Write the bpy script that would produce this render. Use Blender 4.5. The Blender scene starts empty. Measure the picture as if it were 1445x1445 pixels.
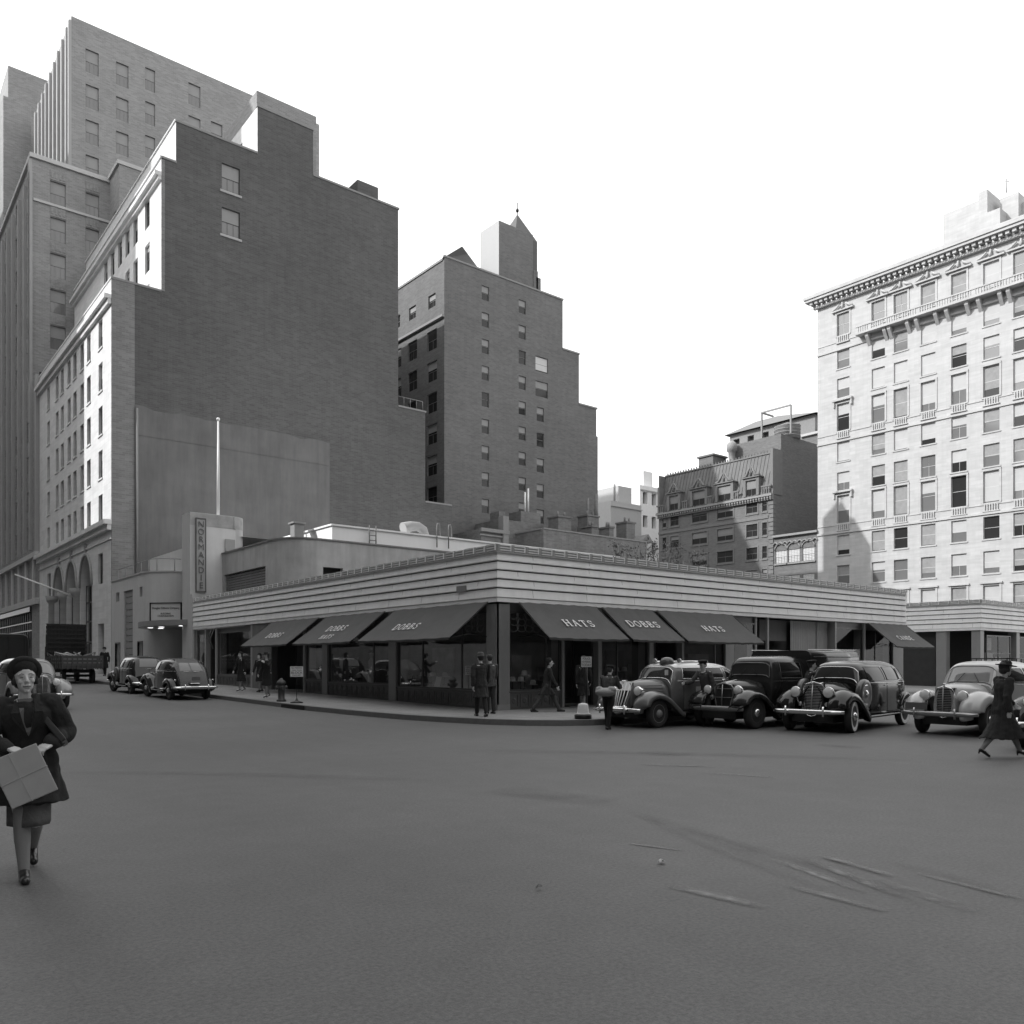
import bpy, bmesh, math, random
from math import sin, cos, pi, radians
from mathutils import Vector, Matrix
random.seed(7)
sc = bpy.context.scene
col = sc.collection

# ---------------------------------------------------------------- survey
# world axes: X runs along the avenue front of the hat shop, Y along the side street, Z up; origin = shop corner
CAMP = Vector((-16.14, -20.64, 1.65))
FW = (0.6296, 0.7768); RT = (0.7770, -0.6298); FPX = 1181.0
def ray(px): k = (px-722.5)/FPX; return FW[0]+k*RT[0], FW[1]+k*RT[1]
def onA(px, a=0.0):            # measured point of a wall x=a  -> y
    ra, rb = ray(px); t = (a-CAMP.x)/ra; return CAMP.y+t*rb
def onB(px, b=0.0):            # measured point of a wall y=b  -> x
    ra, rb = ray(px); t = (b-CAMP.y)/rb; return CAMP.x+t*ra
def zA(px, py, a=0.0): t = (a-CAMP.x)/ray(px)[0]; return CAMP.z+(935-py)/FPX*t
def zB(px, py, b=0.0): t = (b-CAMP.y)/ray(px)[1]; return CAMP.z+(935-py)/FPX*t
def gz(y):  return 0.0125*max(0.0, y)     # the side street climbs gently
def spot(px, py, z=0.0): t = (CAMP.z-z)*FPX/(py-935.0); ra, rb = ray(px); return CAMP.x+t*ra, CAMP.y+t*rb

# ---------------------------------------------------------------- materials
MATS = {}
def mat(name, g, rough=0.8, metal=0.0, spec=0.5, noise=0.0, nscale=3.0, bump=0.0, bscale=40.0, kind=None, coat=0.0, stain=0.0, g2=None):
    if name in MATS: return MATS[name]
    m = bpy.data.materials.new(name); m.use_nodes = True
    nt = m.node_tree; N = nt.nodes; Lk = nt.links
    bs = N['Principled BSDF']
    bs.inputs['Base Color'].default_value = (g, g, g, 1)
    bs.inputs['Roughness'].default_value = rough
    bs.inputs['Metallic'].default_value = metal
    bs.inputs['Specular IOR Level'].default_value = spec
    bs.inputs['Coat Weight'].default_value = coat
    tc = N.new('ShaderNodeTexCoord')
    geo = N.new('ShaderNodeNewGeometry')
    def math_(op, a, b=None, c=None):
        n = N.new('ShaderNodeMath'); n.operation = op
        for i, v in enumerate((a, b, c)):
            if v is None: continue
            if isinstance(v, (int, float)): n.inputs[i].default_value = v
            else: Lk.new(v, n.inputs[i])
        return n.outputs[0]
    def noise_(scale, det=4, vec=None, rgh=0.6):
        n = N.new('ShaderNodeTexNoise'); n.inputs['Scale'].default_value = scale
        n.inputs['Detail'].default_value = det; n.inputs['Roughness'].default_value = rgh
        Lk.new(vec if vec is not None else geo.outputs['Position'], n.inputs['Vector']); return n.outputs['Fac']
    val = None; hgt = None
    if kind in ('brick', 'stone'):
        sep = N.new('ShaderNodeSeparateXYZ'); Lk.new(geo.outputs['Position'], sep.inputs[0])
        h = math_('ADD', sep.outputs[0], sep.outputs[1])
        cmb = N.new('ShaderNodeCombineXYZ'); Lk.new(h, cmb.inputs[0]); Lk.new(sep.outputs[2], cmb.inputs[1])
        br = N.new('ShaderNodeTexBrick'); Lk.new(cmb.outputs[0], br.inputs['Vector'])
        if kind == 'brick':
            br.inputs['Scale'].default_value = 1.0; br.inputs['Brick Width'].default_value = 0.46; br.inputs['Row Height'].default_value = 0.15
            br.inputs['Mortar Size'].default_value = 0.012
            br.inputs['Color1'].default_value = (1.12,)*3+(1,); br.inputs['Color2'].default_value = (.86,)*3+(1,); br.inputs['Mortar'].default_value = (1.22,)*3+(1,)
        else:
            br.inputs['Scale'].default_value = 1.0; br.inputs['Brick Width'].default_value = 1.1; br.inputs['Row Height'].default_value = 0.46
            br.inputs['Mortar Size'].default_value = 0.012
            br.inputs['Color1'].default_value = (1.05,)*3+(1,); br.inputs['Color2'].default_value = (.95,)*3+(1,); br.inputs['Mortar'].default_value = (.93,)*3+(1,)
        bw = N.new('ShaderNodeRGBToBW'); Lk.new(br.outputs['Color'], bw.inputs[0])
        val = bw.outputs[0]
        # long horizontal tone drifts and broad weathering
        mp = N.new('ShaderNodeMapping'); mp.inputs['Scale'].default_value = (0.35, 0.35, 4.0); Lk.new(geo.outputs['Position'], mp.inputs['Vector'])
        n1 = noise_(0.9, 3, mp.outputs[0]); val = math_('MULTIPLY', val, math_('MULTIPLY_ADD', n1, 0.34, 0.83))
        hgt = br.outputs['Fac']
    if kind == 'wood':
        mp = N.new('ShaderNodeMapping'); mp.inputs['Scale'].default_value = (6, 6, 0.5); Lk.new(tc.outputs['Object'], mp.inputs['Vector'])
        val = math_('MULTIPLY_ADD', noise_(3, 5, mp.outputs[0]), 0.5, 0.75)
    if noise:
        n = noise_(nscale, 6); v = math_('MULTIPLY_ADD', n, 2*noise, 1-noise)
        val = v if val is None else math_('MULTIPLY', val, v)
    if stain:
        mp = N.new('ShaderNodeMapping'); mp.inputs['Scale'].default_value = (1.6, 1.6, 0.16); Lk.new(geo.outputs['Position'], mp.inputs['Vector'])
        n = noise_(1.3, 5, mp.outputs[0]); v = math_('MULTIPLY_ADD', n, 2*stain, 1-stain)
        val = v if val is None else math_('MULTIPLY', val, v)
    if val is not None:
        f = math_('MULTIPLY', val, g)
        Lk.new(f, bs.inputs['Base Color'])
    if bump:
        b = N.new('ShaderNodeBump'); b.inputs['Strength'].default_value = bump; b.inputs['Distance'].default_value = 0.02
        src = hgt if (hgt is not None and kind) else noise_(bscale, 5)
        if hgt is not None: src = math_('SUBTRACT', 1.0, hgt)
        Lk.new(src, b.inputs['Height']); Lk.new(b.outputs[0], bs.inputs['Normal'])
    MATS[name] = m; return m

def glassmat(name, tint=0.9, refl=0.10, rough=0.02):
    m = bpy.data.materials.new(name); m.use_nodes = True; nt = m.node_tree; N = nt.nodes; Lk = nt.links
    N.remove(N['Principled BSDF']); out = N['Material Output']
    tr = N.new('ShaderNodeBsdfTransparent'); tr.inputs[0].default_value = (tint,)*3+(1,)
    gl = N.new('ShaderNodeBsdfGlossy'); gl.inputs['Roughness'].default_value = rough; gl.inputs[0].default_value = (1, 1, 1, 1)
    fr = N.new('ShaderNodeLayerWeight'); fr.inputs['Blend'].default_value = 0.35
    ma = N.new('ShaderNodeMath'); ma.operation = 'MULTIPLY_ADD'; Lk.new(fr.outputs['Fresnel'], ma.inputs[0]); ma.inputs[1].default_value = 0.28; ma.inputs[2].default_value = refl
    mx = N.new('ShaderNodeMixShader'); Lk.new(ma.outputs[0], mx.inputs[0]); Lk.new(tr.outputs[0], mx.inputs[1]); Lk.new(gl.outputs[0], mx.inputs[2])
    Lk.new(mx.outputs[0], out.inputs[0]); MATS[name] = m; return m

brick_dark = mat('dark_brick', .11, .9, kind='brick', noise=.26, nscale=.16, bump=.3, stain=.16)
brick_strip = mat('worn_buff_brick', .21, .9, kind='brick', noise=.18, nscale=.5, bump=.2)
brick_mid = mat('tower_brick', .155, .9, kind='brick', noise=.24, nscale=.16, bump=.3, stain=.14)
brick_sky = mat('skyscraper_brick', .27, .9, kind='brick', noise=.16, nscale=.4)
brick_red = mat('red_brick', .15, .9, kind='brick', noise=.12, nscale=.6)
brick_old = mat('old_brick', .19, .95, kind='brick', noise=.3, nscale=.9, stain=.25)
stucco_grey = mat('grey_stucco', .155, .95, noise=.28, nscale=.5, stain=.3, bump=.15, bscale=30)
stucco = mat('pale_stucco', .5, .9, noise=.3, nscale=1.1, stain=.35, bump=.1, bscale=30)
cream = mat('painted_cream_stucco', .52, .75, noise=.08, nscale=2.0, stain=.14)
limestone = mat('limestone', .42, .85, kind='stone', noise=.10, nscale=.6, stain=.10)
limestone_w = mat('sun_brightened_limestone', .66, .85, kind='stone', noise=.10, nscale=.6, stain=.10)  # paler limestone copy, extra sunlight put into the colour of the office front
limestone_g = mat('limestone_street', .36, .85, kind='stone', noise=.12, nscale=.6, stain=.12)
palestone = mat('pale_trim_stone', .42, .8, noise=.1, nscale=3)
trimdk = mat('dark_terracotta', .26, .8, noise=.15, nscale=3)  # even dark trim tone for copings, louvres and railings
whitep = mat('white_roof_paint', .93, .6, noise=.04, nscale=1.0, stain=.05)
fasciam = mat('fascia_board', .88, .55, noise=.10, nscale=2.2, stain=.14)
copingl = mat('coping_relief', .85, .4, noise=.1, nscale=8)
copingm = mat('glazed_coping_tile', .40, .4, noise=.15, nscale=8)
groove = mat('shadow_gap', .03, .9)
darkint = mat('dark_interior', .018, .9)
roofm = mat('tar_roof', .06, .95, noise=.2, nscale=1)
framedk = mat('window_frame_dark', .06, .5)
framegr = mat('window_frame_grey', .16, .5)
frameld = mat('window_frame_pale', .5, .6)
blindm = mat('pale_blind', .6, .8, noise=.08, nscale=2)
blinds2 = mat('grey_blind', .3, .8, noise=.1, nscale=2)
pane_dk = mat('dark_pane', .028, .06, spec=.4)
pane_md = mat('sky_pane', .15, .08, spec=.9)
glass = glassmat('shop_glass', .8, .035)
bronze = mat('bronze_frame', .10, .35, metal=.6)
marble = mat('dark_marble', .03, .3, noise=.35, nscale=5)
pillarm = mat('fluted_pilaster', .27, .35, noise=.12, nscale=3)
canvas = mat('awning_canvas', .10, .9, noise=.16, nscale=2.5, bump=.2, bscale=120, stain=.12)
canvas_u = mat('awning_edge', .05, .9)
lettw = mat('white_lettering', .8, .7)
lettd = mat('dark_lettering', .03, .7)
signw = mat('white_sign_board', .62, .6, noise=.06, nscale=6)
signg = mat('grey_sign_board', .62, .6, noise=.06, nscale=4)
iron = mat('black_iron', .012, .4, spec=.4)
steel = mat('bright_steel', .6, .25, metal=.9)
polew = mat('white_pole_paint', .85, .4)
slate = mat('mansard_slate', .2, .7, noise=.25, nscale=1.4, stain=.25)
granite = mat('kerb_granite', .15, .8, noise=.25, nscale=9)

# ---------------------------------------------------------------- mesh builder
class MB:
    def __init__(s): s.v = []; s.f = []; s.m = []; s.sm = []; s.mk = []
    def mark(s): s.mk.append((len(s.v), len(s.f))); return s
    def build_each(s, name, mats, parent=None, origin=None):   # one object per marked piece
        mk = sorted(set([(0, 0)]+s.mk)); out = []
        for i, (v0, f0) in enumerate(mk):
            v1, f1 = mk[i+1] if i+1 < len(mk) else (len(s.v), len(s.f))
            if f1 <= f0: continue
            q = MB(); q.v = s.v[v0:v1]; q.f = [tuple(k-v0 for k in f) for f in s.f[f0:f1]]; q.m = s.m[f0:f1]; q.sm = s.sm[f0:f1]; out.append(q.build(name, mats, parent, origin))
        return out
    def add(s, vs, fs, mi=0, smooth=False):
        o = len(s.v); s.v += [tuple(p) for p in vs]
        for f in fs: s.f.append(tuple(i+o for i in f)); s.m.append(mi); s.sm.append(smooth)
        return s
    def quad(s, a, b, c, d, mi=0): return s.add([a, b, c, d], [(0, 1, 2, 3)], mi)
    def box(s, x0, x1, y0, y1, z0, z1, mi=0):
        v = [(x, y, z) for z in (z0, z1) for y in (y0, y1) for x in (x0, x1)]
        return s.add(v, [(0, 2, 3, 1), (4, 5, 7, 6), (0, 1, 5, 4), (2, 6, 7, 3), (0, 4, 6, 2), (1, 3, 7, 5)], mi)
    def bar(s, p, q, w, h=None, mi=0):
        p = Vector(p); q = Vector(q); d = (q-p)
        if d.length < 1e-6: return s
        d.normalize(); up = Vector((0, 0, 1)) if abs(d.z) < .95 else Vector((1, 0, 0))
        sx = d.cross(up).normalized(); sy = sx.cross(d).normalized(); h = h or w
        c = [(-w/2, -h/2), (w/2, -h/2), (w/2, h/2), (-w/2, h/2)]
        vs = [p+sx*a+sy*b for a, b in c]+[q+sx*a+sy*b for a, b in c]
        return s.add(vs, [(3, 2, 1, 0), (4, 5, 6, 7), (0, 1, 5, 4), (1, 2, 6, 5), (2, 3, 7, 6), (3, 0, 4, 7)], mi)
    def tube(s, pts, r, n=8, mi=0, caps=True):
        pts = [Vector(p) for p in pts]; rs = r if isinstance(r, (list, tuple)) else [r]*len(pts)
        rings = []; prev = None
        for i, p in enumerate(pts):
            d = (pts[min(i+1, len(pts)-1)]-pts[max(i-1, 0)]).normalized()
            if prev is None:
                up = Vector((0, 0, 1)) if abs(d.z) < .9 else Vector((1, 0, 0)); sx = d.cross(up).normalized()
            else: sx = (prev-d*prev.dot(d)).normalized()
            prev = sx; sy = d.cross(sx)
            rings.append([p+(sx*cos(2*pi*k/n)+sy*sin(2*pi*k/n))*rs[i] for k in range(n)])
        return s.loft(rings, mi, caps=caps, smooth=True)
    def loft(s, rings, mi=0, caps=True, closed=True, smooth=True):
        n = len(rings[0]); vs = [p for r in rings for p in r]; fs = []
        for i in range(len(rings)-1):
            for k in range(n if closed else n-1):
                a = i*n+k; b = i*n+(k+1) % n; fs.append((a, b, b+n, a+n))
        s.add(vs, fs, mi, smooth)
        if caps and closed:
            o = len(s.v)-len(vs)
            s.f.append(tuple(o+k for k in reversed(range(n)))); s.m.append(mi); s.sm.append(False)
            s.f.append(tuple(o+(len(rings)-1)*n+k for k in range(n))); s.m.append(mi); s.sm.append(False)
        return s
    def lathe(s, prof, c=(0, 0, 0), ax='z', n=24, mi=0, caps=True):
        rings = []
        for r, h in prof:
            ring = []
            for k in range(n):
                t = 2*pi*k/n; u, v = max(r, 1e-4)*cos(t), max(r, 1e-4)*sin(t)
                p = {'z': (u, v, h), 'x': (h, u, v), 'y': (u, h, v)}[ax]
                ring.append((c[0]+p[0], c[1]+p[1], c[2]+p[2]))
            rings.append(ring)
        return s.loft(rings, mi, caps=caps)
    def ell(s, c, r, n=16, mi=0, rot=None):
        rings = []
        for i in range(1, n//2):
            ph = pi*i/(n//2); ring = []
            for k in range(n):
                t = 2*pi*k/n; p = Vector((r[0]*sin(ph)*cos(t), r[1]*sin(ph)*sin(t), r[2]*cos(ph)))
                if rot is not None: p = rot @ p
                ring.append(Vector(c)+p)
            rings.append(ring)
        return s.loft(rings, mi)
    def prism(s, poly, f0, f1, mi=0):     # poly 2D, f0/f1 map (u,v)->point
        n = len(poly); a = [f0(*p) for p in poly]; b = [f1(*p) for p in poly]
        fs = [tuple(range(n)), tuple(range(2*n-1, n-1, -1))]+[(k, (k+1) % n, (k+1) % n+n, k+n) for k in range(n)]
        return s.add(a+b, fs, mi)
    # a wall with real openings: P(u,z,d); holes = (u0,u1,z0,z1)
    def wall(s, P, u0, u1, z0, z1, holes=(), depth=.35, mi=0, mr=None, mback=1, back=.9):
        hs = [h for h in holes if h[0] > u0 and h[1] < u1 and h[2] > z0-1e-6 and h[3] < z1+1e-6]
        U = sorted(set([u0, u1]+[h[0] for h in hs]+[h[1] for h in hs])); Z = sorted(set([z0, z1]+[h[2] for h in hs]+[h[3] for h in hs]))
        for j in range(len(Z)-1):
            zc = (Z[j]+Z[j+1])/2; run = None
            for i in range(len(U)-1):
                uc = (U[i]+U[i+1])/2
                inh = any(h[0] < uc < h[1] and h[2] < zc < h[3] for h in hs)
                if not inh and run is None: run = U[i]
                if (inh or i == len(U)-2) and run is not None:
                    e = U[i] if inh else U[i+1]
                    s.quad(P(run, Z[j], 0), P(e, Z[j], 0), P(e, Z[j+1], 0), P(run, Z[j+1], 0), mi); run = None
        mr = mi if mr is None else mr
        for (a, b, c, d) in hs:
            for (p, q) in (((a, c), (b, c)), ((b, c), (b, d)), ((b, d), (a, d)), ((a, d), (a, c))):
                s.quad(P(*p, 0), P(*q, 0), P(*q, back), P(*p, back), mr)
            s.quad(P(a, c, back), P(b, c, back), P(b, d, back), P(a, d, back), mback)
        return s
    def block(s, a0, a1, b0, b1, z0, z1, hA=(), hB=(), mi=0, roof=2, **k):
        s.wall(lambda u, z, d: (a0+d, u, z), b0, b1, z0, z1, hA, mi=mi, **k)
        s.wall(lambda u, z, d: (u, b0+d, z), a0, a1, z0, z1, hB, mi=mi, **k)
        s.quad((a1, b0, z0), (a1, b1, z0), (a1, b1, z1), (a1, b0, z1), mi)
        s.quad((a1, b1, z0), (a0, b1, z0), (a0, b1, z1), (a1, b1, z1), mi)
        s.quad((a0, b0, z1), (a1, b0, z1), (a1, b1, z1), (a0, b1, z1), roof)
        return s
    def build(s, name, mats, parent=None, origin=None):
        if not isinstance(mats, (list, tuple)): mats = [mats]
        o = origin if origin is not None else (root_loc(parent) if parent else Vector((0, 0, 0)))
        me = bpy.data.meshes.new(name)
        me.from_pydata([(p[0]-o[0], p[1]-o[1], p[2]-o[2]) for p in s.v], [], s.f)
        for mm in mats: me.materials.append(mm)
        nm = len(mats)
        me.polygons.foreach_set('material_index', [min(i, nm-1) for i in s.m])
        me.polygons.foreach_set('use_smooth', s.sm)
        me.update()
        ob = bpy.data.objects.new(name, me); col.objects.link(ob)
        if parent: ob.parent = parent
        elif origin is not None: ob.location = o
        return ob

def root_loc(o):
    while o.parent: o = o.parent
    return o.get('_w', None) and Vector(o['_w']) or Vector((0, 0, 0))
def thing(name, label, cat, loc=(0, 0, 0), rz=0.0, group=None, world=False):
    o = bpy.data.objects.new(name, None); col.objects.link(o); o.empty_display_size = .3
    o.location = loc; o.rotation_euler = (0, 0, rz); o['label'] = label; o['category'] = cat
    if group: o['group'] = group
    if world: o['_w'] = list(loc)
    return o
def tag(o, label, cat, group=None, kind=None):
    if label: o['label'] = label
    if cat: o['category'] = cat
    if group: o['group'] = group
    if kind: o['kind'] = kind
    return o
def struct(o, label=None):
    o['kind'] = 'structure'
    if label: o['label'] = label
    return o
def bevel(ob, w=.01, seg=2, ang=35):
    m = ob.modifiers.new('bevel', 'BEVEL'); m.width = w; m.segments = seg; m.limit_method = 'ANGLE'; m.angle_limit = radians(ang); return ob

# windows: frame mesh with pane and sometimes blind as children, meshes shared per size
WC = {}
def win_meshes(w, h, style, fm):
    key = (round(w, 2), round(h, 2), style, fm.name)
    if key in WC: return WC[key]
    f = MB(); t = .05 if w > .6 else .035
    f.box(-w/2, -w/2+t, -.04, .05, 0, h); f.box(w/2-t, w/2, -.04, .05, 0, h)
    f.box(-w/2+t, w/2-t, -.04, .05, h-t, h); f.box(-w/2+t, w/2-t, -.04, .05, 0, t)
    f.box(-w/2+t, w/2-t, -.03, .04, h*.5-t*.45, h*.5+t*.45)
    if style in ('six', 'four'):
        nb = 3 if style == 'six' else 2
        for i in range(1, nb):
            x = -w/2+w*i/nb; f.box(x-.015, x+.015, -.02, .03, t, h-t)
    if style == 'grid':
        for i in range(1, 4): x = -w/2+w*i/4; f.box(x-.015, x+.015, -.02, .03, t, h-t)
        for i in (1, 2, 3, 5, 6, 7):
            z = h*i/8; f.box(-w/2+t, w/2-t, -.02, .03, z-.012, z+.012)
    p = MB(); p.quad((-w/2+t, 0, t), (w/2-t, 0, t), (w/2-t, 0, h*.5), (-w/2+t, 0, h*.5))
    p.quad((-w/2+t, -.02, h*.5), (w/2-t, -.02, h*.5), (w/2-t, -.02, h-t), (-w/2+t, -.02, h-t))
    def me(mb, name, mt):
        o = mb.build(name, mt); d = o.data; bpy.data.objects.remove(o); return d
    WC[key] = (me(f, 'window', fm), {}, p, me); return WC[key]
def window(parent, face, plane, u, z, w, h, style='two', fm=None, pane=None, blind=None, recess=.22, bm=None, cls='window'):
    fm = fm or framedk; pane = pane or pane_dk
    fme, pd, pmb, mk = win_meshes(w, h, style, fm)
    R = root_loc(parent)
    o = bpy.data.objects.new('window', fme); col.objects.link(o); o.parent = parent
    if face == 'A': o.location = Vector((plane+recess, u, z))-R; o.rotation_euler = (0, 0, -pi/2)
    else: o.location = Vector((u, plane+recess, z))-R
    if pane.name not in pd: pd[pane.name] = mk(pmb, 'pane', pane)
    q = bpy.data.objects.new('pane', pd[pane.name]); col.objects.link(q); q.parent = o
    if blind:
        bm = bm or blindm; key = ('blind', round(w, 2), round(h, 2), round(blind, 2), bm.name)
        if key not in WC:
            b = MB(); b.quad((-w/2+.05, 0, h*(1-blind)), (w/2-.05, 0, h*(1-blind)), (w/2-.05, 0, h-.05), (-w/2+.05, 0, h-.05))
            oo = b.build('blind', bm); WC[key] = oo.data; bpy.data.objects.remove(oo)
        r = bpy.data.objects.new('blind', WC[key]); col.objects.link(r); r.parent = o; r.location = (0, -.027, 0)
    return o

def text_mesh(txt, size, thick=.004, spacing=1.0, align='CENTER', line=1.0):
    cu = bpy.data.curves.new('t', 'FONT'); cu.body = txt; cu.size = size; cu.extrude = thick; cu.align_x = align; cu.align_y = 'CENTER'
    cu.space_character = spacing; cu.space_line = line
    ob = bpy.data.objects.new('t', cu); col.objects.link(ob)
    dg = bpy.context.evaluated_depsgraph_get(); me = bpy.data.meshes.new_from_object(ob.evaluated_get(dg))
    bpy.data.objects.remove(ob); return me
def text_on(name, txt, size, M, mt, parent, thick=.004, **k):
    me = text_mesh(txt, size, thick, **k); me.transform(M); me.materials.clear(); me.materials.append(mt)
    o = bpy.data.objects.new(name, me); col.objects.link(o); o.parent = parent; return o
SER = {  # roman capitals in thick and thin strokes: (polyline, width)
 'D': [([(.12, 0), (.12, 1)], .16), ([(.0, .03), (.3, .03)], .06), ([(0, .97), (.3, .97)], .06), ([(.2, .97), (.5, .93), (.68, .72), (.72, .5), (.68, .28), (.5, .07), (.2, .03)], .11)],
 'O': [([(.38+.34*cos(t*pi/8), .5+.46*sin(t*pi/8)) for t in range(17)], .12)],
 'B': [([(.12, 0), (.12, 1)], .16), ([(0, .03), (.3, .03)], .06), ([(0, .97), (.3, .97)], .06), ([(.2, .97), (.48, .93), (.54, .76), (.46, .58), (.2, .53)], .1), ([(.2, .53), (.52, .48), (.62, .27), (.5, .07), (.2, .03)], .11)],
 'S': [([(.6, .98), (.6, .72)], .05), ([(.58, .82), (.42, .96), (.2, .93), (.1, .76), (.22, .58), (.46, .46), (.58, .28), (.46, .07), (.24, .04), (.08, .18)], .11), ([(.06, .28), (.06, .02)], .05)],
 'H': [([(.14, 0), (.14, 1)], .15), ([(.66, 0), (.66, 1)], .15), ([(.14, .5), (.66, .5)], .07), ([(0, .03), (.28, .03)], .06), ([(0, .97), (.28, .97)], .06), ([(.52, .03), (.8, .03)], .06), ([(.52, .97), (.8, .97)], .06)],
 'A': [([(.1, 0), (.4, 1)], .07), ([(.4, 1), (.7, 0)], .15), ([(.2, .36), (.58, .36)], .06), ([(-.02, .03), (.22, .03)], .06), ([(.56, .03), (.84, .03)], .06)],
 'T': [([(.36, 0), (.36, 1)], .16), ([(.02, .96), (.7, .96)], .07), ([(.22, .03), (.5, .03)], .06), ([(.04, 1), (.04, .76)], .05), ([(.68, 1), (.68, .76)], .05)],
 'C': [([(.66, .74), (.6, .9), (.4, .97), (.16, .84), (.06, .5), (.16, .16), (.4, .03), (.66, .16)], .12)],
 'N': [([(.12, 0), (.12, 1)], .07), ([(.12, 1), (.64, 0)], .15), ([(.64, 0), (.64, 1)], .07)],
 'L': [([(.14, 0), (.14, 1)], .15), ([(.02, .03), (.6, .03)], .07)],
 'E': [([(.14, 0), (.14, 1)], .15), ([(.02, .03), (.6, .03)], .07), ([(.02, .97), (.58, .97)], .07), ([(.14, .5), (.48, .5)], .06)]}
SERW = {'D': .78, 'O': .8, 'B': .7, 'S': .68, 'H': .84, 'A': .84, 'T': .74, 'C': .74, 'N': .78, 'L': .66, 'E': .68}
def serif(mb, txt, size, P, gap=.22):
    w = sum(SERW[c] for c in txt)+gap*(len(txt)-1); x = -w/2; k = 0
    for c in txt:
        for pl, t in SER[c]:
            for i in range(len(pl)-1):
                p, q = Vector(pl[i]), Vector(pl[i+1]); d = (q-p); n = Vector((-d.y, d.x)).normalized()*t/2; e = d.normalized()*t*.18
                if t < .1: n = n*1.35
                k += 1; off = .004+.0007*(k % 7)
                c4 = [p+n-e, q+n+e, q-n+e, p-n-e]
                mb.quad(*[P((x+v.x)*size, (v.y-.5)*size, off) for v in c4])
        x += SERW[c]+gap
# ================================================================ world, sun, camera
SUN_EL, SUN_AZ = 36.0, 155.0      # azimuth measured from +X towards +Y: light comes from over the side street
w = bpy.data.worlds.new('World'); sc.world = w; w.use_nodes = True
nt = w.node_tree; N = nt.nodes; Lk = nt.links
sky = N.new('ShaderNodeTexSky'); sky.sky_type = 'NISHITA'; sky.sun_disc = False
sky.sun_elevation = radians(SUN_EL); sky.sun_rotation = radians(90-SUN_AZ); sky.dust_density = 6; sky.air_density = 1.5; sky.altitude = 20
bw = N.new('ShaderNodeRGBToBW'); Lk.new(sky.outputs[0], bw.inputs[0])
mm = N.new('ShaderNodeMath'); mm.operation = 'MULTIPLY_ADD'; mm.inputs[1].default_value = .5; mm.inputs[2].default_value = 8.6   # bright haze veil over the sky
Lk.new(bw.outputs[0], mm.inputs[0])
bg = N['Background']; bg.inputs[1].default_value = 0.15; Lk.new(mm.outputs[0], bg.inputs[0])
sl = bpy.data.lights.new('sun', 'SUN'); sl.energy = 4.2; sl.angle = radians(.5); sl.color = (1, 1, 1)
so = bpy.data.objects.new('sun', sl); col.objects.link(so)
sd = Vector((cos(radians(SUN_AZ))*cos(radians(SUN_EL)), sin(radians(SUN_AZ))*cos(radians(SUN_EL)), sin(radians(SUN_EL))))
so.rotation_euler = (-sd).to_track_quat('-Z', 'Y').to_euler(); so.location = (-60, 60, 90)
cam = bpy.data.cameras.new('camera'); co = bpy.data.objects.new('camera', cam); col.objects.link(co); sc.camera = co
co.location = CAMP; co.rotation_euler = (pi/2, 0, math.atan2(FW[1], FW[0])-pi/2)
cam.sensor_width = 36; cam.lens = 36*FPX/1445; cam.shift_y = (935-722.5)/1445; cam.clip_end = 4000; cam.clip_start = .1
sc.view_settings.view_transform = 'Standard'; sc.view_settings.look = 'None'; sc.view_settings.exposure = 0
try: sc.cycles.transparent_max_bounces = 16; sc.cycles.max_bounces = 8
except Exception: pass

# ================================================================ ground
def ground_mat(name, base, joints=False):
    m = mat(name, base, .82, noise=.1, nscale=.35, bump=.35, bscale=55)
    nt = m.node_tree; N = nt.nodes; Lk = nt.links; bs = N['Principled BSDF']; geo = [n for n in N if n.type == 'NEW_GEOMETRY'][0]
    src = bs.inputs['Base Color'].links[0].from_socket
    def mul(a, b, op='MULTIPLY', c=None):
        n = N.new('ShaderNodeMath'); n.operation = op
        for i, v in enumerate((a, b, c)):
            if v is None: continue
            if isinstance(v, float): n.inputs[i].default_value = v
            else: Lk.new(v, n.inputs[i])
        return n.outputs[0]
    def nz(scale, sv=(1, 1, 1), rot=0, det=5):
        mp = N.new('ShaderNodeMapping'); mp.inputs['Scale'].default_value = sv; mp.inputs['Rotation'].default_value = (0, 0, rot); Lk.new(geo.outputs['Position'], mp.inputs['Vector'])
        n = N.new('ShaderNodeTexNoise'); n.inputs['Scale'].default_value = scale; n.inputs['Detail'].default_value = det; Lk.new(mp.outputs[0], n.inputs['Vector']); return n.outputs['Fac']
    a = mul(mul(nz(34, det=4), 1.3, 'MULTIPLY_ADD', .35), mul(nz(110, det=2), 1.0, 'MULTIPLY_ADD', .5))
    b = mul(nz(3, det=8), .34, 'MULTIPLY_ADD', .83)
    c = mul(nz(1.0, (.10, .5, 1), .15), .34, 'MULTIPLY_ADD', .83)      # wheel-polished lanes along the avenue
    d = mul(nz(1.0, (2.0, .12, 1)), .2, 'MULTIPLY_ADD', .9)
    e2 = mul(nz(.13, det=3), .7, 'MULTIPLY_ADD', .65)
    v = mul(mul(mul(a, b), mul(c, d)), e2); v = mul(src, v)
    if joints:
        br = N.new('ShaderNodeTexBrick'); Lk.new(geo.outputs['Position'], br.inputs['Vector']); br.offset = 0
        br.inputs['Scale'].default_value = 1; br.inputs['Brick Width'].default_value = 1.5; br.inputs['Row Height'].default_value = 1.5; br.inputs['Mortar Size'].default_value = .014
        br.inputs['Color1'].default_value = (1, 1, 1, 1); br.inputs['Color2'].default_value = (.9, .9, .9, 1); br.inputs['Mortar'].default_value = (.5, .5, .5, 1)
        b2 = N.new('ShaderNodeRGBToBW'); Lk.new(br.outputs['Color'], b2.inputs[0]); v = mul(v, b2.outputs[0])
    Lk.new(v, bs.inputs['Base Color']); return m
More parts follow.
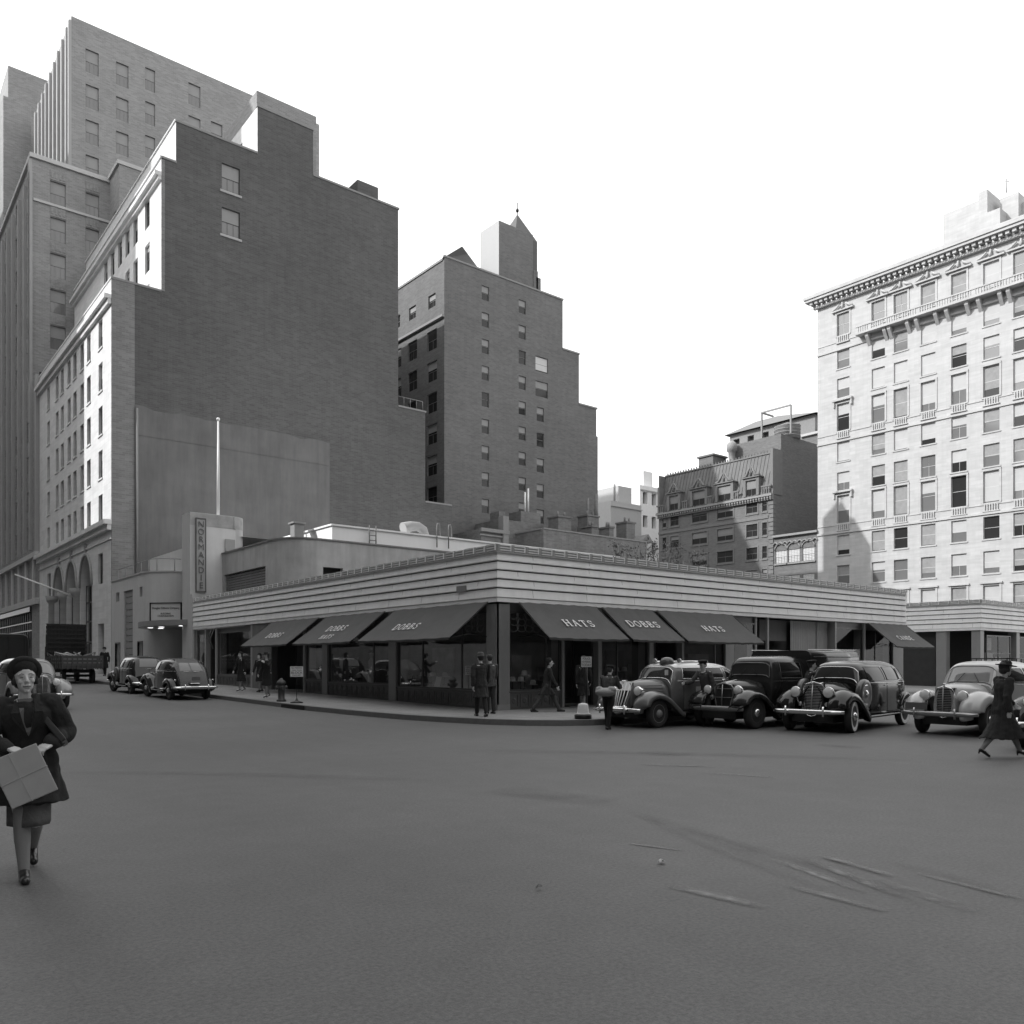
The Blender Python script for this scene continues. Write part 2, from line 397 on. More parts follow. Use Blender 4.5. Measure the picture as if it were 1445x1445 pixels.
asphalt = ground_mat('asphalt', .097); paving = ground_mat('concrete_paving', .24, True)
asphalt.node_tree.nodes['Principled BSDF'].inputs['Roughness'].default_value = .62
G = MB()
G.quad((-600, -600, 0), (900, -600, 0), (900, 0, 0), (-600, 0, 0)); G.quad((-600, 0, 0), (900, 0, 0), (900, 900, gz(900)), (-600, 900, gz(900)))
struct(G.build('road', asphalt))
KERB = [(-4.0, 400), (-4.0, 60), (-4.0, 7), (-3.95, 4.8), (-3.8, 3.0), (-3.6, 1.4), (-3.35, 0), (-3.05, -1.5), (-2.6, -3.0), (-2.1, -3.9), (-1.4, -4.55), (-.6, -4.9), (.6, -5.05), (67, -5.05)]
def off(path, d):
    out = []
    for i, p in enumerate(path):
        a = Vector(path[max(i-1, 0)]); b = Vector(path[min(i+1, len(path)-1)]); t = (b-a).normalized(); n = Vector((-t.y, t.x)); out.append((p[0]+n.x*d, p[1]+n.y*d))
    return out
kin = off(KERB, .16)
S = MB()
for i in range(len(kin)-1):
    (x0, y0), (x1, y1) = kin[i], kin[i+1]
    if i < len(kin)-2: S.quad((x0, y0, gz(y0)+.15), (x1, y1, gz(y1)+.15), (67, y1, gz(y1)+.15), (67, y0, gz(y0)+.15))
S.quad((kin[-2][0], kin[-2][1], .15), (67, kin[-2][1], .15), (67, -5.0, .15), (kin[-2][0], -4.95, .15))
struct(S.build('pavement', paving))
K = MB()
kk = [[(x, y, gz(y)-.05), (x, y, gz(y)+.15), (xi, yi, gz(yi)+.154), (xi, yi, gz(yi)-.05)] for (x, y), (xi, yi) in zip(KERB, kin)]
K.loft(kk, smooth=False); struct(K.build('kerb', granite))
F = MB(); F.box(82.5, 300, -200, 0, 0, .15); F.add([(82.5, 0, 0), (300, 0, 0), (300, 400, 5), (82.5, 400, 5), (82.5, 0, .15), (300, 0, .15), (300, 400, 5.15), (82.5, 400, 5.15)], [(0, 1, 5, 4), (1, 2, 6, 5), (3, 0, 4, 7), (4, 5, 6, 7)])
struct(F.build('pavement', paving))
F = MB(); F.box(-60, -25, 0.2, 300, -.05, .15); F.box(-25.0, -24.9, 0.2, 300, -.05, .15); struct(F.build('pavement', paving))
# worn paint, scrapes and tracks on the asphalt
def softmark(name, g, dens=.5, sc=5.0):
    m = mat(name, g, .8, noise=.25, nscale=9); nt = m.node_tree; N = nt.nodes; Lk = nt.links; bs = N['Principled BSDF']
    uv = N.new('ShaderNodeUVMap'); sep = N.new('ShaderNodeSeparateXYZ'); Lk.new(uv.outputs[0], sep.inputs[0])
    def M(op, a, b=None):
        n = N.new('ShaderNodeMath'); n.operation = op
        for i, v in enumerate((a, b)):
            if v is None: continue
            if isinstance(v, (int, float)): n.inputs[i].default_value = v
            else: Lk.new(v, n.inputs[i])
        return n.outputs[0]
    sx = M('SINE', M('MULTIPLY', sep.outputs[0], pi)); sy = M('SINE', M('MULTIPLY', sep.outputs[1], pi)); e = M('MULTIPLY', M('POWER', sx, .6), sy)
    geo = N.new('ShaderNodeNewGeometry'); nz = N.new('ShaderNodeTexNoise'); nz.inputs['Scale'].default_value = sc; nz.inputs['Detail'].default_value = 6; Lk.new(geo.outputs['Position'], nz.inputs['Vector'])
    f = M('MULTIPLY', M('MAXIMUM', M('SUBTRACT', M('MULTIPLY', nz.outputs['Fac'], 2.2), .55), 0.0), e); f = M('MINIMUM', M('MULTIPLY', f, dens), 1.0); Lk.new(f, bs.inputs['Alpha']); return m
def strip(name, a, b, wd, m, k, bend=0.0):
    a = Vector(spot(*a)); b = Vector(spot(*b)); d = (b-a).normalized(); n = Vector((-d.y, d.x)); vs = []; fs = []; uvs = []; N_ = 12
    for i in range(N_+1):
        t = i/N_; c = a+(b-a)*t+n*bend*sin(pi*t)
        for j, sg in enumerate((-1, 1)): p = c+n*sg*wd/2; vs.append((p.x, p.y, .004+.0006*k+gz(p.y))); uvs.append((t, j))
    for i in range(N_): fs.append((2*i, 2*i+1, 2*i+3, 2*i+2))
    mb = MB(); mb.add(vs, fs); o = mb.build(name, m); uvl = o.data.uv_layers.new(name='UVMap')
    for lp_ in o.data.loops: uvl.data[lp_.index].uv = uvs[lp_.vertex_index]
    return struct(o)
pl = softmark('worn_pale_streak', .22, 1.3, 4.0); pdk = softmark('dark_tyre_track', .065, .22, 3.0); pst = softmark('dark_oil_stain', .05, .3, 2.0)
k = 0
for (x0, y0, x1, y1, wd) in [(1122, 1224, 1200, 1252, .20), (1160, 1222, 1248, 1256, .22), (1262, 1250, 1350, 1278, .34), (1322, 1240, 1420, 1264, .18), (970, 1256, 1056, 1276, .26), (1140, 1258, 1225, 1280, .22), (902, 1193, 948, 1199, .10), (926, 1080.5, 990, 1082, .16), (1040, 1094, 1084, 1097, .12), (1000, 1092, 1030, 1093.5, .1), (150, 1000.5, 200, 1002, .10), (228, 1006.5, 276, 1007.5, .12), (92, 982, 124, 983, .12), (1180, 1215, 1240, 1232, .2)]:
    k += 1; ex, ey = (x1-x0)*.35, (y1-y0)*.35; strip('road_marking', (x0-ex, y0-ey), (x1+ex, y1+ey), wd*.62, pl, k)
for (a, b, wd, bd_) in [((880, 1145), (1100, 1225), .30, .12), ((900, 1150), (1180, 1262), .16, -.1), ((1250, 1218), (1440, 1275), .22, .1), ((60, 1092), (620, 1104), .5, .3), ((640, 1060), (1300, 1075), .7, .3), ((1000, 1180), (1330, 1290), .2, .1)]:
    k += 1; strip('tyre_track', a, b, wd, pdk, k, bd_)
for (x0, y0, x1, y1, wd) in [(700, 1115, 860, 1135, .8), (900, 1062, 980, 1066, .7), (1150, 1052, 1220, 1056, .7)]:
    k += 1; strip('oil_stain', (x0, y0), (x1, y1), wd, pst, k)
def cr(cx, cy, s, name, m, label):
    x, y = spot(cx, cy); b = MB(); ring = []; n = 11
    for i in range(n): t = 2*pi*i/n; r = s*random.uniform(.55, 1.2); ring.append((x+r*cos(t), y+r*sin(t)*.7, .012+random.uniform(0, .03)))
    b.add(ring+[(x, y, .045)], [(i, (i+1) % n, n) for i in range(n)]); o = b.build(name, m, origin=Vector((x, y, 0))); tag(o, label, 'litter')
cr(932, 1219, .045, 'scrap_of_paper', signw, 'small crumpled white paper scrap lying on the open asphalt')
cr(760, 1256, .028, 'pebble', granite, 'small dark clump of dirt lying on the asphalt near the foreground')

# ================================================================ hat shop on the corner
def sweep(mb, path, prof, mi=0, closed_prof=True, n=None):
    """profile (outward d, z) swept along a plan path given left-to-right seen from outside"""
    rings = []
    for i, p in enumerate(path):
        p = Vector(p); a = Vector(path[i-1]) if i else None; b = Vector(path[i+1]) if i < len(path)-1 else None
        t0 = (p-a).normalized() if a else (b-p).normalized(); t1 = (b-p).normalized() if b else t0
        n0 = Vector((t0.y, -t0.x)); n1 = Vector((t1.y, -t1.x)); nn = (n0+n1).normalized(); nn = nn/max(nn.dot(n0), .3)
        rings.append([(p.x+nn.x*d, p.y+nn.y*d, z) for d, z in prof])
    mb.loft(rings, mi, smooth=False); return mb
def fascia_parts(root, path, z0=3.70, z1=5.10):
    fm = MB(); n = 5; h = (z1-z0)/n
    for i in range(n):
        za = z0+i*h+(.0 if i == 0 else .036); zb = z0+(i+1)*h
        sweep(fm, path, [(.035, za), (.045, za+.02), (.0, zb), (-.1, zb), (-.1, za)])
    jt = MB(); jr = random.Random(int(path[0][0]*7+path[0][1]))
    for (p, q) in zip(path[:-1], path[1:]):
        p = Vector(p); q = Vector(q); t_ = (q-p).normalized(); nn = Vector((t_.y, -t_.x)); Ln = (q-p).length
        for i in range(n):
            u = jr.uniform(.6, 2.2); za = z0+i*h+.04; zb = z0+(i+1)*h-.004
            while u < Ln-.3:
                a, b_ = p+t_*u, p+t_*(u+.014); jt.mark(); jt.quad((a.x+nn.x*.046, a.y+nn.y*.046, za), (b_.x+nn.x*.046, b_.y+nn.y*.046, za), (b_.x+nn.x*.004, b_.y+nn.y*.004, zb), (a.x+nn.x*.004, a.y+nn.y*.004, zb)); u += jr.uniform(2.2, 2.6)
    sweep(fm, path, [(.02, z0-.14), (.02, z0-.012), (-.3, z0-.012), (-.3, z0-.14)])
    fb = fm.build('fascia', [fasciam], root); 
    jt.build('board_joints', mat('joint_shade', .32, .8), fb)
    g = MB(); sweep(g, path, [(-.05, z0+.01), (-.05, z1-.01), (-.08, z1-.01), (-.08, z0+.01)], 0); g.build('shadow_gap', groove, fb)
    c = MB(); sweep(c, path, [(.06, z1), (.06, z1+.035), (-.3, z1+.035), (-.3, z1)])
    for (p, q) in zip(path[:-1], path[1:]):
        p = Vector(p); q = Vector(q); t = (q-p).normalized(); nn = Vector((t.y, -t.x)); L = (q-p).length; k = int(L/.57); st = L/k
        for i in range(k):
            def Q(u, z, d, i=i): v = p+t*(i*st+u)+nn*d; return (v.x, v.y, z)
            def bx(u0, u1, za, zb, d0, d1, mi=0):
                vs = [Q(u, z, d) for z in (za, zb) for d in (d0, d1) for u in (u0, u1)]
                c.add(vs, [(0, 2, 3, 1), (4, 5, 7, 6), (0, 1, 5, 4), (2, 6, 7, 3), (0, 4, 6, 2), (1, 3, 7, 5)], mi)
            e = .012*(i % 2)
            bx(.015, st-.015, z1+.04, z1+.27+e, -.05, .02)
            for z in (.07, .15, .23): bx(.08, st-.09, z1+z, z1+z+.03, .02, .055, 1)
            bx(st-.09, st-.055, z1+.07, z1+.26, .02, .055, 1)
    c.build('coping', [copingm, copingl], root)
shop = thing('hat_shop', 'one-storey corner hat shop with pale striped fascia, dark awnings and display windows', 'shop', (0, 0, 0), world=True)
L, Rr = 28.5, 26.6
fascia_parts(shop, [(0, L), (0, 0), (Rr, 0)])
rf = MB(); rf.add([(.3, .3, 5.08), (Rr-.05, .3, 5.08), (Rr-.05, L, 5.08), (.3, L, 5.08)], [(0, 1, 2, 3)]); rf.box(Rr-.3, Rr, .08, 20, 3.7, 5.1); rf.box(.08, 20, L-.25, L-.02, 3.7, 5.3)
rf.build('roof', roofm, shop)
pm = MB()   # piers on the side street front
def pierA(p0, p1, d0=.05, d1=.6, z1=3.56, mb=pm, mi=0):
    y1, y0 = onA(p0, .1), onA(p1, .1); mb.mark(); mb.box(d0, d1, y0, y1, gz(y0), z1, mi); return y0, y1
def pierB(p0, p1, d0=.05, d1=.6, z1=3.56, mb=pm, mi=0):
    x0, x1 = onB(p0, .1), onB(p1, .1); mb.mark(); mb.box(x0, x1, d0, d1, 0, z1, mi)
pierA(269.5, 276); pierA(355, 358); pierA(429, 431.5); pierA(456, 463); pierA(550, 560); pierA(290, 292); pierA(305, 307)
for p in ((792, 795), (843, 848), (915, 921), (961, 964), (1022.5, 1034.5), (1177, 1179), (1218, 1220), (1259, 1273)): pierB(*p)
for p in (1066, 1083): pierB(p, p+2, .1, .2)
pm.build_each('pier', pillarm, shop)
lp = MB(); pierA(358, 385, .03, .5, mb=lp); lp.build('light_wall_panel', stucco_grey, shop)
cp = MB(); yc = onA(688, .1)
cp.box(.06, .55, .06, yc, 0, 3.56); cp.box(.06, onB(717, .1), .06, .55, 0, 3.56)
for i in range(9):
    yy = .1+i*(yc-.12)/8.6; cp.box(.035, .06, yy, yy+.04, .2, 3.5)
    xx = .1+i*(onB(717, .1)-.12)/8.6; cp.box(xx, xx+.035, .035, .06, .2, 3.5)
cp.box(.02, .5, .02, yc+.02, 0, .32); cp.box(.5, onB(717, .1)+.02, .02, .5, 0, .32)
cp.build('corner_pilaster', pillarm, shop)
# interior shell
it = MB()
it.quad((2.6, 2.6, .15), (2.6, L, .3), (2.6, L, 3.75), (2.6, 2.6, 3.75)); it.quad((2.6, 2.6, .15), (Rr, 2.6, .15), (Rr, 2.6, 3.75), (2.6, 2.6, 3.75))
it.quad((.1, .1, 3.69), (Rr-.3, .1, 3.69), (Rr-.3, L, 3.69), (.1, L, 3.69)); it.quad((.3, .3, .2), (Rr-.3, .3, .2), (Rr-.3, L, .5), (.3, L, .5))
it.box(Rr-.3, Rr-.05, .1, 20, 0, 3.7); it.box(.1, 2.6, L-.3, L-.1, 0, 3.7)
it.build('interior', mat('shop_interior', .22, .9, noise=.5, nscale=1.5), shop)
# display windows
def shopwin(face, p0, p1, zs=.74, zt=3.3, mull=(), bulk=True, deco=True):
    f = MB(); g = MB(); b = MB()
    if face == 'A': u1, u0 = onA(p0, .1), onA(p1, .1); P = lambda u, z, d: (d, u, z); ms = [onA(m, .1) for m in mull]
    else: u0, u1 = onB(p0, .1), onB(p1, .1); P = lambda u, z, d: (u, d, z); ms = [onB(m, .1) for m in mull]
    base = gz(u0) if face == 'A' else 0; zs += base
    def bx(mb, a, c, z0, z1, d0, d1, mi=0):
        vs = [P(u, z, d) for z in (z0, z1) for d in (d0, d1) for u in (a, c)]
        mb.add(vs, [(0, 2, 3, 1), (4, 5, 7, 6), (0, 1, 5, 4), (2, 6, 7, 3), (0, 4, 6, 2), (1, 3, 7, 5)], mi)
    bx(f, u0, u0+.06, zs, zt, .12, .2); bx(f, u1-.06, u1, zs, zt, .12, .2); bx(f, u0+.06, u1-.06, zt-.07, zt, .12, .2); bx(f, u0+.06, u1-.06, zs, zs+.05, .1, .2)
    for m in ms: bx(f, m-.02, m+.02, zs+.05, zt-.07, .13, .19)
    fo = f.build('shop_window', bronze, shop)
    g.quad(P(u0+.06, zs+.05, .16), P(u1-.06, zs+.05, .16), P(u1-.06, zt-.07, .16), P(u0+.06, zt-.07, .16)); g.build('pane', glass, fo)
    if bulk:
        bx(b, u0, u1, base+.1, zs-.01, .1, .3)
        bx(b, u0, u1, zs-.05, zs-.008, .06, .1)
        n = max(2, int((u1-u0)/.42)); s = (u1-u0)/n
        for i in range(n):
            a = u0+i*s
            bx(b, a+.04, a+s-.04, base+.22, base+.25, .08, .1); bx(b, a+.04, a+s-.04, zs-.13, zs-.10, .08, .1); bx(b, a+.04, a+.07, base+.25, zs-.13, .08, .1); bx(b, a+s-.07, a+s-.04, base+.25, zs-.13, .08, .1)
            if deco:
                cx, cz = a+s/2, (base+.22+zs-.10)/2
                for k in range(8):
                    t0, t1 = k*pi/4, (k+1)*pi/4
                    b.quad(P(cx+.1*cos(t0), cz+.1*sin(t0), .09), P(cx+.1*cos(t1), cz+.1*sin(t1), .09), P(cx+.07*cos(t1), cz+.07*sin(t1), .08), P(cx+.07*cos(t0), cz+.07*sin(t0), .08))
    tb = MB(); bx(tb, u0, u1, zt+.002, 3.56, .18, .3); tb.build('transom_panel', mat('bulkhead_panel', .10, .4, noise=.2, nscale=6), fo)
    b.build('bulkhead', mat('bulkhead_panel', .13, .4, noise=.2, nscale=6), fo)
    return u0, u1, zs
for a in ((279, 290), (307, 355), (431.5, 456), (463, 550, (526,)), (560, 688, (595, 650))):
    shopwin('A', a[0], a[1], mull=a[2] if len(a) > 2 else ())
for a in ((717, 792, (771.6,)), (848, 915, (872,)), (964, 1022.5, (1010,)), (1034.5, 1066, ()), (1179, 1218, ()), (1220, 1259, (1236,))):
    shopwin('B', a[0], a[1], mull=a[2])
dsp = random.Random(21)
def backdrop(x0, x1, y0, y1, z0, h, m, lab):
    b = MB(); b.box(x0, x1, y0, y1, z0, h); tag(b.build('display_screen', m, origin=Vector(((x0+x1)/2, (y0+y1)/2, z0))), lab, 'screen')
dm1, dm2, dm3 = mat('display_cloth', .30, .9, noise=.5, nscale=2.5), mat('display_wood', .16, .6, kind='wood'), mat('display_paper', .5, .8, noise=.3, nscale=3)
def on_(face, px): return onA(px, .9) if face == 'A' else onB(px, .9)
for i, (p0, p1, h, m_, lab) in enumerate(((468, 505, 1.9, dm1, 'pale folded cloth screen behind the glass of the middle side window'), (512, 545, 1.5, dm2, 'low wooden screen behind the mannequin in the side window'), (568, 600, 1.7, dm2, 'wooden screen at left inside the side window nearest the corner'), (610, 640, 2.2, dm1, 'tall cloth screen at the middle of the side window nearest the corner'))):
    y1_, y0_ = onA(p0, 1.2), onA(p1, 1.2); backdrop(1.2, 1.25, y0_, y1_, .2, h, m_, lab)
for (p0, p1, h, m_, lab) in ((722, 750, 1.9, dm1, 'pale cloth screen at left in the corner avenue window'), (760, 786, 1.5, dm2, 'wooden screen at right in the corner avenue window'), (856, 880, 2.1, dm2, 'wooden screen in the avenue window behind the messenger'), (886, 908, 1.6, dm1, 'cloth screen in the avenue window just left of the taxi'), (970, 1000, 2.0, dm1, 'cloth screen in the avenue window above the taxi roof'), (1184, 1210, 2.3, dm2, 'wooden screen in the far avenue window left of the shelves')):
    backdrop(onB(p0, 1.2), onB(p1, 1.2), 1.2, 1.25, .2, h, m_, lab)
hs_ = MB(); hs_.lathe([(.09, 0), (.09, .02), (.015, .04), (.012, .3)], (0, 0, 0), 'z', 10); hst = hs_.build('stand', bronze); hh_ = MB(); hh_.lathe([(.16, .28), (.165, .29), (.10, .30), (.095, .40), (.06, .44), (.0, .43)], (0, 0, 0), 'z', 16); hht = hh_.build('hat', mat('pale_felt', .5, .9))
m0, m1 = hst.data, hht.data; bpy.data.objects.remove(hst); bpy.data.objects.remove(hht)
def stand_at(x, y, z):
    t = thing('hat_stand', 'pale felt hat on a small stand behind the shop glass, one of several', 'hat stand', (x, y, z), dsp.uniform(0, 6), 'pale hats on stands in the display windows')
    for nm, d_ in (('stand', m0), ('hat', m1)): o = bpy.data.objects.new(nm, d_); col.objects.link(o); o.parent = t
for p in (472, 481, 492, 503, 540, 572, 590, 604, 632, 668): stand_at(.45+dsp.uniform(0, .5), onA(p, .6), .75+dsp.choice([0, .12, .3]))
for p in (724, 732, 779, 786, 856, 868, 889, 905, 974, 990, 1045, 1056, 1190, 1204): stand_at(onB(p, .6), .45+dsp.uniform(0, .5), .75+dsp.choice([0, .12, .3]))
sh_ = MB()
for i in range(5): sh_.box(onB(1238, .9), onB(1256, .9), .9, 1.3, .6+i*.5, .63+i*.5)
sh_.box(onB(1236, .9), onB(1238, .9), .9, 1.3, .3, 3.1); sh_.box(onB(1256, .9), onB(1258, .9), .9, 1.3, .3, 3.1)
tag(sh_.build('display_shelves', dm2, origin=Vector((onB(1247, .9), 1.1, .3))), 'open wooden shelves behind the glass beside the furthest awning', 'shelves')
# entrances: recessed doors with frames
def door(face, p0, p1, d=1.2):
    f = MB(); g = MB(); h = MB()
    if face == 'A': u1, u0 = onA(p0, .1), onA(p1, .1); P = lambda u, z, dd: (dd, u, z)
    else: u0, u1 = onB(p0, .1), onB(p1, .1); P = lambda u, z, dd: (u, dd, z)
    base = (gz(u0) if face == 'A' else 0)+.15
    def bx(mb, a, c, z0, z1, d0, d1):
        vs = [P(u, z, q) for z in (z0, z1) for q in (d0, d1) for u in (a, c)]
        mb.add(vs, [(0, 2, 3, 1), (4, 5, 7, 6), (0, 1, 5, 4), (2, 6, 7, 3), (0, 4, 6, 2), (1, 3, 7, 5)])
    c = (u0+u1)/2
    bx(f, u0+.02, u0+.1, base, 3.5, .3, d); bx(f, u1-.1, u1-.02, base, 3.5, .3, d); bx(f, u0+.1, u1-.1, 2.5, 3.5, d-.05, d+.03)
    for a in (u0+.1, c-.05, c+.0, u1-.15): bx(f, a, a+.05, base, 2.5, d-.03, d+.03)
    bx(f, u0+.15, u1-.15, base, base+.25, d-.025, d+.025)
    fo = f.build('door', bronze, shop)
    g.quad(P(u0+.1, base+.25, d), P(u1-.1, base+.25, d), P(u1-.1, 2.5, d), P(u0+.1, 2.5, d)); g.build('pane', glass, fo)
    bx(h, c-.09, c-.07, base+.8, base+1.2, d-.08, d-.05); bx(h, c+.07, c+.09, base+.8, base+1.2, d-.08, d-.05); h.build('handle', steel, fo)
    s = MB(); bx(s, u0+.05, u1-.05, base-.04, base+.02, .0, d); s.build('threshold', granite, fo)
door('A', 385.5, 429); door('B', 800, 843); door('B', 922, 961); door('A', 292, 305, .8); 
# unlet bay with corrugated hoarding
hb = MB()
for (p0, p1, dd) in ((1121, 1157, .3), (1159, 1174, .34)):
    x0, x1 = onB(p0, .1), onB(p1, .1); n = int((x1-x0)/.07); xs = [x0+(x1-x0)*i/n for i in range(n+1)]
    for i in range(n): hb.quad((xs[i], dd+.02*(i % 2), .2), (xs[i+1], dd+.02*((i+1) % 2), .2), (xs[i+1], dd+.02*((i+1) % 2), 3.5), (xs[i], dd+.02*(i % 2), 3.5))
hb.build('corrugated_hoarding', mat('hoarding_metal', .3, .6, noise=.2, nscale=2), shop)
wb = MB(); wb.box(onB(1083, .1), onB(1121, .1), .5, .55, 2.6, 3.5); wb.box(onB(1085, .1), onB(1178, .1), .12, .25, .15, .6); wb.build('wall_panel', stucco_grey, shop)
ct = MB(); xa, xb = onB(1085, .1), onB(1178, .1); ct.box(xa, xb, 1.2, 1.25, .2, 3.5); ct.build('back_partition', marble, shop)
# scalloped drape behind the corner glass
dr = MB()
for (face, u0, n) in (('B', onB(719, .1), 4), ('A', .85, 3)):
    for i in range(n):
        for j in range(3):
            r = .2; cx = u0+.2+i*.32; cz = 3.25-j*.2; pts = []
            for k in range(9):
                t = pi+pi*k/8; u, z = cx+r*cos(t), cz+r*1.1*sin(t); pts.append((u, .155-.03, z) if face == 'B' else (.155-.03, u, z))
            dr.tube(pts, .012, 5)
dr.build('swag_ornament', mat('swag_paint', .16, .6), shop)
# awnings
def awning(face, p0, p1, words, u0=None, u1=None, zt=3.58, zb=2.42, pj=1.55, gapu=.06, lsize=.36, ls=1.3, shift=0.0):
    if u0 is None:
        if face == 'A': u1, u0 = onA(p0, 0), onA(p1, 0)
        else: u0, u1 = onB(p0, 0), onB(p1, 0)
    u0 += gapu; u1 -= gapu
    P = (lambda u, z, d: (-d, u, z)) if face == 'A' else (lambda u, z, d: (u, -d, z))
    m = MB(); nu, nv = 16, 10; rows = []
    for j in range(nv+1):
        t = j/nv; row = []
        for i in range(nu+1):
            s = i/nu; sag = -.045*sin(pi*t)*(1-.35*cos(4*pi*s)) - .010*sin(s*34+t*3) - .02*sin(pi*s)*t
            row.append(P(u0+(u1-u0)*s, zt+(zb-zt)*t+sag, .04+(pj-.04)*t))
        rows.append(row)
    m.loft(rows, 0, caps=False, closed=False)
    lo = [[(p[0], p[1], p[2]-.02) for p in r] for r in rows]; m.loft(lo, 0, caps=False, closed=False)
    # front hem
    vs0 = rows[-1]; vs1 = [(p[0], p[1], p[2]-.07) for p in vs0]; m.loft([vs0, vs1], 1, caps=False, closed=False, smooth=False)
    o = m.build('awning', [canvas, canvas_u], shop)
    fr = MB()
    fr.tube([P(u0, zb-.03, pj-.02), P(u1, zb-.03, pj-.02)], .018, 6)
    for u in (u0+.03, u1-.03): fr.tube([P(u, zb-.03, pj-.02), P(u, zb+.12, .8), P(u, zb+.05, .08)], .014, 6); fr.tube([P(u, zt-.02, .06), P(u, zb-.03, pj-.02)], .014, 6)
    fr.build('awning_frame', iron, o)
    tl = MB(); sl_ = Vector((0, 0, 0)); dz, dd = zb-zt, pj-.04; ln = math.hypot(dz, dd)
    for (txt, tt, sz) in words:
        cu = (u0+u1)/2+shift
        def Q(x, y, of, tt=tt):
            # text frame: x runs left to right for the viewer, y up the slope
            uu = cu-x if face == 'A' else cu+x
            k = tt-y/ln; ns = -.035*sin(pi*k)
            return P(uu, zt+dz*k+of*dd/ln+ns*.55+.012, .04+dd*k-of*dz/ln)
        serif(tl, txt, sz*ls, Q)
    tl.build('lettering', lettw, o)
    return o
awning('A', 556.4, 688, [('DOBBS', .60, .26)], u0=.35, u1=onA(556.4, 0), shift=.55)
awning('A', 460.7, 546.7, [('DOBBS', .50, .26), ('HATS', .80, .2)])
awning('A', 0, 0, [('DOBBS', .62, .26)], u0=12.2, u1=17.3)
awning('B', 728, 843, [('HATS', .56, .27)], shift=.1)
awning('B', 845.5, 921, [('DOBBS', .5, .27)])
awning('B', 923, 1032.8, [('HATS', .56, .25)])
awning('B', 1221.7, 1277.5, [('CANDE', .62, .24)], pj=1.5)
# rolled bracket and rail of the furthest bay
rb = MB(); rb.tube([(-.05, onA(278, 0), 3.5), (-.05, onA(346, 0), 3.5)], .03, 6); yb = onA(301, 0)
rb.tube([(-.05, yb, 3.5), (-.3, yb+.1, 3.0), (-.1, yb-.2, 2.4)], .02, 6); rb.tube([(-.05, yb-.3, 3.5), (-.28, yb-.3, 2.9), (-.1, yb-.3, 2.4)], .02, 6)
rb.build('awning_bracket', framegr, shop)
pt = MB(); a0, a1 = onA(660, 0), onA(646, 0); pt.box(-.058, -.047, a0, a1, 3.98, 4.18); pt.build('repair_patch', mat('patched_board', .26, .7, noise=.2), shop)

# upper stucco storey at the back of the shop
def arcpts(cx, cy, r, a0, a1, n=10): return [(cx+r*cos(radians(a0+(a1-a0)*i/n)), cy+r*sin(radians(a0+(a1-a0)*i/n))) for i in range(n+1)]
uv = MB(); U0, V0, r = 1.9, 20.0, 1.7
path = [(U0, 29.1)]+arcpts(U0+r, V0+r, r, 180, 270, 14)+[(33, V0)]
hA = [(onA(374.7, U0), onA(316.6, U0), 5.3, zA(345, 805, U0))]
# straight left piece with an opening, curve, straight right piece with an opening
uv.wall(lambda u, z, d: (U0+d, u, z), V0+r, 29.1, 5.0, 8.15, [(max(a, V0+r+.02), b, c, d) for a, b, c, d in hA], back=.3, mback=1)
xh0, xh1 = onB(456, V0), onB(484, V0)
uv.wall(lambda u, z, d: (u, V0+d, z), U0+r, 33, 5.0, 8.15, [(max(xh0, U0+r+.02), xh1, 5.2, zB(470, 801, V0))], back=.3, mback=1)
arc = arcpts(U0+r, V0+r, r, 180, 270, 14); uv.loft([[(x, y, 5.0) for x, y in arc], [(x, y, 8.15) for x, y in arc]], 0, caps=False, closed=False)
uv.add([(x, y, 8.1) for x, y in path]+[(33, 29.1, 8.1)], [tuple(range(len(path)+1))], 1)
uo = uv.build('upper_storey', [stucco, groove], shop)
ed = MB(); sweep(ed, path, [(.06, 8.12), (.06, 8.2), (-.2, 8.2), (-.2, 8.12)]); ed.build('parapet_edge', trimdk, uo)
lv = MB(); y0, y1 = max(hA[0][0], V0+r+.02), hA[0][1]
for i in range(10): z = 5.35+i*(hA[0][3]-5.4)/10; lv.box(U0+.12, U0+.2, y0, y1, z, z+.1)
for i in range(8): yy = y0+(y1-y0)*i/8; lv.box(U0+.1, U0+.13, yy, yy+.03, 5.3, hA[0][3])
lv.build('louvre', trimdk, uo)

# ================================================================ cinema with its white roof, fin sign and canopy
cin = thing('cinema', 'low pale stucco cinema with white roof house, tall sign fin and rounded entrance canopy', 'cinema', (0, 38, gz(38)), world=True)
wb = MB(); wb.box(6.5, 30.5, 24.0, 45.5, 7.4, 9.66); wb.box(6.4, 30.6, 23.9, 45.6, 9.66, 9.76)
wb.build('white_roof_house', whitep, cin)
g1 = MB(); g1.box(5.3, 5.9, 26.5, 27.1, 8.15, 10.0); g1.box(5.2, 6.0, 26.4, 27.2, 10.0, 10.1); g1.build('roof_hatch', trimdk, cin)
def ladder(mb, x, y, z0, z1, w=.45, dx=1, hoop=True):
    for s in (-w/2, w/2):
        pts = [(x+s, y, z0), (x+s, y, z1)]
        if hoop: pts += [(x+s, y+.15, z1+.35), (x+s, y+.45, z1+.4), (x+s, y+.7, z1+.1), (x+s, y+.7, z1-.3)]
        mb.tube(pts, .035, 6)
    z = z0+.2
    while z < z1: mb.tube([(x-w/2, y, z), (x+w/2, y, z)], .025, 5); z += .3
ld = MB(); ladder(ld, onB(526, 23.8), 23.8, 7.9, 9.9, hoop=False); xx = onB(616, 23.9); 
for s in (0, .9): ld.tube([(xx+s, 23.85, 9.0), (xx+s, 23.85, 10.3), (xx+s+.12, 24.0, 10.55), (xx+s+.35, 24.1, 10.6), (xx+s+.5, 24.2, 10.4), (xx+s+.5, 24.2, 9.6)], .035, 6)
ld.build('roof_ladder', framegr, cin)
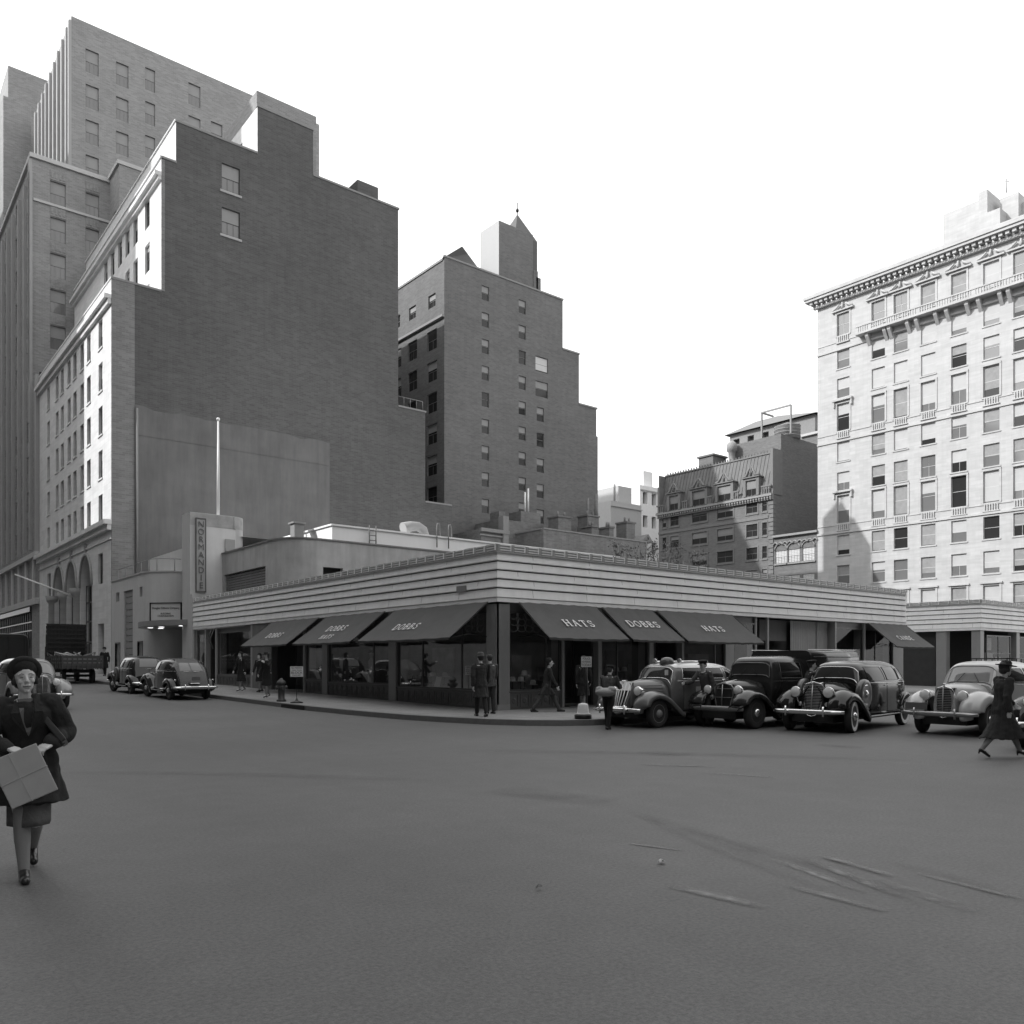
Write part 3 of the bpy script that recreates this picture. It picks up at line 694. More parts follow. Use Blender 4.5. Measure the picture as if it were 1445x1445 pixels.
vt = MB(); xv = onB(600, 26); vt.tube([(xv, 26, 9.5), (xv, 26, 10.0), (xv-.15, 26, 10.4), (xv-.55, 26, 10.6), (xv-1.1, 26, 10.55), (xv-1.7, 26, 10.35)], [.3, .3, .3, .3, .34, .4], 16); vt.build('roof_ventilator', mat('vent_metal', .3, .6), cin)
# low front block with rounded corner
lb = MB(); hl = []
def hA_(p0, p1, y0_, y1_, a=0): u1, u0 = onA(p0, a), onA(p1, a); pm_ = (p0+p1)/2; return (u0, u1, zA(pm_, y1_, a), zA(pm_, y0_, a))
slots = [hA_(163, 169.5, 908, 944), hA_(194.5, 201.5, 906, 926), hA_(175, 187.5, 833, 942), hA_(164, 168.5, 836, 849), hA_(197, 201, 828, 842)]
zt = 7.65; ys = 38.6
lb.wall(lambda u, z, d: (d, u, z), ys, 46.85, .3, zt, slots, back=.35, mback=1)
arc = arcpts(1.9, ys, 1.9, 180, 270, 12); lb.loft([[(x, y, .3) for x, y in arc], [(x, y, zt) for x, y in arc]], 0, caps=False, closed=False)
lb.quad((1.9, ys-1.9, .3), (5, ys-1.9, .3), (5, ys-1.9, zt), (1.9, ys-1.9, zt)); lb.add([(0, 46.85, zt), *[(x, y, zt) for x, y in arc], (5, ys-1.9, zt), (5, 46.85, zt)], [tuple(range(16))], 0)
lb.quad((5, ys-1.9, .3), (5, 29.2, .3), (5, 29.2, zt), (5, ys-1.9, zt))
lb.quad((2.0, 44.6, 7.6), (2.0, 29.2, 7.6), (2.0, 29.2, 9.3), (2.0, 44.6, 9.3)); lb.quad((2.0, 44.6, 7.6), (6, 44.6, 7.6), (6, 44.6, 9.3), (2.0, 44.6, 9.3)); lb.quad((2, 29.2, 9.3), (6.4, 29.2, 9.3), (6.4, 44.6, 9.3), (2, 44.6, 9.3))
lb.box(-.05, 1.0, 28.55, 29.0, .3, 5.6)
lo = lb.build('wall', [cream, groove], cin)
sw = MB(); sweep(sw, [(0, 46.85), (0, ys)]+arcpts(1.9, ys, 1.9, 180, 270, 12)+[(5, ys-1.9)], [(.06, zt), (.06, zt+.1), (-.25, zt+.1), (-.25, zt)]); sw.build('parapet_edge', palestone, lo)
pn = MB(); s = slots[2]
for i in range(12): z = s[2]+(s[3]-s[2])*i/12; pn.box(.1, .2, s[0]+.03, s[1]-.03, z+.02, z+(s[3]-s[2])/12-.02)
pn.build('tall_panel', trimdk, lo)
for s in (slots[0], slots[1]):
    f = MB(); f.box(-.03, .1, s[0]-.06, s[0], s[2], s[3]); f.box(-.03, .1, s[1], s[1]+.06, s[2], s[3]); f.box(-.03, .1, s[0]-.06, s[1]+.06, s[3], s[3]+.07)
    fo = f.build('poster_case', iron, lo); p = MB(); p.quad((.09, s[0], s[2]), (.09, s[1], s[2]), (.09, s[1], s[3]), (.09, s[0], s[3])); p.build('poster', mat('poster', .25, .5, noise=.6, nscale=3), fo)
rl = MB(); P_ = [(0.4, 46.5), (0.4, ys)]+arcpts(1.9, ys, 1.5, 180, 270, 8)+[(5, ys-1.5)]
for h in (.95,): rl.tube([(x, y, zt+h) for x, y in P_], .03, 5)
for (x, y) in P_[:1]+[(0.4, 44.5), (0.4, 42.5), (0.4, 40.5)]+P_[1::4]: rl.tube([(x, y, zt), (x, y, zt+.95)], .035, 5)
rl.build('roof_railing', trimdk, cin)
# fin with the sign
fn = MB(); path = [(-.02, 29.15), (0, 29.1), (2.6, 29.1)]+arcpts(2.6, 29.9, .8, 270, 360, 8)+[(3.4, 30.5)]
ft = 10.45; P2 = path[1:]
fn.loft([[(x, y, 5.0) for x, y in P2], [(x, y, ft) for x, y in P2]], 0, caps=False, closed=False)
fn.quad((0, 29.1, .3), (0, 30.5, .3), (0, 30.5, ft), (0, 29.1, ft)); fn.add([(x, y, ft) for x, y in P2]+[(0, 30.5, ft)], [tuple(range(len(P2)+1))]); fn.quad((0, 30.5, 7.6), (3.4, 30.5, 7.6), (3.4, 30.5, ft), (0, 30.5, ft))
fn.quad((0, 29.1, .3), (5, 29.1, .3), (5, 29.1, 5), (0, 29.1, 5))
fo = fn.build('sign_fin', cream, cin)
rp = MB(); sweep(rp, P2, [(.012, ft-.75), (.012, ft-.02), (-.02, ft-.02), (-.02, ft-.75)]); rp.build('flaking_band', mat('flaking_paint', .42, .8, noise=.5, nscale=2.2), fo)
sx0, sx1 = onB(276.5, 29), onB(291, 29); sz1, sz0 = zB(284, 731, 29), zB(284, 835.5, 29)
sg = MB(); 
for (a, b, c, d) in ((sx0, sx0+.05, sz0, sz1), (sx1-.05, sx1, sz0, sz1), (sx0+.07, sx1-.07, sz0, sz0+.07), (sx0+.07, sx1-.07, sz1-.07, sz1)): sg.box(a, b, 28.98, 29.08, c, d)
so_ = sg.build('vertical_sign', mat('sign_frame', .13, .6), cin)
sb = MB(); sb.box(sx0+.05, sx1-.05, 29.01, 29.06, sz0+.07, sz1-.07); sb.build('sign_plate', mat('sign_plate', .42, .6, noise=.1), so_)
wd = 'NORMANDIE'; st = (sz1-sz0-.3)/9
for mtt, dd, ox in ((mat('weathered_letters', .16, .7), 28.965, 0.0),):
    me_all = MB()
    tb = None
    for i, ch in enumerate(wd):
        me = text_mesh(ch, .5, .012); M = Matrix.Translation(((sx0+sx1)/2+ox, dd, sz1-.15-st*(i+.5)-0.0)) @ Matrix.Rotation(pi/2, 4, 'X') @ Matrix.Scale(.95, 4, (1, 0, 0))
        me.transform(M)
        me_all.add([tuple(v.co) for v in me.vertices], [tuple(p.vertices) for p in me.polygons])
    me_all.build('lettering', mtt, so_)
dp = MB(); dp.box(onB(318.3, 29), onB(332, 29), 29.02, 29.09, zB(325, 778, 29), zB(325, 761, 29)); dp.build('pale_door_patch', palestone, fo)
# entrance canopy
cy_, rx, ry = 33.6, 2.6, 4.6
ring = [(1.2+rx*cos(t), cy_+ry*sin(t)) for t in [pi/2+pi*i/24 for i in range(25)]]
cn = MB(); 
cn.loft([[(x, y, 3.85) for x, y in ring], [(x, y, 4.18) for x, y in ring]], 0, caps=False, closed=False)
for z, mi in ((3.85, 1), (4.18, 0)): cn.add([(x, y, z) for x, y in ring]+[(5, cy_-ry, z), (5, cy_+ry-1.3, z)], [tuple(range(27))], mi)
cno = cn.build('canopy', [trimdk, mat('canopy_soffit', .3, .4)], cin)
lm = bpy.data.materials.new('lit_lamp'); lm.use_nodes = True; e = lm.node_tree.nodes['Principled BSDF']; e.inputs['Emission Color'].default_value = (1, 1, 1, 1); e.inputs['Emission Strength'].default_value = 3
for (x, y) in ((-.6, 34.8), (.2, 35.4), (-.4, 33.2), (.0, 30.6)):
    l = MB(); l.lathe([(.0, 3.838), (.15, 3.838), (.17, 3.85)], (x, y, 0), 'z', 14); l.build('lamp', lm, cno)
cd = MB(); cd.box(4.6, 4.9, 31, 36, .3, 2.7)
for i in range(4): cd.box(4.5, 4.6, 31.1+i*1.25, 31.2+i*1.25, .3, 2.6)
cd.box(4.4, 5.0, 30, 36.5, 2.7, 3.0); cd.build('entrance_doors', iron, cin)
th = radians(-48); C0 = Vector((-.2, 33.0, 0)); e_ = Vector((cos(th), sin(th), 0)); nn = Vector((e_.y, -e_.x, 0))
# board faces the crossing
def SB(u, z, d=0): v = C0+e_*u+nn*d; return (v.x, v.y, z)
W2, bz0, bz1 = 1.0, 4.22, 5.3
bd = MB(); 
for (u0, u1, z0, z1, d0, d1, mi) in ((-W2, W2, bz0, bz1, -.1, 0, 0), (-W2-.06, -W2, bz0-.02, bz1+.06, -.12, .05, 1), (W2, W2+.07, bz0-.02, bz1+.06, -.12, .05, 1), (-W2, W2, bz1, bz1+.06, -.12, .05, 1)):
    vs = [SB(u, z, d) for z in (z0, z1) for d in (d0, d1) for u in (u0, u1)]; bd.add(vs, [(0, 2, 3, 1), (4, 5, 7, 6), (0, 1, 5, 4), (2, 6, 7, 3), (0, 4, 6, 2), (1, 3, 7, 5)], mi)
bo = bd.build('sign_board', [signg, iron], cno)
MR = Matrix.Translation(Vector(SB(0, 0, .012))-Vector((0, 38, gz(38)))) @ Matrix.Rotation(th, 4, 'Z') @ Matrix.Rotation(pi/2, 4, 'X')
text_on('lettering', 'Douglas Gibbons Company', .19, MR @ Matrix.Translation((0, 5.02, 0)) @ Matrix.Scale(.86, 4, (1, 0, 0)), lettd, bo)
text_on('lettering', 'BUILDING\nCORPORATION', .15, MR @ Matrix.Translation((0, 4.6, 0)), lettd, bo)
# tangle of steel behind the board
tg = MB(); random.seed(3)
for i in range(7): tg.tube([(.6+random.uniform(-.3, .3), 30.2+random.uniform(-.4, .8), 4.2), (.5+random.uniform(-.5, .5), 30.4+random.uniform(-.6, .6), 4.2+random.uniform(.3, .8))], .03, 5)
tg.build('sign_brace', iron, bo)
# flagpole
px_, py_ = onB(308, 29.6), 29.6
fp = MB(); fp.tube([(px_, py_, 10.4), (px_, py_, 13), (px_, py_, zB(308, 594, 29.6))], [.085, .075, .05], 10); zt_ = zB(308, 594, 29.6); fp.ell((px_, py_, zt_+.1), (.11, .11, .11), 10)
tag(fp.build('flagpole', polew, origin=Vector((px_, py_, 10.4))), 'white flagpole with ball top standing on the cinema sign fin', 'flagpole')

# ================================================================ second pavilion along the avenue
pav = thing('shop_pavilion', 'smaller one-storey pavilion with pale striped fascia beyond the gap at the right', 'shop', (36.2, .2, 0), world=True)
fascia_parts(pav, [(36.2, 16), (36.2, .2), (64, .2)])
b = MB(); b.box(36.6, 36.9, 3, 16, 0, 3.7); b.box(40, 64, 4, 4.2, 0, 3.7); b.quad((36.3, .3, 5.05), (64, .3, 5.05), (64, 16, 5.05), (36.3, 16, 5.05)); b.quad((36.3, .3, 3.69), (64, .3, 3.69), (64, 16, 3.69), (36.3, 16, 3.69)); b.build('interior', mat('pavilion_interior', .04, .9, noise=.3), pav)
b = MB()
for x in (36.25, 41.6, 46.4, 51.2, 56, 60.8): b.mark(); b.box(x, x+.5, .25, .75, 0, 3.56)
b.mark(); b.box(36.25, 36.75, 2.2, 2.8, 0, 3.56); b.build_each('pier', pillarm, pav)
for x in (37.4, 42.2, 47, 51.8, 56.6):
    f = MB(); 
    for a, c, z0, z1 in ((x, x+.06, .7, 3.3), (x+3.5, x+3.56, .7, 3.3), (x+.06, x+3.5, 3.24, 3.3), (x+.06, x+3.5, .7, .76), (x+1.7, x+1.75, .76, 3.24), (x+.06, x+3.5, 2.2, 2.24)): f.box(a, c, .35, .42, z0, z1)
    fo = f.build('shop_window', bronze, pav); g = MB(); g.quad((x+.06, .38, .76), (x+3.5, .38, .76), (x+3.5, .38, 3.24), (x+.06, .38, 3.24)); g.build('pane', glass, fo)
    g = MB(); g.box(x, x+3.56, .36, .5, .15, .69); g.build('bulkhead', marble, fo)
ps = MB(); 
for (x, z, a, h) in ((37.9, 2.4, .8, .75), (37.8, 1.5, 1.1, .75), (39.3, 1.2, .8, .8)): ps.box(x, x+a, .6, .63, z, z+h)
ps.build('poster', mat('bill', .3, .6, noise=.7, nscale=3), pav)
# ================================================================ stepped office block with the blind party wall
ofb = thing('office_building', 'stepped office block with huge blind dark brick side wall and sunlit pale street front', 'building', (12, 60, gz(60)), world=True)
Y0 = 46.9
def rows_z(lst): return lst
colsA = [142, 125.5, 116, 105.8, 97.6, 88, 80.7, 68.5]
rz = [13.6, 17.05, 20.45, 23.85, 27.2]   # row centres
whA = 2.2; wwA = 1.25
hs = []
for p in colsA:
    y = onA(p)
    for z in rz: hs.append((y-wwA/2, y+wwA/2, z-whA/2, z+whA/2))
arch = []
for (p0, p1) in ((77, 91), (94.5, 109), (114, 130)):
    u1, u0 = onA(p0), onA(p1); arch.append((u0, u1, .9, 10.4)); hs.append(arch[-1])
sp = [hA_(138.6, 145.4, 781, 824), hA_(67, 71.6, 809, 844)]; hs += sp
dr_ = [hA_(138.6, 147, 880, 955), hA_(66, 72, 892, 955)]; hs += dr_
A = MB(); A.wall(lambda u, z, d: (d, u, z), Y0, 75, 0, 30.4, hs, back=.7, mback=1)
# arch heads: fill corners of rectangular openings
for (u0, u1, z0, z1) in arch:
    r = (u1-u0)/2; c = (u0+u1)/2; zs = z1-r*1.25; n = 10
    for s in (-1, 1):
        pts = [(c+s*r*cos(pi/2*i/n), zs+r*1.25*sin(pi/2*i/n)) for i in range(n+1)]
        A.add([(0.0, p[0], p[1]) for p in pts]+[(0.0, c+s*r, z1)], [tuple(range(n+2)) if s < 0 else tuple(reversed(range(n+2)))])
        A.loft([[(0, p[0], p[1]) for p in pts], [(.7, p[0], p[1]) for p in pts]], 0, caps=False, closed=False)
A.build('street_front', [limestone_w, darkint], ofb)
for (u0, u1, z0, z1) in arch:
    m = MB(); r = (u1-u0)/2; c = (u0+u1)/2; zs = z1-r*1.25
    pts = [(c+(r+.12)*cos(pi*i/16), zs+(r*1.25+.15)*sin(pi*i/16)) for i in range(17)]
    m.tube([(-.05, p[0], p[1]) for p in pts], .12, 6); m.box(-.15, .1, c-.2, c+.2, z1, z1+1.0)
    mo = m.build('arch_moulding', limestone_g, ofb)
for (a, b_) in zip(arch[:-1], arch[1:]):
    pass
for yc in [(arch[i][0]+arch[i+1][1])/2 for i in range(2)]+[arch[0][1]+.35]:
    m = MB(); m.lathe([(.5, .3), (.5, .8), (.38, .9), (.34, 7.2), (.5, 7.4), (.62, 7.9)], (-.1, yc, 0), 'z', 16); m.build('column', limestone_g, ofb)
# grille and lower screens between the columns
m = MB()
for (u0, u1, z0, z1) in arch:
    m.box(.45, .55, u0, u1, .6, 3.2)
    for i in range(5): y = u0+(u1-u0)*i/4; m.box(.4, .45, y-.05, y+.05, .6, 8.0)
    for z in (3.3, 5.0, 6.6, 8.0): m.box(.4, .45, u0, u1, z, z+.12)
m.build('arch_glazing', bronze, ofb)
rnd = random.Random(4)
for p in colsA:
    for z in rz: window(ofb, 'A', 0, onA(p), z-whA/2, wwA, whA, 'two', framedk, pane_dk, blind=rnd.choice([None, None, .3, .5, .25]), recess=.25, bm=blinds2)
window(ofb, 'A', 0, (sp[0][0]+sp[0][1])/2, sp[0][2], sp[0][1]-sp[0][0], sp[0][3]-sp[0][2]); window(ofb, 'A', 0, (sp[1][0]+sp[1][1])/2, sp[1][2], sp[1][1]-sp[1][0], sp[1][3]-sp[1][2])
# cornices
c = MB()
c.box(-.55, 0, Y0-.1, 75, 12.0, 12.35); c.box(-.3, 0, Y0-.02, 75, 11.6, 12.0); c.box(-.1, 0, Y0, 75, 9.9+1.0, 11.0)
c.box(-.5, 0, Y0-.05, 75, 28.9, 29.2); c.box(-.25, 0, Y0, 75, 28.5, 28.9); c.box(-.06, .3, Y0-.03, 75, 30.4, 30.52)
for p in colsA:
    y = onA(p)
    for z in rz: c.box(-.08, .1, y-wwA/2-.1, y+wwA/2+.1, z-whA/2-.12, z-whA/2)
c.build('cornice', limestone_w, ofb)
# setbacks
s1w = [(p, 300) for p in (208, 191.5, 180, 169.5, 159, 149.5)]
hs1 = []
for (p, _) in s1w:
    y = onA(p, 3.6)
    for zc in (38.0, 34.4): hs1.append((y-.65, y+.65, zc-1.15, zc+1.15))
    hs1.append((y-.65, y+.65, 30.6, 32.2))
S1 = MB(); S1.wall(lambda u, z, d: (3.6+d, u, z), Y0, 77, 30.4, 40.8, hs1, back=.7, mback=1); S1.quad((0, Y0+.01, 30.4), (3.6, Y0+.01, 30.4), (3.6, 77, 30.4), (0, 77, 30.4))
S1.wall(lambda u, z, d: (4.7+d, u, z), Y0, 77, 40.8, 44.1, []); S1.quad((3.6, Y0+.01, 40.8), (4.7, Y0+.01, 40.8), (4.7, 77, 40.8), (3.6, 77, 40.8))
S1.wall(lambda u, z, d: (11.3+d, u, z), Y0, 56, 44.1, 48, [(50.2, 51.4, 44.6, 46.6)])
S1.quad((3.6, 77, 30.4), (24.9, 77, 30.4), (24.9, 77, 40.8), (3.6, 77, 40.8)); S1.quad((4.7, 77, 40.8), (24.9, 77, 40.8), (24.9, 77, 44.1), (4.7, 77, 44.1)); S1.build('setback_front', [limestone_w, darkint], ofb)
for (p, _) in s1w:
    for zc in (38.0, 34.4): window(ofb, 'A', 3.6, onA(p, 3.6), zc-1.15, 1.3, 2.3, 'two', framedk, pane_dk, blind=rnd.choice([None, .4, .2]), bm=blinds2)
c = MB(); c.box(3.1, 3.6, Y0-.05, 77, 39.4, 39.7); c.box(3.35, 3.6, Y0-.02, 77, 39.1, 39.4); c.box(3.5, 3.9, Y0-.03, 77, 40.8, 40.95); c.box(4.6, 5.0, Y0-.03, 77, 44.1, 44.22); c.build('setback_cornice', limestone_w, ofb)
# the party wall, one plane with its steps
W = MB(); Pb = lambda u, z, d: (u, Y0+d, z)
wx0, wx1 = onB(313, Y0), onB(338.5, Y0); zw = [(zB(326, 272, Y0), zB(326, 234, Y0)), (zB(326, 334, Y0), zB(326, 296, Y0))]
W.wall(Pb, 0, 31, 0, 17); W.wall(Pb, 0, 27.9, 17, 25.6); W.wall(Pb, 0, 24.9, 25.6, 30.4)
W.wall(Pb, 3.6, 4.7, 30.4, 40.8)
W.wall(Pb, 4.7, 24.9, 30.4, 44.05, [(wx0, wx1, *z) for z in zw], back=.4)
W.wall(Pb, 11.3, 16.3, 44.05, 48)
for (x, z0, z1) in ((31, 0, 17), (27.9, 17, 25.6), (24.9, 25.6, 44.05), (16.3, 44.05, 48)): W.quad((x, Y0, z0), (x, 75, z0), (x, 75, z1), (x, Y0, z1))
W.quad((4.7, Y0, 44.05), (24.9, Y0, 44.05), (24.9, 75, 44.05), (4.7, 75, 44.05), 1); W.quad((0, 75, 0), (31, 75, 0), (31, 75, 17), (0, 75, 17)); W.quad((0, 75, 17), (24.9, 75, 17), (24.9, 75, 30.4), (0, 75, 30.4))
W.quad((11.3, Y0, 48), (16.3, Y0, 48), (16.3, 56, 48), (11.3, 56, 48), 1); W.quad((24.9, Y0, 25.6), (27.9, Y0, 25.6), (27.9, 75, 25.6), (24.9, 75, 25.6), 1); W.quad((27.9, Y0, 17), (31, Y0, 17), (31, 75, 17), (27.9, 75, 17), 1)
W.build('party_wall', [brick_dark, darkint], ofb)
c = MB()
for (x0, x1, z) in ((3.6, 4.75, 40.8), (4.7, 11.3, 44.05), (16.3, 25, 44.05), (11.25, 16.35, 48), (24.9, 28, 25.6), (27.9, 31, 17), (0, 3.6, 30.4)): c.mark(); c.box(x0, x1, Y0-.06, Y0+.25, z, z+.16)
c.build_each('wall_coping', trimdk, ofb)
c = MB(); c.box(0.02, onB(190, Y0), Y0-.04, Y0-.004, .3, 30.38); c.box(3.62, 3.85, Y0-.04, Y0-.004, 30.5, 40.7); c.build('corner_brickwork', brick_strip, ofb)
sx = onB(465, Y0); c = MB(); x_0 = onB(190.6, Y0)
n = 24; 
tops = [21.2-.012*(x_0+(sx-x_0)*i/n)+(.12*random.uniform(-1, 1)) for i in range(n+1)]
for i in range(n): a, b_ = x_0+(sx-x_0)*i/n, x_0+(sx-x_0)*(i+1)/n; c.quad((a, Y0-.03, 0), (b_, Y0-.03, 0), (b_, Y0-.03, tops[i+1]), (a, Y0-.03, tops[i]))
c.box(x_0, sx, Y0-.055, Y0-.03, 19.0, 19.07)
c.build('old_roofline_render', stucco_grey, ofb)
c = MB(); c.tube([(x_0+.1, Y0-.14, 8), (x_0+.1, Y0-.14, 21)], .1, 8); c.build('drainpipe', trimdk, ofb)
for z in zw:
    window(ofb, 'B', Y0, (wx0+wx1)/2, z[0], wx1-wx0, z[1]-z[0], 'six', framedk, pane_md, recess=.16, blind=.5, bm=blinds2)
c = MB()
for z in zw: c.mark(); c.box(wx0-.15, wx1+.15, Y0-.08, Y0+.1, z[0]-.18, z[0]-.01)
c.build_each('window_sill', palestone, ofb)
c = MB(); rx0, rx1 = onB(504.6, Y0+2), onB(533.7, Y0+2); c.block(rx0, rx1, Y0+2, Y0+7, 44, 46.6); c.build('roof_house', [brick_dark, darkint, roofm], ofb)
pent = MB(); pent.block(12.5, 18.1, 50, 58, 44, 51.5, hB=[(13.6, 14.8, 45.5, 47.5)]); pent.build('penthouse', [brick_sky, darkint, roofm], ofb)

# ================================================================ skyscraper at the left
sky_b = thing('skyscraper', 'tall pale brick skyscraper with setbacks and ribbed piers rising at far left', 'skyscraper', (20, 90, gz(90)), world=True)
lowc = [51, 40, 34, 24, 17, 9, 3]
hs = []; wz = []
z = 15.0
while z < 53: wz.append(z); z += 3.75
for p in lowc:
    y = onA(p)
    for z in wz: hs.append((y-.75, y+.75, z-1.1, z+1.1))
# shop level openings
base = [(onA(57.5)+.5+i*4.9, onA(57.5)+3.4+i*4.9, 8.4, 12.4) for i in range(6)]
sho = [(onA(45), 115, .6, 7.2)]
sw_ = [hA_(49.5, 56, 826, 858)]
B1 = MB(); PA = lambda u, z, d: (d, u, z)
h1 = [h for h in hs if h[3] < 31 and h[1] < 200]; 
B1.wall(PA, 75.02, 125, 0, 31, [h for h in h1]+base[:0]+sho, back=1.2, mback=1)
B1.wall(PA, 79, 110, 31, 54.5, [h for h in hs if h[2] > 31 and h[0] > 79], back=.6, mback=1)
wb_ = [(x0, x1) for x0, x1 in ((onB(71, 79), onB(93, 79)), (onB(121, 79), onB(140, 79)))]
rowsB = [(zB(82, 545-63.5*0, 79)) for _ in (0,)]
hB = []
for ci, (x0, x1) in enumerate(wb_):
    for k in range(7):
        zc = zB(82, (472 if ci == 0 else 538)/1445*350+160, 79)-k*3.83-(0 if ci == 0 else 0)
        if ci == 1: zc = zB(130, 290, 79)-k*3.83
        hB.append((x0, x1, zc-1.25, zc+1.25))
PB79 = lambda u, z, d: (u, 79+d, z)
B1.wall(PB79, 0, 7.5, 31, 54.5, [h for h in hB if h[2] > 31 and h[1] < 7.5 and h[3] < 54.4], back=.6, mback=1)
B1.quad((0, 79, 54.5), (7.5, 79, 54.5), (7.5, 110, 54.5), (0, 110, 54.5), 2); B1.quad((0, 75, 31), (7.5, 75, 31), (7.5, 79, 31), (0, 79, 31), 2)
# wing
B1.wall(lambda u, z, d: (7.5+d, u, z), 75, 79, 31, 54.8, [(76.3, 77.3, 48, 50.4)]); B1.wall(lambda u, z, d: (u, 75+d, z), 7.5, 40, 0, 54.8, []); B1.quad((7.5, 75, 54.8), (40, 75, 54.8), (40, 100, 54.8), (7.5, 100, 54.8), 2)
B1.quad((40, 75, 0), (40, 125, 0), (40, 125, 54.8), (40, 75, 54.8)); B1.quad((0, 125, 0), (40, 125, 0), (40, 125, 54), (0, 125, 54))
# tower
towc = [(onB(121, 86), onB(139.5, 86)), (onB(164, 86), onB(181.5, 86)), (onB(205, 86), onB(219, 86)), (onB(266, 86), onB(283, 86)), (onB(298, 86), onB(314, 86))]
hT = []
for ci, (x0, x1) in enumerate(towc):
    for k in range(8):
        zc = (zB(130, 237, 86) if ci == 0 else zB(172, 203, 86))-1.0*(0)+(k-1)*4.1+(0 if ci in (0, 1) else .4*ci)
        if zc-1.4 > 44 and zc+1.4 < 74.5: hT.append((x0, x1, zc-1.35, zc+1.35))
tA = []
for k in range(8):
    y = 89+k*2.4
    for j in range(7): z = 46+j*3.9; tA.append((y-.55, y+.55, z-1.2, z+1.2))
B1.wall(lambda u, z, d: (u, 86+d, z), 5.1, 36, 44, 76, hT, back=.6, mback=1); B1.wall(lambda u, z, d: (5.1+d, u, z), 86, 108, 44, 76, tA, back=.6, mback=1)
B1.quad((5.1, 86, 76), (36, 86, 76), (36, 108, 76), (5.1, 108, 76), 2); B1.quad((36, 86, 44), (36, 108, 44), (36, 108, 76), (36, 86, 76))
B1.block(1.6, 4.9, 110, 130, 54, 78); B1.block(3.0, 30, 116, 130, 60, 86)
B1.build('wall', [brick_sky, darkint, roofm], sky_b)
R_ = MB()
for i in range(len(lowc)-1):
    R_.mark()
    y = (onA(lowc[i])+onA(lowc[i+1]))/2
    R_.box(-.28, 0, y-.28, y+.28, 13.4, 53 if y > 79 else 30.6)
R_.mark(); R_.box(-.28, 0, 79.0, 79.9, 31, 54.4); R_.box(-.3, 0, 75.2, 75.9, 12.8, 30.8)
for k in range(9): y = 87.8+k*2.4; R_.mark(); R_.box(4.8, 5.1, y-.3, y+.3, 44, 75.5)
R_.box(4.8, 5.1, 86.0, 86.5, 44, 75.5); R_.build_each('rib_pier', mat('pier_stone', .36, .85, noise=.12, nscale=1), sky_b)
C_ = MB(); C_.mark(); C_.box(-.25, .4, 78.8, 110, 54.5, 54.95); C_.mark(); C_.box(.4, 7.6, 78.8, 79.3, 54.5, 54.95); C_.mark(); C_.box(7.3, 40, 74.9, 75.3, 54.8, 55.2); C_.mark(); C_.box(7.3, 7.7, 75.3, 79, 54.8, 55.2)
C_.mark(); C_.box(0.1, 7.5, 78.85, 79, zB(80, 291, 79)-.15, zB(80, 291, 79)+.1); C_.mark(); C_.box(-.4, 0, 75.1, 125, 12.4, 12.9); C_.mark(); C_.box(-.35, 0, 75.1, 125, 7.6, 8.2)
for k in range(8): C_.mark(); C_.box(-.2, 0, 77.2+k*4.4, 77.9+k*4.4, 8.2, 12.4)
C_.build_each('stone_band', mat('band_stone', .5, .8, noise=.15, nscale=2), sky_b)
Sd = MB()
for (x0, x1, z0, z1) in hB:
    if z0 > 31 and z1 < 54.3:
        Sd.mark(); Sd.box(x0, x1, 78.93, 79, z1+.1, z1+1.15)
        for k in range(4): xx = x0+(x1-x0)*(k+.5)/4; Sd.box(xx-.1, xx+.1, 78.88, 78.93, z1+.3, z1+.95)
Sd.build_each('spandrel_ornament', brick_sky, sky_b)
for h in hs:
    if (h[3] < 31 or (h[2] > 31 and h[0] > 79)) and h[0] < 104 and h[3] < 54.4: window(sky_b, 'A', 0, (h[0]+h[1])/2, h[2], 1.5, 2.2, 'two', framedk, pane_dk, recess=.3)
for h in hB:
    if h[2] > 31 and h[1] < 7.5 and h[3] < 54.4: window(sky_b, 'B', 79, (h[0]+h[1])/2, h[2], round(h[1]-h[0], 2)-.005, 2.5, 'six', framegr, pane_md, recess=.2, blind=.5, bm=blinds2)
for h in hT: window(sky_b, 'B', 86, (h[0]+h[1])/2, h[2], round(h[1]-h[0], 2)-.005, 2.7, 'six', framegr, pane_md, recess=.2, blind=.5, bm=blinds2)
for h in tA[::1]:
    if h[0] < 97: window(sky_b, 'A', 5.1, (h[0]+h[1])/2, h[2], 1.1, 2.4, 'two', framedk, pane_dk, recess=.25)
# street level shopfront of the skyscraper
sf = MB(); y0 = onA(45)
for i in range(26): y = y0+.6+i*1.35; sf.box(.15, .3, y-.05, y+.05, .5, 7.2)
for z in (5.0, 5.9): sf.box(.12, .3, y0, 115, z, z+.12)
sf.box(-.2, .3, y0, 115, 7.0, 7.5); sf.build('shopfront', bronze, sky_b)
aw = MB(); y = y0+2
n = 40
ys_ = [y0+3+i*.35 for i in range(n+1)]
aw.loft([[(.1, yy, 4.3) for yy in ys_], [(-1.0, yy, 3.75) for yy in ys_], [(-1.02, yy, 3.4+.12*abs(sin(i*pi/2))) for i, yy in enumerate(ys_)]], 0, caps=False, closed=False); aw.build('scalloped_awning', blinds2, sky_b)
fp = MB(); yA, yB_ = onA(33, -.3), onA(33, -.3); p0 = (0, onA(112, 0), zA(107, 864)); p1 = (-6.0, onA(112, 0)-.5, 10.2)
fp.tube([(0.0, onA(108), 7.2), (-4.6, onA(108), 8.9)], [.09, .05], 8)
tag(fp.build('flagpole', polew, origin=Vector((0, onA(108), 7.2))), 'slanting pale flagpole fixed over the three arches of the office block', 'flagpole')

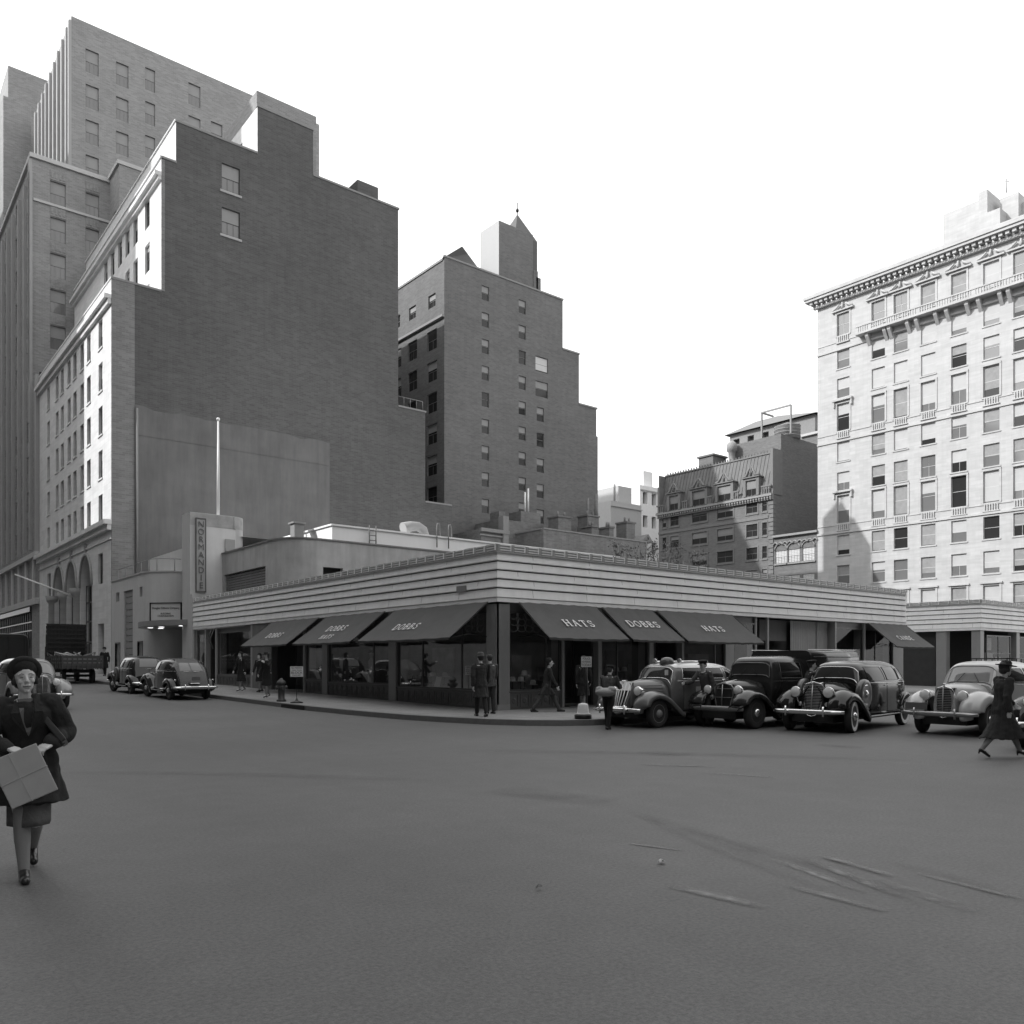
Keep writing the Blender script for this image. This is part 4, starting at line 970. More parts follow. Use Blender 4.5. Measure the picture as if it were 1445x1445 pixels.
# ================================================================ second tower with the roof tank house
tw = thing('apartment_tower', 'dark brick apartment tower with stepped right side and pointed tank house on top', 'building', (44, 60, gz(60)), world=True)
TY = 52.0
def tx(px): return onB(px, TY)
tz = lambda px, py: zB(px, py, TY)
xl = tx(627); prof = [(xl, tx(794), 0, tz(794, 496)), (xl, tx(817), 0, 0)]
z1_, z2_, z3_, z4_ = tz(786, 421), tz(806, 497), tz(829, 574), tz(842.5, 616)
colw = [(685, 1.0, 1.55, [zB(685, (553+155*k)/1445*350+280, TY) for k in range(0, 12)]), (737, 1.05, 1.5, [zB(737, (632+147.5*k)/1445*350+280, TY) for k in range(0, 12)])]
hw = []
for (p, ww, hh, zs) in colw:
    x = tx(p)
    for z in zs:
        if z > 14: hw.append((x-ww/2, x+ww/2, z-hh/2, z+hh/2))
x3 = tx(764.5)
big = [(x3-.95, x3+.95, zB(765, 525.5, TY), zB(765, 504.5, TY)), (x3-.95, x3+.95, zB(765, 560.5, TY), zB(765, 539, TY))]
hw += big
for k in range(7):
    z = zB(762.5, 585+36*k, TY)
    if z > 14: hw.append((tx(762.5)-.55, tx(762.5)+.55, z-.8, z+.8))
T = MB(); PT = lambda u, z, d: (u, TY+d, z)
xa, xb, xc, xd = tx(794), tx(817), tx(841.5), tx(843.5)
# split at step levels; windows live in the main part
def cl(h, z0, z1): return [q for q in h if q[2] > z0 and q[3] < z1]
lev = [0, z4_, z3_, z2_, z1_]; xe = [xd, xc, xb, xa]
T.wall(PT, xl, xa, 0, z1_, hw, back=.4, mback=1)
T.wall(PT, xa, xb, 0, z2_); T.wall(PT, xb, xc, 0, z3_); T.wall(PT, xc, xd, 0, z4_)
for (x, z0, z1) in ((xa, z2_, z1_), (xb, z3_, z2_), (xc, z4_, z3_), (xd, 0, z4_)): T.quad((x, TY, z0), (x, TY+20, z0), (x, TY+20, z1), (x, TY, z1))
for (x0, x1, z) in ((xl, xa, z1_), (xa, xb, z2_), (xb, xc, z3_)): T.quad((x0, TY, z), (x1, TY, z), (x1, TY+20, z), (x0, TY+20, z), 2)
# left side with windows
lc = [(576, 589), (602, 617)]
lcy = [(onA(582, xl)), onA(609.5, xl), onA(560, xl)]
hl = []
zt0 = zA(610, 480, xl)
for k in range(7):
    z = zt0-k*3.35
    for y in lcy: hl.append((y-.95, y+.95, z-1.05, z+1.05))
for y in lcy:
    z = zt0+4.2; hl.append((y-.7, y+.7, z-.7, z+.7))
T.wall(lambda u, z, d: (xl+d, u, z), TY, TY+20, 0, z1_-.3, hl, back=.5, mback=1)
T.quad((xl, TY+20, 0), (xd, TY+20, 0), (xd, TY+20, z1_), (xl, TY+20, z1_))
T.build('wall', [brick_mid, darkint, roofm], tw)
c = MB()
for (x0, x1, z) in ((xl, xa, z1_), (xa, xb, z2_), (xb, xc+.05, z3_)): c.box(x0-.05, x1+.08, TY-.08, TY+.25, z, z+.18)
c.box(xl-.3, xl, TY, TY+20, zA(627, 447, xl), zA(627, 447, xl)+.25); c.box(xl-.1, xl+.2, TY+.25, TY+20, z1_-.3, z1_-.1); c.build('coping', trimdk, tw)
for h in hw: window(tw, 'B', TY, (h[0]+h[1])/2, h[2], round(h[1]-h[0], 2), round(h[3]-h[2], 2), 'two', framegr, pane_dk, recess=.15, blind=(.9 if h == big[0] else (.45 if rnd.random() < .7 else None)), bm=(blindm if h == big[0] else blinds2))
for h in hl: window(tw, 'A', xl, (h[0]+h[1])/2, h[2], round(h[1]-h[0], 2), round(h[3]-h[2], 2), 'four', framegr, pane_dk, recess=.18, blind=rnd.choice([None, .4]), bm=blinds2)
# hipped roof and chimney house
rt = MB(); zt = z1_; xk = onB(660, TY+6); zk = zB(660, 358, TY+6)
rt.add([(xl, TY+.6, zt), (tx(686), TY+.6, zt), (tx(700), TY+18, zt), (xl, TY+18, zt), (xk-1.5, TY+5, zk), (xk, TY+6, zk), (xk, TY+12, zk), (xk-1.5, TY+12, zk)], [(0, 1, 5, 4), (1, 2, 6, 5), (2, 3, 7, 6), (3, 0, 4, 7), (4, 5, 6, 7)]); rt.build('hipped_roof', roofm, tw)
th_y = TY+3.0; q0, q1 = onB(704, th_y), onB(752, th_y); ztp, zbt = zB(704, 311, th_y), z1_
tk = MB(); yk = onA(678, q0)
tk.wall(lambda u, z, d: (q0+d, u, z), th_y, yk, zbt-.5, ztp); tk.wall(lambda u, z, d: (u, th_y+d, z), q0, q1, zbt-.5, ztp-.0, mi=1); tk.quad((q1, th_y, zbt), (q1, yk, zbt), (q1, yk, ztp), (q1, th_y, ztp)); tk.quad((q0, yk, zbt), (q1, yk, zbt), (q1, yk, ztp), (q0, yk, ztp)); tk.quad((q0, th_y, ztp), (q1, th_y, ztp), (q1, yk, ztp), (q0, yk, ztp))
tko = tk.build('tank_house', [mat('tank_sunlit_tone', .42, .7, noise=.05), brick_mid], tw)  # sunlit side given a lighter colour than the brick face beside it
sp_ = MB(); cx_, cyy = (onB(730, th_y+2.2)+.0), th_y+2.2; r_ = 1.7; za_, zb_ = ztp-.3, zB(729, 302, th_y+2.2)
sp_.add([(cx_-r_, cyy-r_, za_), (cx_+r_, cyy-r_, za_), (cx_+r_, cyy+r_, za_), (cx_-r_, cyy+r_, za_), (cx_, cyy, zb_)], [(0, 1, 4), (1, 2, 4), (2, 3, 4), (3, 0, 4)]); sp_.box(cx_-r_, cx_+r_, cyy-r_, cyy+r_, zbt, za_); sp_.build('pyramid_roof', mat('dark_slate', .09, .7, noise=.2), tko)
fi = MB(); fi.tube([(cx_, cyy, zb_-.2), (cx_, cyy, zb_+1.4)], .05, 6); fi.ell((cx_, cyy, zb_+.45), (.2, .2, .25), 10); fi.build('finial', iron, tko)
st_ = MB()
for (p, y0, y1) in ((756, 382, 404), (760, 392, 408)): x = onB(p, th_y); st_.box(x-.35, x+.35, th_y, th_y+1.5, zbt, zB(p, y0, th_y))
st_.build('chimney', brick_mid, tko)
# rooftop railing over the step at the left
rl = MB(); 
for k in range(5): x = 25+k*.7; rl.tube([(x, 47.2, 25.7), (x, 47.2, 26.7)], .03, 5)
rl.tube([(25, 47.2, 26.7), (27.8, 47.2, 26.7)], .03, 5); rl.build('roof_railing', trimdk, ofb)

# ================================================================ old row houses behind the shop
oh = thing('row_house', 'low old brick row house with blank scarred side wall and chimneys behind the shop roof', 'house', (48, 45, gz(45)), world=True)
HY = 43.0; hx0, hx1 = onB(767, HY), onB(912, HY); hz = zB(770, 747, HY)
H = MB(); H.block(hx0, hx1, HY, 50.5, 0, hz); o = H.build('wall', [brick_old, darkint, roofm], oh)
c = MB(); 
for i in range(26): x = hx0+(hx1-hx0)*i/26; c.box(x, x+(hx1-hx0)/26*.97, HY-.07, HY+.3, hz+random.uniform(-.02, .02), hz+.16)
c.box(hx0-.08, hx0+.2, HY+.3, 50.5, hz, hz+.15); c.build('coping', trimdk, oh)
c = MB(); x0 = onB(904, HY); c.add([(x0, HY, hz), (hx1+1, HY, hz), (hx1+1, HY, hz+.3), (onB(915, HY), HY, hz+1.0), (x0, HY, hz)] + [(x0, HY+3, hz), (hx1+1, HY+3, hz), (hx1+1, HY+3, hz+.3), (onB(915, HY), HY+3, hz+1.0), (x0, HY+3, hz)], [(0, 1, 2, 3), (5, 8, 7, 6), (0, 3, 8, 5), (3, 2, 7, 8)]); c.build('gable_end', brick_old, oh)
for (p0, p1, y0, y1, dy) in ((788, 806, 730.5, 749, 1.5), (835, 843, 744, 752, 1.2), (860, 866, 745, 755, 2), (884, 896, 738.5, 756, 2), (829, 845, 729, 750, 5)):
    c = MB(); yy = HY+dy; a, b_ = onB(p0, yy), onB(p1, yy); zt = zB((p0+p1)/2, y0, yy); c.box(a, b_, yy, yy+1.6, hz-.5, zt); c.box(a-.1, b_+.1, yy-.1, yy+1.7, zt, zt+.18)
    for k in range(2): c.lathe([(.14, zt+.18), (.12, zt+.7)], (a+(b_-a)*(k+.5)/2, yy+.6, 0), 'z', 10)
    c.build('chimney', brick_old, oh)
oh2 = thing('row_house', 'older brownstone row house with dark cornice and white flue pipes beside the tower', 'house', (36, 45, gz(45)), world=True)
H = MB(); x0, x1 = onB(679, 46), onB(718, 46); z = zB(690, 747, 46); wy = [(x0+1.2, x0+2.2, z-3.4, z-1.6), (x0+3.7, x0+4.7, z-3.4, z-1.6)]
H.block(x0, x1, 46, 51.5, 0, z, hB=wy); z2 = zB(740, 737, 47.5); H.block(x1+.02, onB(768, 47.5), 47.5, 51.8, 0, z2); H.build('wall', [brick_old, darkint, roofm], oh2)
for (a, b_, c1, d1) in wy: window(oh2, 'B', 46, (a+b_)/2, c1, 1.0, 1.8, 'two', framegr, pane_dk, recess=.1)
c = MB(); c.box(x0-.2, x1-.1, 45.7, 46.0, z-.3, z+.05); c.box(x0-.2, x1-.1, 45.85, 46, z-.7, z-.55); c.box(x1-.9, x1-.2, 45.75, 46.6, 10, zB(713, 728, 45.7)); c.build('cornice', trimdk, oh2)
c = MB(); x = onB(745, 48.5); c.box(x-1.0, x+1.8, 48.5, 50.5, z2-.5, z2+1.4); c.build('chimney', brick_old, oh2)
c = MB(); 
for k in (0, .45): c.tube([(x+k, 49, z2+1.4), (x+k, 49, z2+3.6+k)], .1, 8)
c.build('flue_pipe', polew, oh2)
c = MB(); x = onB(832, 49.5); c.box(x-.6, x+2.2, 49.5, 51, 12, z2+1.0); c.tube([(x+.2, 50, z2+1), (x+.2, 50, z2+4.4)], .14, 8); c.tube([(x+1.6, 50, z2+1), (x+1.6, 50, z2+5)], .22, 8); c.build('chimney', brick_old, oh2)
c = MB(); c.box(onB(704, 48), onB(713, 48), 48, 49.5, z-1, zB(708, 722, 48)); c.build('roof_bulkhead', brick_old, oh2)
# far pale buildings between tower and mansard house
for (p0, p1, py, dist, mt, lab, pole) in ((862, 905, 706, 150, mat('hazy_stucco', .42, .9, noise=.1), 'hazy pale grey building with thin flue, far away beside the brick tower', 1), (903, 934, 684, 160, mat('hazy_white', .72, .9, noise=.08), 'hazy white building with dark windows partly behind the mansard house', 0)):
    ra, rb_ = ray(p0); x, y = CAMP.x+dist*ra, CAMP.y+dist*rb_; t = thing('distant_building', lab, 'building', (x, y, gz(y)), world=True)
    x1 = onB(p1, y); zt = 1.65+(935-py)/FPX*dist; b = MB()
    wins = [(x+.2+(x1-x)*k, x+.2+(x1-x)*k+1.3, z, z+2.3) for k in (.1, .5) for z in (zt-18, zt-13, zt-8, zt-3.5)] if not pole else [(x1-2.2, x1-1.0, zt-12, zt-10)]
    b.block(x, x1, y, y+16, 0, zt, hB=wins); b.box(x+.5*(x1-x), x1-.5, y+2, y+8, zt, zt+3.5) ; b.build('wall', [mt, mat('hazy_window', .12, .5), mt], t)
    b = MB(); b.box(x-.1, x1+.1, y-.2, y, zt-1.0, zt-.8); b.build('stone_band', palestone, t)
    if pole: b = MB(); b.tube([(x+3, y+2, zt), (x+3, y+2, zt+3.6)], .2, 8); b.build('flue_pipe', trimdk, t)

# ================================================================ mansard apartment house, small house, pale hotel on the far avenue side
AX = 88.0
mtrim = mat('shade_darkened_trim', .17, .8, noise=.2, nscale=2); mblind = mat('shade_darkened_blind', .22, .8, noise=.1)  # trim and blinds darkened in colour so the front looks shaded
mh = thing('mansard_house', 'brick apartment house with steep slate mansard, dormers and balustrade', 'building', (AX+8, 60, gz(60)), world=True)
my0, my1 = onA(1091, AX), onA(929.5, AX); zc_ = zA(1090, 697, AX); zt_ = zA(1093, 634, AX)
cols = [(952, 1.7), (987, 2.9), (1023, 2.9), (1061, 1.9)]; small = [(937.6, .8), (1079, .8)]
rws = [(zA(1061, 789.5, AX), zA(1061, 773, AX)), (zA(1061, 757.6, AX), zA(1061, 740, AX)), (zA(1061, 724, AX), zA(1061, 707, AX))]
d_ = rws[0][0]-rws[1][0]; rws.insert(0, (rws[0][0]+d_, rws[0][1]+d_)); rws.insert(0, (rws[0][0]+d_, rws[0][1]+d_))
hh = []
for (p, ww) in cols+small:
    y = onA(p, AX)
    for (a, b_) in rws: hh.append((y-ww/2, y+ww/2, a, b_, p))
M = MB(); M.wall(lambda u, z, d: (AX+d, u, z), my0, my1, 0, zc_, [h[:4] for h in hh], back=.5, mback=1); M.wall(lambda u, z, d: (u, my0+d, z), AX, AX+22, 0, zt_); M.quad((AX+22, my0, 0), (AX+22, my1, 0), (AX+22, my1, zt_), (AX+22, my0, zt_)); M.quad((AX, my1, 0), (AX+22, my1, 0), (AX+22, my1, zt_), (AX, my1, zt_))
M.quad((AX+2, my0, zt_), (AX+22, my0, zt_), (AX+22, my1, zt_), (AX+2, my1, zt_), 2); M.build('wall', [brick_red, darkint, roofm], mh)
for h in hh: window(mh, 'A', AX, (h[0]+h[1])/2, h[2], round(h[1]-h[0], 2), round(h[3]-h[2], 2), 'four' if h[1]-h[0] > 1 else 'two', framegr, pane_dk, recess=.12, blind=rnd.choice([None, .5, .35, .6]), bm=mblind)
q = MB()
for h in hh:
    t = .2 if h[1]-h[0] > 1 else .12
    q.mark()
    q.box(AX-.06, AX, h[0]-t, h[0], h[2]-.15, h[3]+.2); q.box(AX-.06, AX, h[1], h[1]+t, h[2]-.15, h[3]+.2); q.box(AX-.06, AX, h[0], h[1], h[3], h[3]+.2); q.box(AX-.1, AX, h[0]-t, h[1]+t, h[2]-.3, h[2]-.15)
q.mark(); k = 0
z = 10
while z < zc_-1:
    q.box(AX-.09, AX+.5+.2*(k % 2), my0-.05, my0+.5+.3*(k % 2), z, z+.5); k += 1; z += .62
q.mark(); q.box(AX-.1, AX, my0+.8, my1, rws[-1][0]-1.1, rws[-1][0]-.7); q.build_each('stone_trim', mtrim, mh)
q = MB(); q.box(AX-.7, AX, my0-.1, my1+.1, zc_-.3, zc_); q.box(AX-.35, AX, my0-.05, my1+.05, zc_-.8, zc_-.3)
n = 46
for i in range(n): y = my0+(my1-my0)*i/n; q.box(AX-.6, AX-.35, y, y+.25, zc_-.6, zc_-.3)
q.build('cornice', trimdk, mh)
dor = [onA(p, AX) for p, _ in cols]
q = MB(); 
y = my0+.3
while y < my1-.3:
    if all(abs(y-dy) > 1.9 for dy in dor): q.box(AX-.55, AX-.4, y, y+.14, zc_+.1, zc_+1.1)
    y += .38
prev = my0
for dy in sorted(dor)+[my1+1.9]:
    if dy-1.9-prev > .3: q.box(AX-.6, AX-.35, prev, dy-1.9, zc_+1.1, zc_+1.3); q.box(AX-.6, AX-.35, prev, dy-1.9, zc_, zc_+.12)
    prev = dy+1.9
q.build('balustrade', mtrim, mh)
q = MB(); sx_ = 1.7
q.quad((AX-.1, my0+.3, zc_), (AX-.1, my1-.1, zc_), (AX+sx_, my1-.1, zt_), (AX+sx_, my0+.3, zt_))
y = my0+.5
while y < my1: q.bar((AX-.13, y, zc_), (AX+sx_-.03, y, zt_), .07); y += .62
q.build('mansard_roof', mat('weathered_copper_roof', .12, .7, noise=.3, nscale=1.2, stain=.3), mh)
q = MB(); q.box(AX-.2, AX+2.2, my0-.08, my0+.35, zc_, zt_+.2); q.box(AX-.2, AX+1.2, my1-.3, my1+.08, zc_, zt_-2.0); q.box(AX+sx_-.15, AX+sx_+.2, my0, my1, zt_, zt_+.2)
for i in range(40): y = my0+(my1-my0)*i/40; q.box(AX+sx_-.08, AX+sx_+.08, y, y+.12, zt_+.2, zt_+.5)
q.build('roof_cresting', mtrim, mh)
for i, (p, ww) in enumerate(cols):
    y = dor[i]; hgt = 2.3; wd_ = 1.2 if i in (1, 2) else .9
    q = MB(); x0 = AX-.3; z0 = zc_+.2
    q.box(x0, AX+1.6, y-wd_-.45, y-wd_, z0, z0+hgt); q.box(x0, AX+1.6, y+wd_, y+wd_+.45, z0, z0+hgt); q.box(x0, AX+1.6, y-wd_-.45, y+wd_+.45, z0+hgt, z0+hgt+.35); q.box(x0-.2, AX+1.4, y-wd_-.6, y+wd_+.6, z0+hgt+.35, z0+hgt+.5)
    for s in (-1, 1): q.tube([(x0, y+s*(wd_+.4), z0+hgt+.6), (x0, y+s*(wd_*.8), z0+hgt+.7), (x0, y+s*.5, z0+hgt+1.3), (x0, y+s*.15, z0+hgt+1.9)], [.12, .2, .16, .1], 6)
    q.tube([(x0, y, z0+hgt+.5), (x0, y, z0+hgt+2.3)], [.22, .06], 6); q.ell((x0, y, z0+hgt+1.15), (.12, .3, .35), 8)
    q.build('dormer', mtrim, mh)
    window(mh, 'A', AX-.15, y, z0, wd_*2, hgt, 'four', framegr, pane_dk, recess=.1, blind=.55, bm=mblind)
q = MB(); p_ = onB
q.block(AX+5, AX+17, my0+2, my0+11, zt_, zA(1060, 622, AX+5)); q.block(AX+2.2, AX+5.5, my0+12.2, my0+15, zt_-1, zt_+1.9); q.box(AX+2.0, AX+5.7, my0+12, my0+15.2, zt_+1.9, zt_+2.15); q.build('roof_house', [brick_red, darkint, roofm], mh)
q = MB(); q.lathe([(.9, 0), (.5, 1.0), (.55, 2.4), (.8, 2.6), (.8, 3.6), (.3, 4.1)], (AX+4, my0+10, zt_-.2), 'z', 16); q.build('roof_ventilator', trimdk, mh)
q = MB(); cy2 = my0+3.5; cx2 = AX+9; zz = zA(1060, 622, AX+5)
q.lathe([(1.9, zz), (1.9, zz+1.9), (2.0, zz+2.0), (.1, zz+2.7)], (cx2, cy2, 0), 'z', 24)
for z in (zz+.4, zz+.9, zz+1.4): q.lathe([(1.94, z), (1.94, z+.1)], (cx2, cy2, 0), 'z', 24)
q.build('water_tank', trimdk, mh)
q = MB(); fx = AX+6
for (a, b_) in (((fx, my0+1, zz), (fx, my0+1, zz+4.2)), ((fx, my0+6, zz), (fx, my0+6, zz+4.2)), ((fx, my0+1, zz+4.2), (fx, my0+6, zz+4.2)), ((fx, my0+6, zz+4.2), (fx+3, my0+6, zz+4.2))): q.bar(a, b_, .22)
q.build('steel_frame', trimdk, mh)
# second brick mass further back with its own hipped roof
bk = thing('distant_building', 'hazy house with broad hipped roof rising behind the mansard house', 'building', (120, 70, gz(70)), world=True)
bx_ = 118.0; y0, y1 = onA(1150, bx_), onA(1030, bx_); z0 = zA(1040, 612, bx_); b = MB(); b.block(bx_, bx_+20, y0, y1, 0, z0, hA=[(y0+3+i*3.2, y0+4.4+i*3.2, z0-3, z0-1) for i in range(7)])
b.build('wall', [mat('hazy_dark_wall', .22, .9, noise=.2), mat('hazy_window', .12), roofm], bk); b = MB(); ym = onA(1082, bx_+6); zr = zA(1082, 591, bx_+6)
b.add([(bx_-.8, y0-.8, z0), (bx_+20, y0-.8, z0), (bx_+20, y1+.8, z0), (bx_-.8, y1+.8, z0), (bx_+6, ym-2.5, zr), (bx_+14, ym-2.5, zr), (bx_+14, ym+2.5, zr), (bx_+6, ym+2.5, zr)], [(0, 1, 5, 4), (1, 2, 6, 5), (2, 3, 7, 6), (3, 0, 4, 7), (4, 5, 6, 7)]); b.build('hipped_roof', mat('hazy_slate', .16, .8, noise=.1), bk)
# brick wing behind, right of the mansard house
wgb = thing('brick_building', 'tall dark brick building squeezed between the mansard house and the pale hotel', 'building', (115, 45, gz(45)), world=True)
b = MB(); wy0 = onA(1165, 112); wy1 = onA(1131, 112); zq = zA(1140, 612, 112); b.block(112, 130, wy0, wy1, 0, zq, hA=[(wy0+2, wy0+3.2, zq-4.5, zq-2.5)]); b.block(118, 130, wy0-6, wy0+5, zq, zq+2.5); b.build('wall', [brick_red, darkint, roofm], wgb)
b = MB(); b.box(111.6, 112, wy0, wy1, zq-.4, zq); b.tube([(111.7, wy1-1, zq-7), (111.7, wy1-1, zq-2)], .5, 8); b.build('cornice', palestone, wgb)
hzs = thing('town_house', 'small low brick house with arched corbel cornice between mansard house and hotel', 'house', (AX+5, 45, gz(45)), world=True)
sy0, sy1 = onA(1154, AX), my0-.02; zs_ = zA(1120, 755.5, AX)
cc = [1102, 1120, 1140.5]; hh = []
for p in cc:
    y = onA(p, AX)
    for (a, b_) in ((zA(1120, 793, AX), zA(1120, 775, AX)), (zA(1120, 829, AX), zA(1120, 811.5, AX))): hh.append((y-.9, y+.9, a, b_))
b = MB(); b.block(AX+.05, AX+18, sy0, sy1, 0, zs_, hA=hh); b.build('wall', [brick_red, darkint, roofm], hzs)
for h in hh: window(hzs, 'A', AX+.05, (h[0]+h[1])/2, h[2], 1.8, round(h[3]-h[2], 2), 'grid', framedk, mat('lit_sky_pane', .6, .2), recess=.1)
b = MB(); b.box(AX-.35, AX+.3, sy0, sy1, zs_, zs_+.3)
n = 9
for i in range(n):
    y = sy0+(sy1-sy0)*(i+.5)/n; r = (sy1-sy0)/n/2
    b.tube([(AX-.1, y+r*.85*cos(t), zs_-1.1+r*.9*sin(t)) for t in [pi*k/8 for k in range(9)]], .1, 5)
for p in cc:
    y = onA(p, AX); z = hh[0][3]; b.tube([(AX-.02, y+1.0*cos(t), z+.1+.9*sin(t)) for t in [pi*k/8 for k in range(9)]], .1, 5); b.box(AX-.15, AX+.05, y-1.1, y+1.1, hh[0][2]-.25, hh[0][2]-.05)
b.build('corbel_cornice', trimdk, hzs)

# ---- pale hotel
ht = thing('hotel', 'large pale stone hotel front with regular sash windows, balustrades and deep cornice at right', 'building', (AX+10, 28, gz(28)), world=True)
hy1 = onA(1153.7, AX); hy0 = -2.0
ycol = [38.0, 33.2, 30.3, 26.9, 23.3, 19.7, 16.5, 13.0]
frz = [(4.2, 6.8, 0), (7.8, 10.6, 3), (12, 14.6, 0), (16.0, 18.6, 0), (20.2, 23.9, 1), (24.4, 27.0, 0), (28.4, 31.0, 0), (32.5, 36.1, 1), (36.9, 39.5, 0), (40.8, 43.2, 0), (45.2, 48.1, 2)]
hh = []; ww = 1.75
for y in ycol:
    for (a, b_, k) in frz: hh.append((y-ww/2, y+ww/2, a, b_, k, y))
b = MB(); b.wall(lambda u, z, d: (AX+d, u, z), hy0, hy1, 0, 50.2, [h[:4] for h in hh], back=.6, mback=1)
b.quad((AX, hy1, 0), (AX+30, hy1, 0), (AX+30, hy1, 50), (AX, hy1, 50)); b.quad((AX, hy0, 0), (AX+30, hy0, 0), (AX+30, hy0, 50), (AX, hy0, 50)); b.quad((AX, hy0, 50), (AX+30, hy0, 50), (AX+30, hy1, 50), (AX, hy1, 50), 2)
b.quad((AX+30, hy0, 0), (AX+30, hy1, 0), (AX+30, hy1, 50), (AX+30, hy0, 50))
b.build('wall', [limestone, darkint, roofm], ht)
q = MB()
q.box(AX-1.25, AX, hy0, hy1+1.2, 50.6, 50.95); q.box(AX-1.4, AX, hy0, hy1+1.35, 50.95, 51.35); q.box(AX-.5, AX+.3, hy0, hy1+.3, 51.35, 51.9); q.box(AX-.45, AX, hy0, hy1+.4, 49.7, 50.05)
y = hy0
while y < hy1+.8: q.box(AX-1.0, AX, y, y+.42, 50.2, 50.6); q.box(AX-.55, AX-.45, y, y+.12, 49.75, 49.95); q.box(AX-.55, AX-.45, y+.3, y+.42, 49.75, 49.95); y += .72
q.build('cornice', limestone, ht)
q = MB()
for z in (19.2, 31.4, 43.6): q.box(AX-.14, AX, hy0, hy1+.02, z-.35, z-.1); q.box(AX-.07, AX, hy0, hy1+.01, z+.75, z+.85)
q.build('string_course', limestone, ht); q = MB()
for h in hh:
    a, c_, z0, z1, k, y = h; q.mark()
    q.box(AX-.09, AX, a-.16, c_+.16, z0-.16, z0)
    if k in (1, 2): q.box(AX-.08, AX, a-.22, a, z0, z1+.2); q.box(AX-.08, AX, c_, c_+.22, z0, z1+.2); q.box(AX-.1, AX, a-.22, c_+.22, z1+.0, z1+.2)
    if k == 3: q.box(AX-.08, AX, a-.25, a, z0, z1+.22); q.box(AX-.08, AX, c_, c_+.25, z0, z1+.22); q.box(AX-.22, AX, a-.35, c_+.35, z1+.22, z1+.4)
    if k == 1 and abs(y-38) < .1: q.box(AX-.4, AX, a-.5, c_+.5, z1+.35, z1+.6); q.box(AX-.3, AX, a-.45, a-.25, z1-.4, z1+.35); q.box(AX-.3, AX, c_+.25, c_+.45, z1-.4, z1+.35)
    if k == 2:   # broken pediment
        for s in (-1, 1):
            q.tube([(AX-.25, y+s*1.45, z1+.55), (AX-.25, y+s*.95, z1+.75), (AX-.25, y+s*.45, z1+1.15)], [.12, .15, .12], 6)
        q.box(AX-.35, AX, y-1.5, y+1.5, z1+.3, z1+.48); q.tube([(AX-.25, y, z1+.5), (AX-.25, y, z1+1.35)], [.2, .1], 6)
q.build_each('window_surround', limestone, ht)
q = MB()
for h in hh:
    a, c_, z0, z1, k, y = h
    if k == 1 or (k == 2 and abs(y-38) < .1):
        n = 6; q.mark()
        for i in range(n): yy = a+.05+(c_-a-.1)*(i+.5)/n; q.box(AX-.16, AX-.04, yy-.07, yy+.07, z0-.95, z0-.16)
        q.box(AX-.2, AX, a-.05, c_+.05, z0-1.05, z0-.93)
q.mark(); yy = 2.0
while yy < 35.6:
    if int((yy-2)/1.9) % 2 == 0 or True: q.box(AX-1.05, AX-.9, yy-.06, yy+.06, 44.35, 45.1)
    yy += .3 if (int(yy*10) % 21) > 3 else .55
q.box(AX-1.1, AX-.85, 1, 35.7, 45.1, 45.25); q.box(AX-1.2, AX, 1, 35.7, 44.1, 44.35); q.build_each('balustrade', limestone, ht)
bk_ = mat('balustrade_shadow', .3, .9)
q = MB()
for y in ycol[1:]:
    for s in (-1.15, 1.15): q.mark(); q.add([(AX, y+s-.2, 44.1), (AX-.9, y+s-.2, 44.1), (AX-.85, y+s-.2, 43.7), (AX, y+s-.2, 42.6), (AX, y+s+.2, 44.1), (AX-.9, y+s+.2, 44.1), (AX-.85, y+s+.2, 43.7), (AX, y+s+.2, 42.6)], [(0, 1, 2, 3), (4, 7, 6, 5), (1, 5, 6, 2), (2, 6, 7, 3), (0, 4, 5, 1)])
q.build_each('bracket', limestone, ht)
rr = random.Random(11)
for h in hh:
    if h[5] < 2: continue
    r = rr.random(); bl = .95 if r < .26 else (.75 if r < .48 else (.55 if r < .74 else (.4 if r < .9 else None)))
    window(ht, 'A', AX, h[5], h[2], ww, round(h[3]-h[2], 2), 'two' if rr.random() < .8 else 'four', frameld, rr.choice([pane_md, pane_md, pane_dk]), recess=.22, blind=bl, bm=rr.choice([mat('hotel_blind', .42, .8, noise=.15, nscale=.8), mat('hotel_curtain', .25, .8, noise=.3, nscale=2)]) if True else mat('hotel_blind', .5, .8, noise=.15, nscale=.8))
q = MB()
for (p0, p1, y0_, X, dp) in ((1381, 1393, 272, AX+6, 6), (1411, 1437, 281, AX+8, 5), (1331, 1381, 303, AX+9, 12), (1437, 1460, 288, AX+9, 8)):
    u1, u0 = onA(p0, X), onA(p1, X); q.mark(); q.block(X, X+dp, u0, u1, 50, zA(p0, y0_, X))
q.box(AX+6, AX+14, onA(1411, AX+6)-.0, onA(1393, AX+6), 50, zA(1393, 300, AX+6)); q.build_each('penthouse', [limestone, darkint, limestone], ht)
q = MB(); q.tube([(AX+9, onA(1420, AX+9), 60), (AX+9, onA(1420, AX+9), zA(1420, 252, AX+9))], .06, 6); q.tube([(AX+9, onA(1417, AX+9), zA(1417, 256, AX+9)), (AX+9, onA(1424, AX+9), zA(1424, 256, AX+9))], .04, 6); q.build('antenna', trimdk, ht)

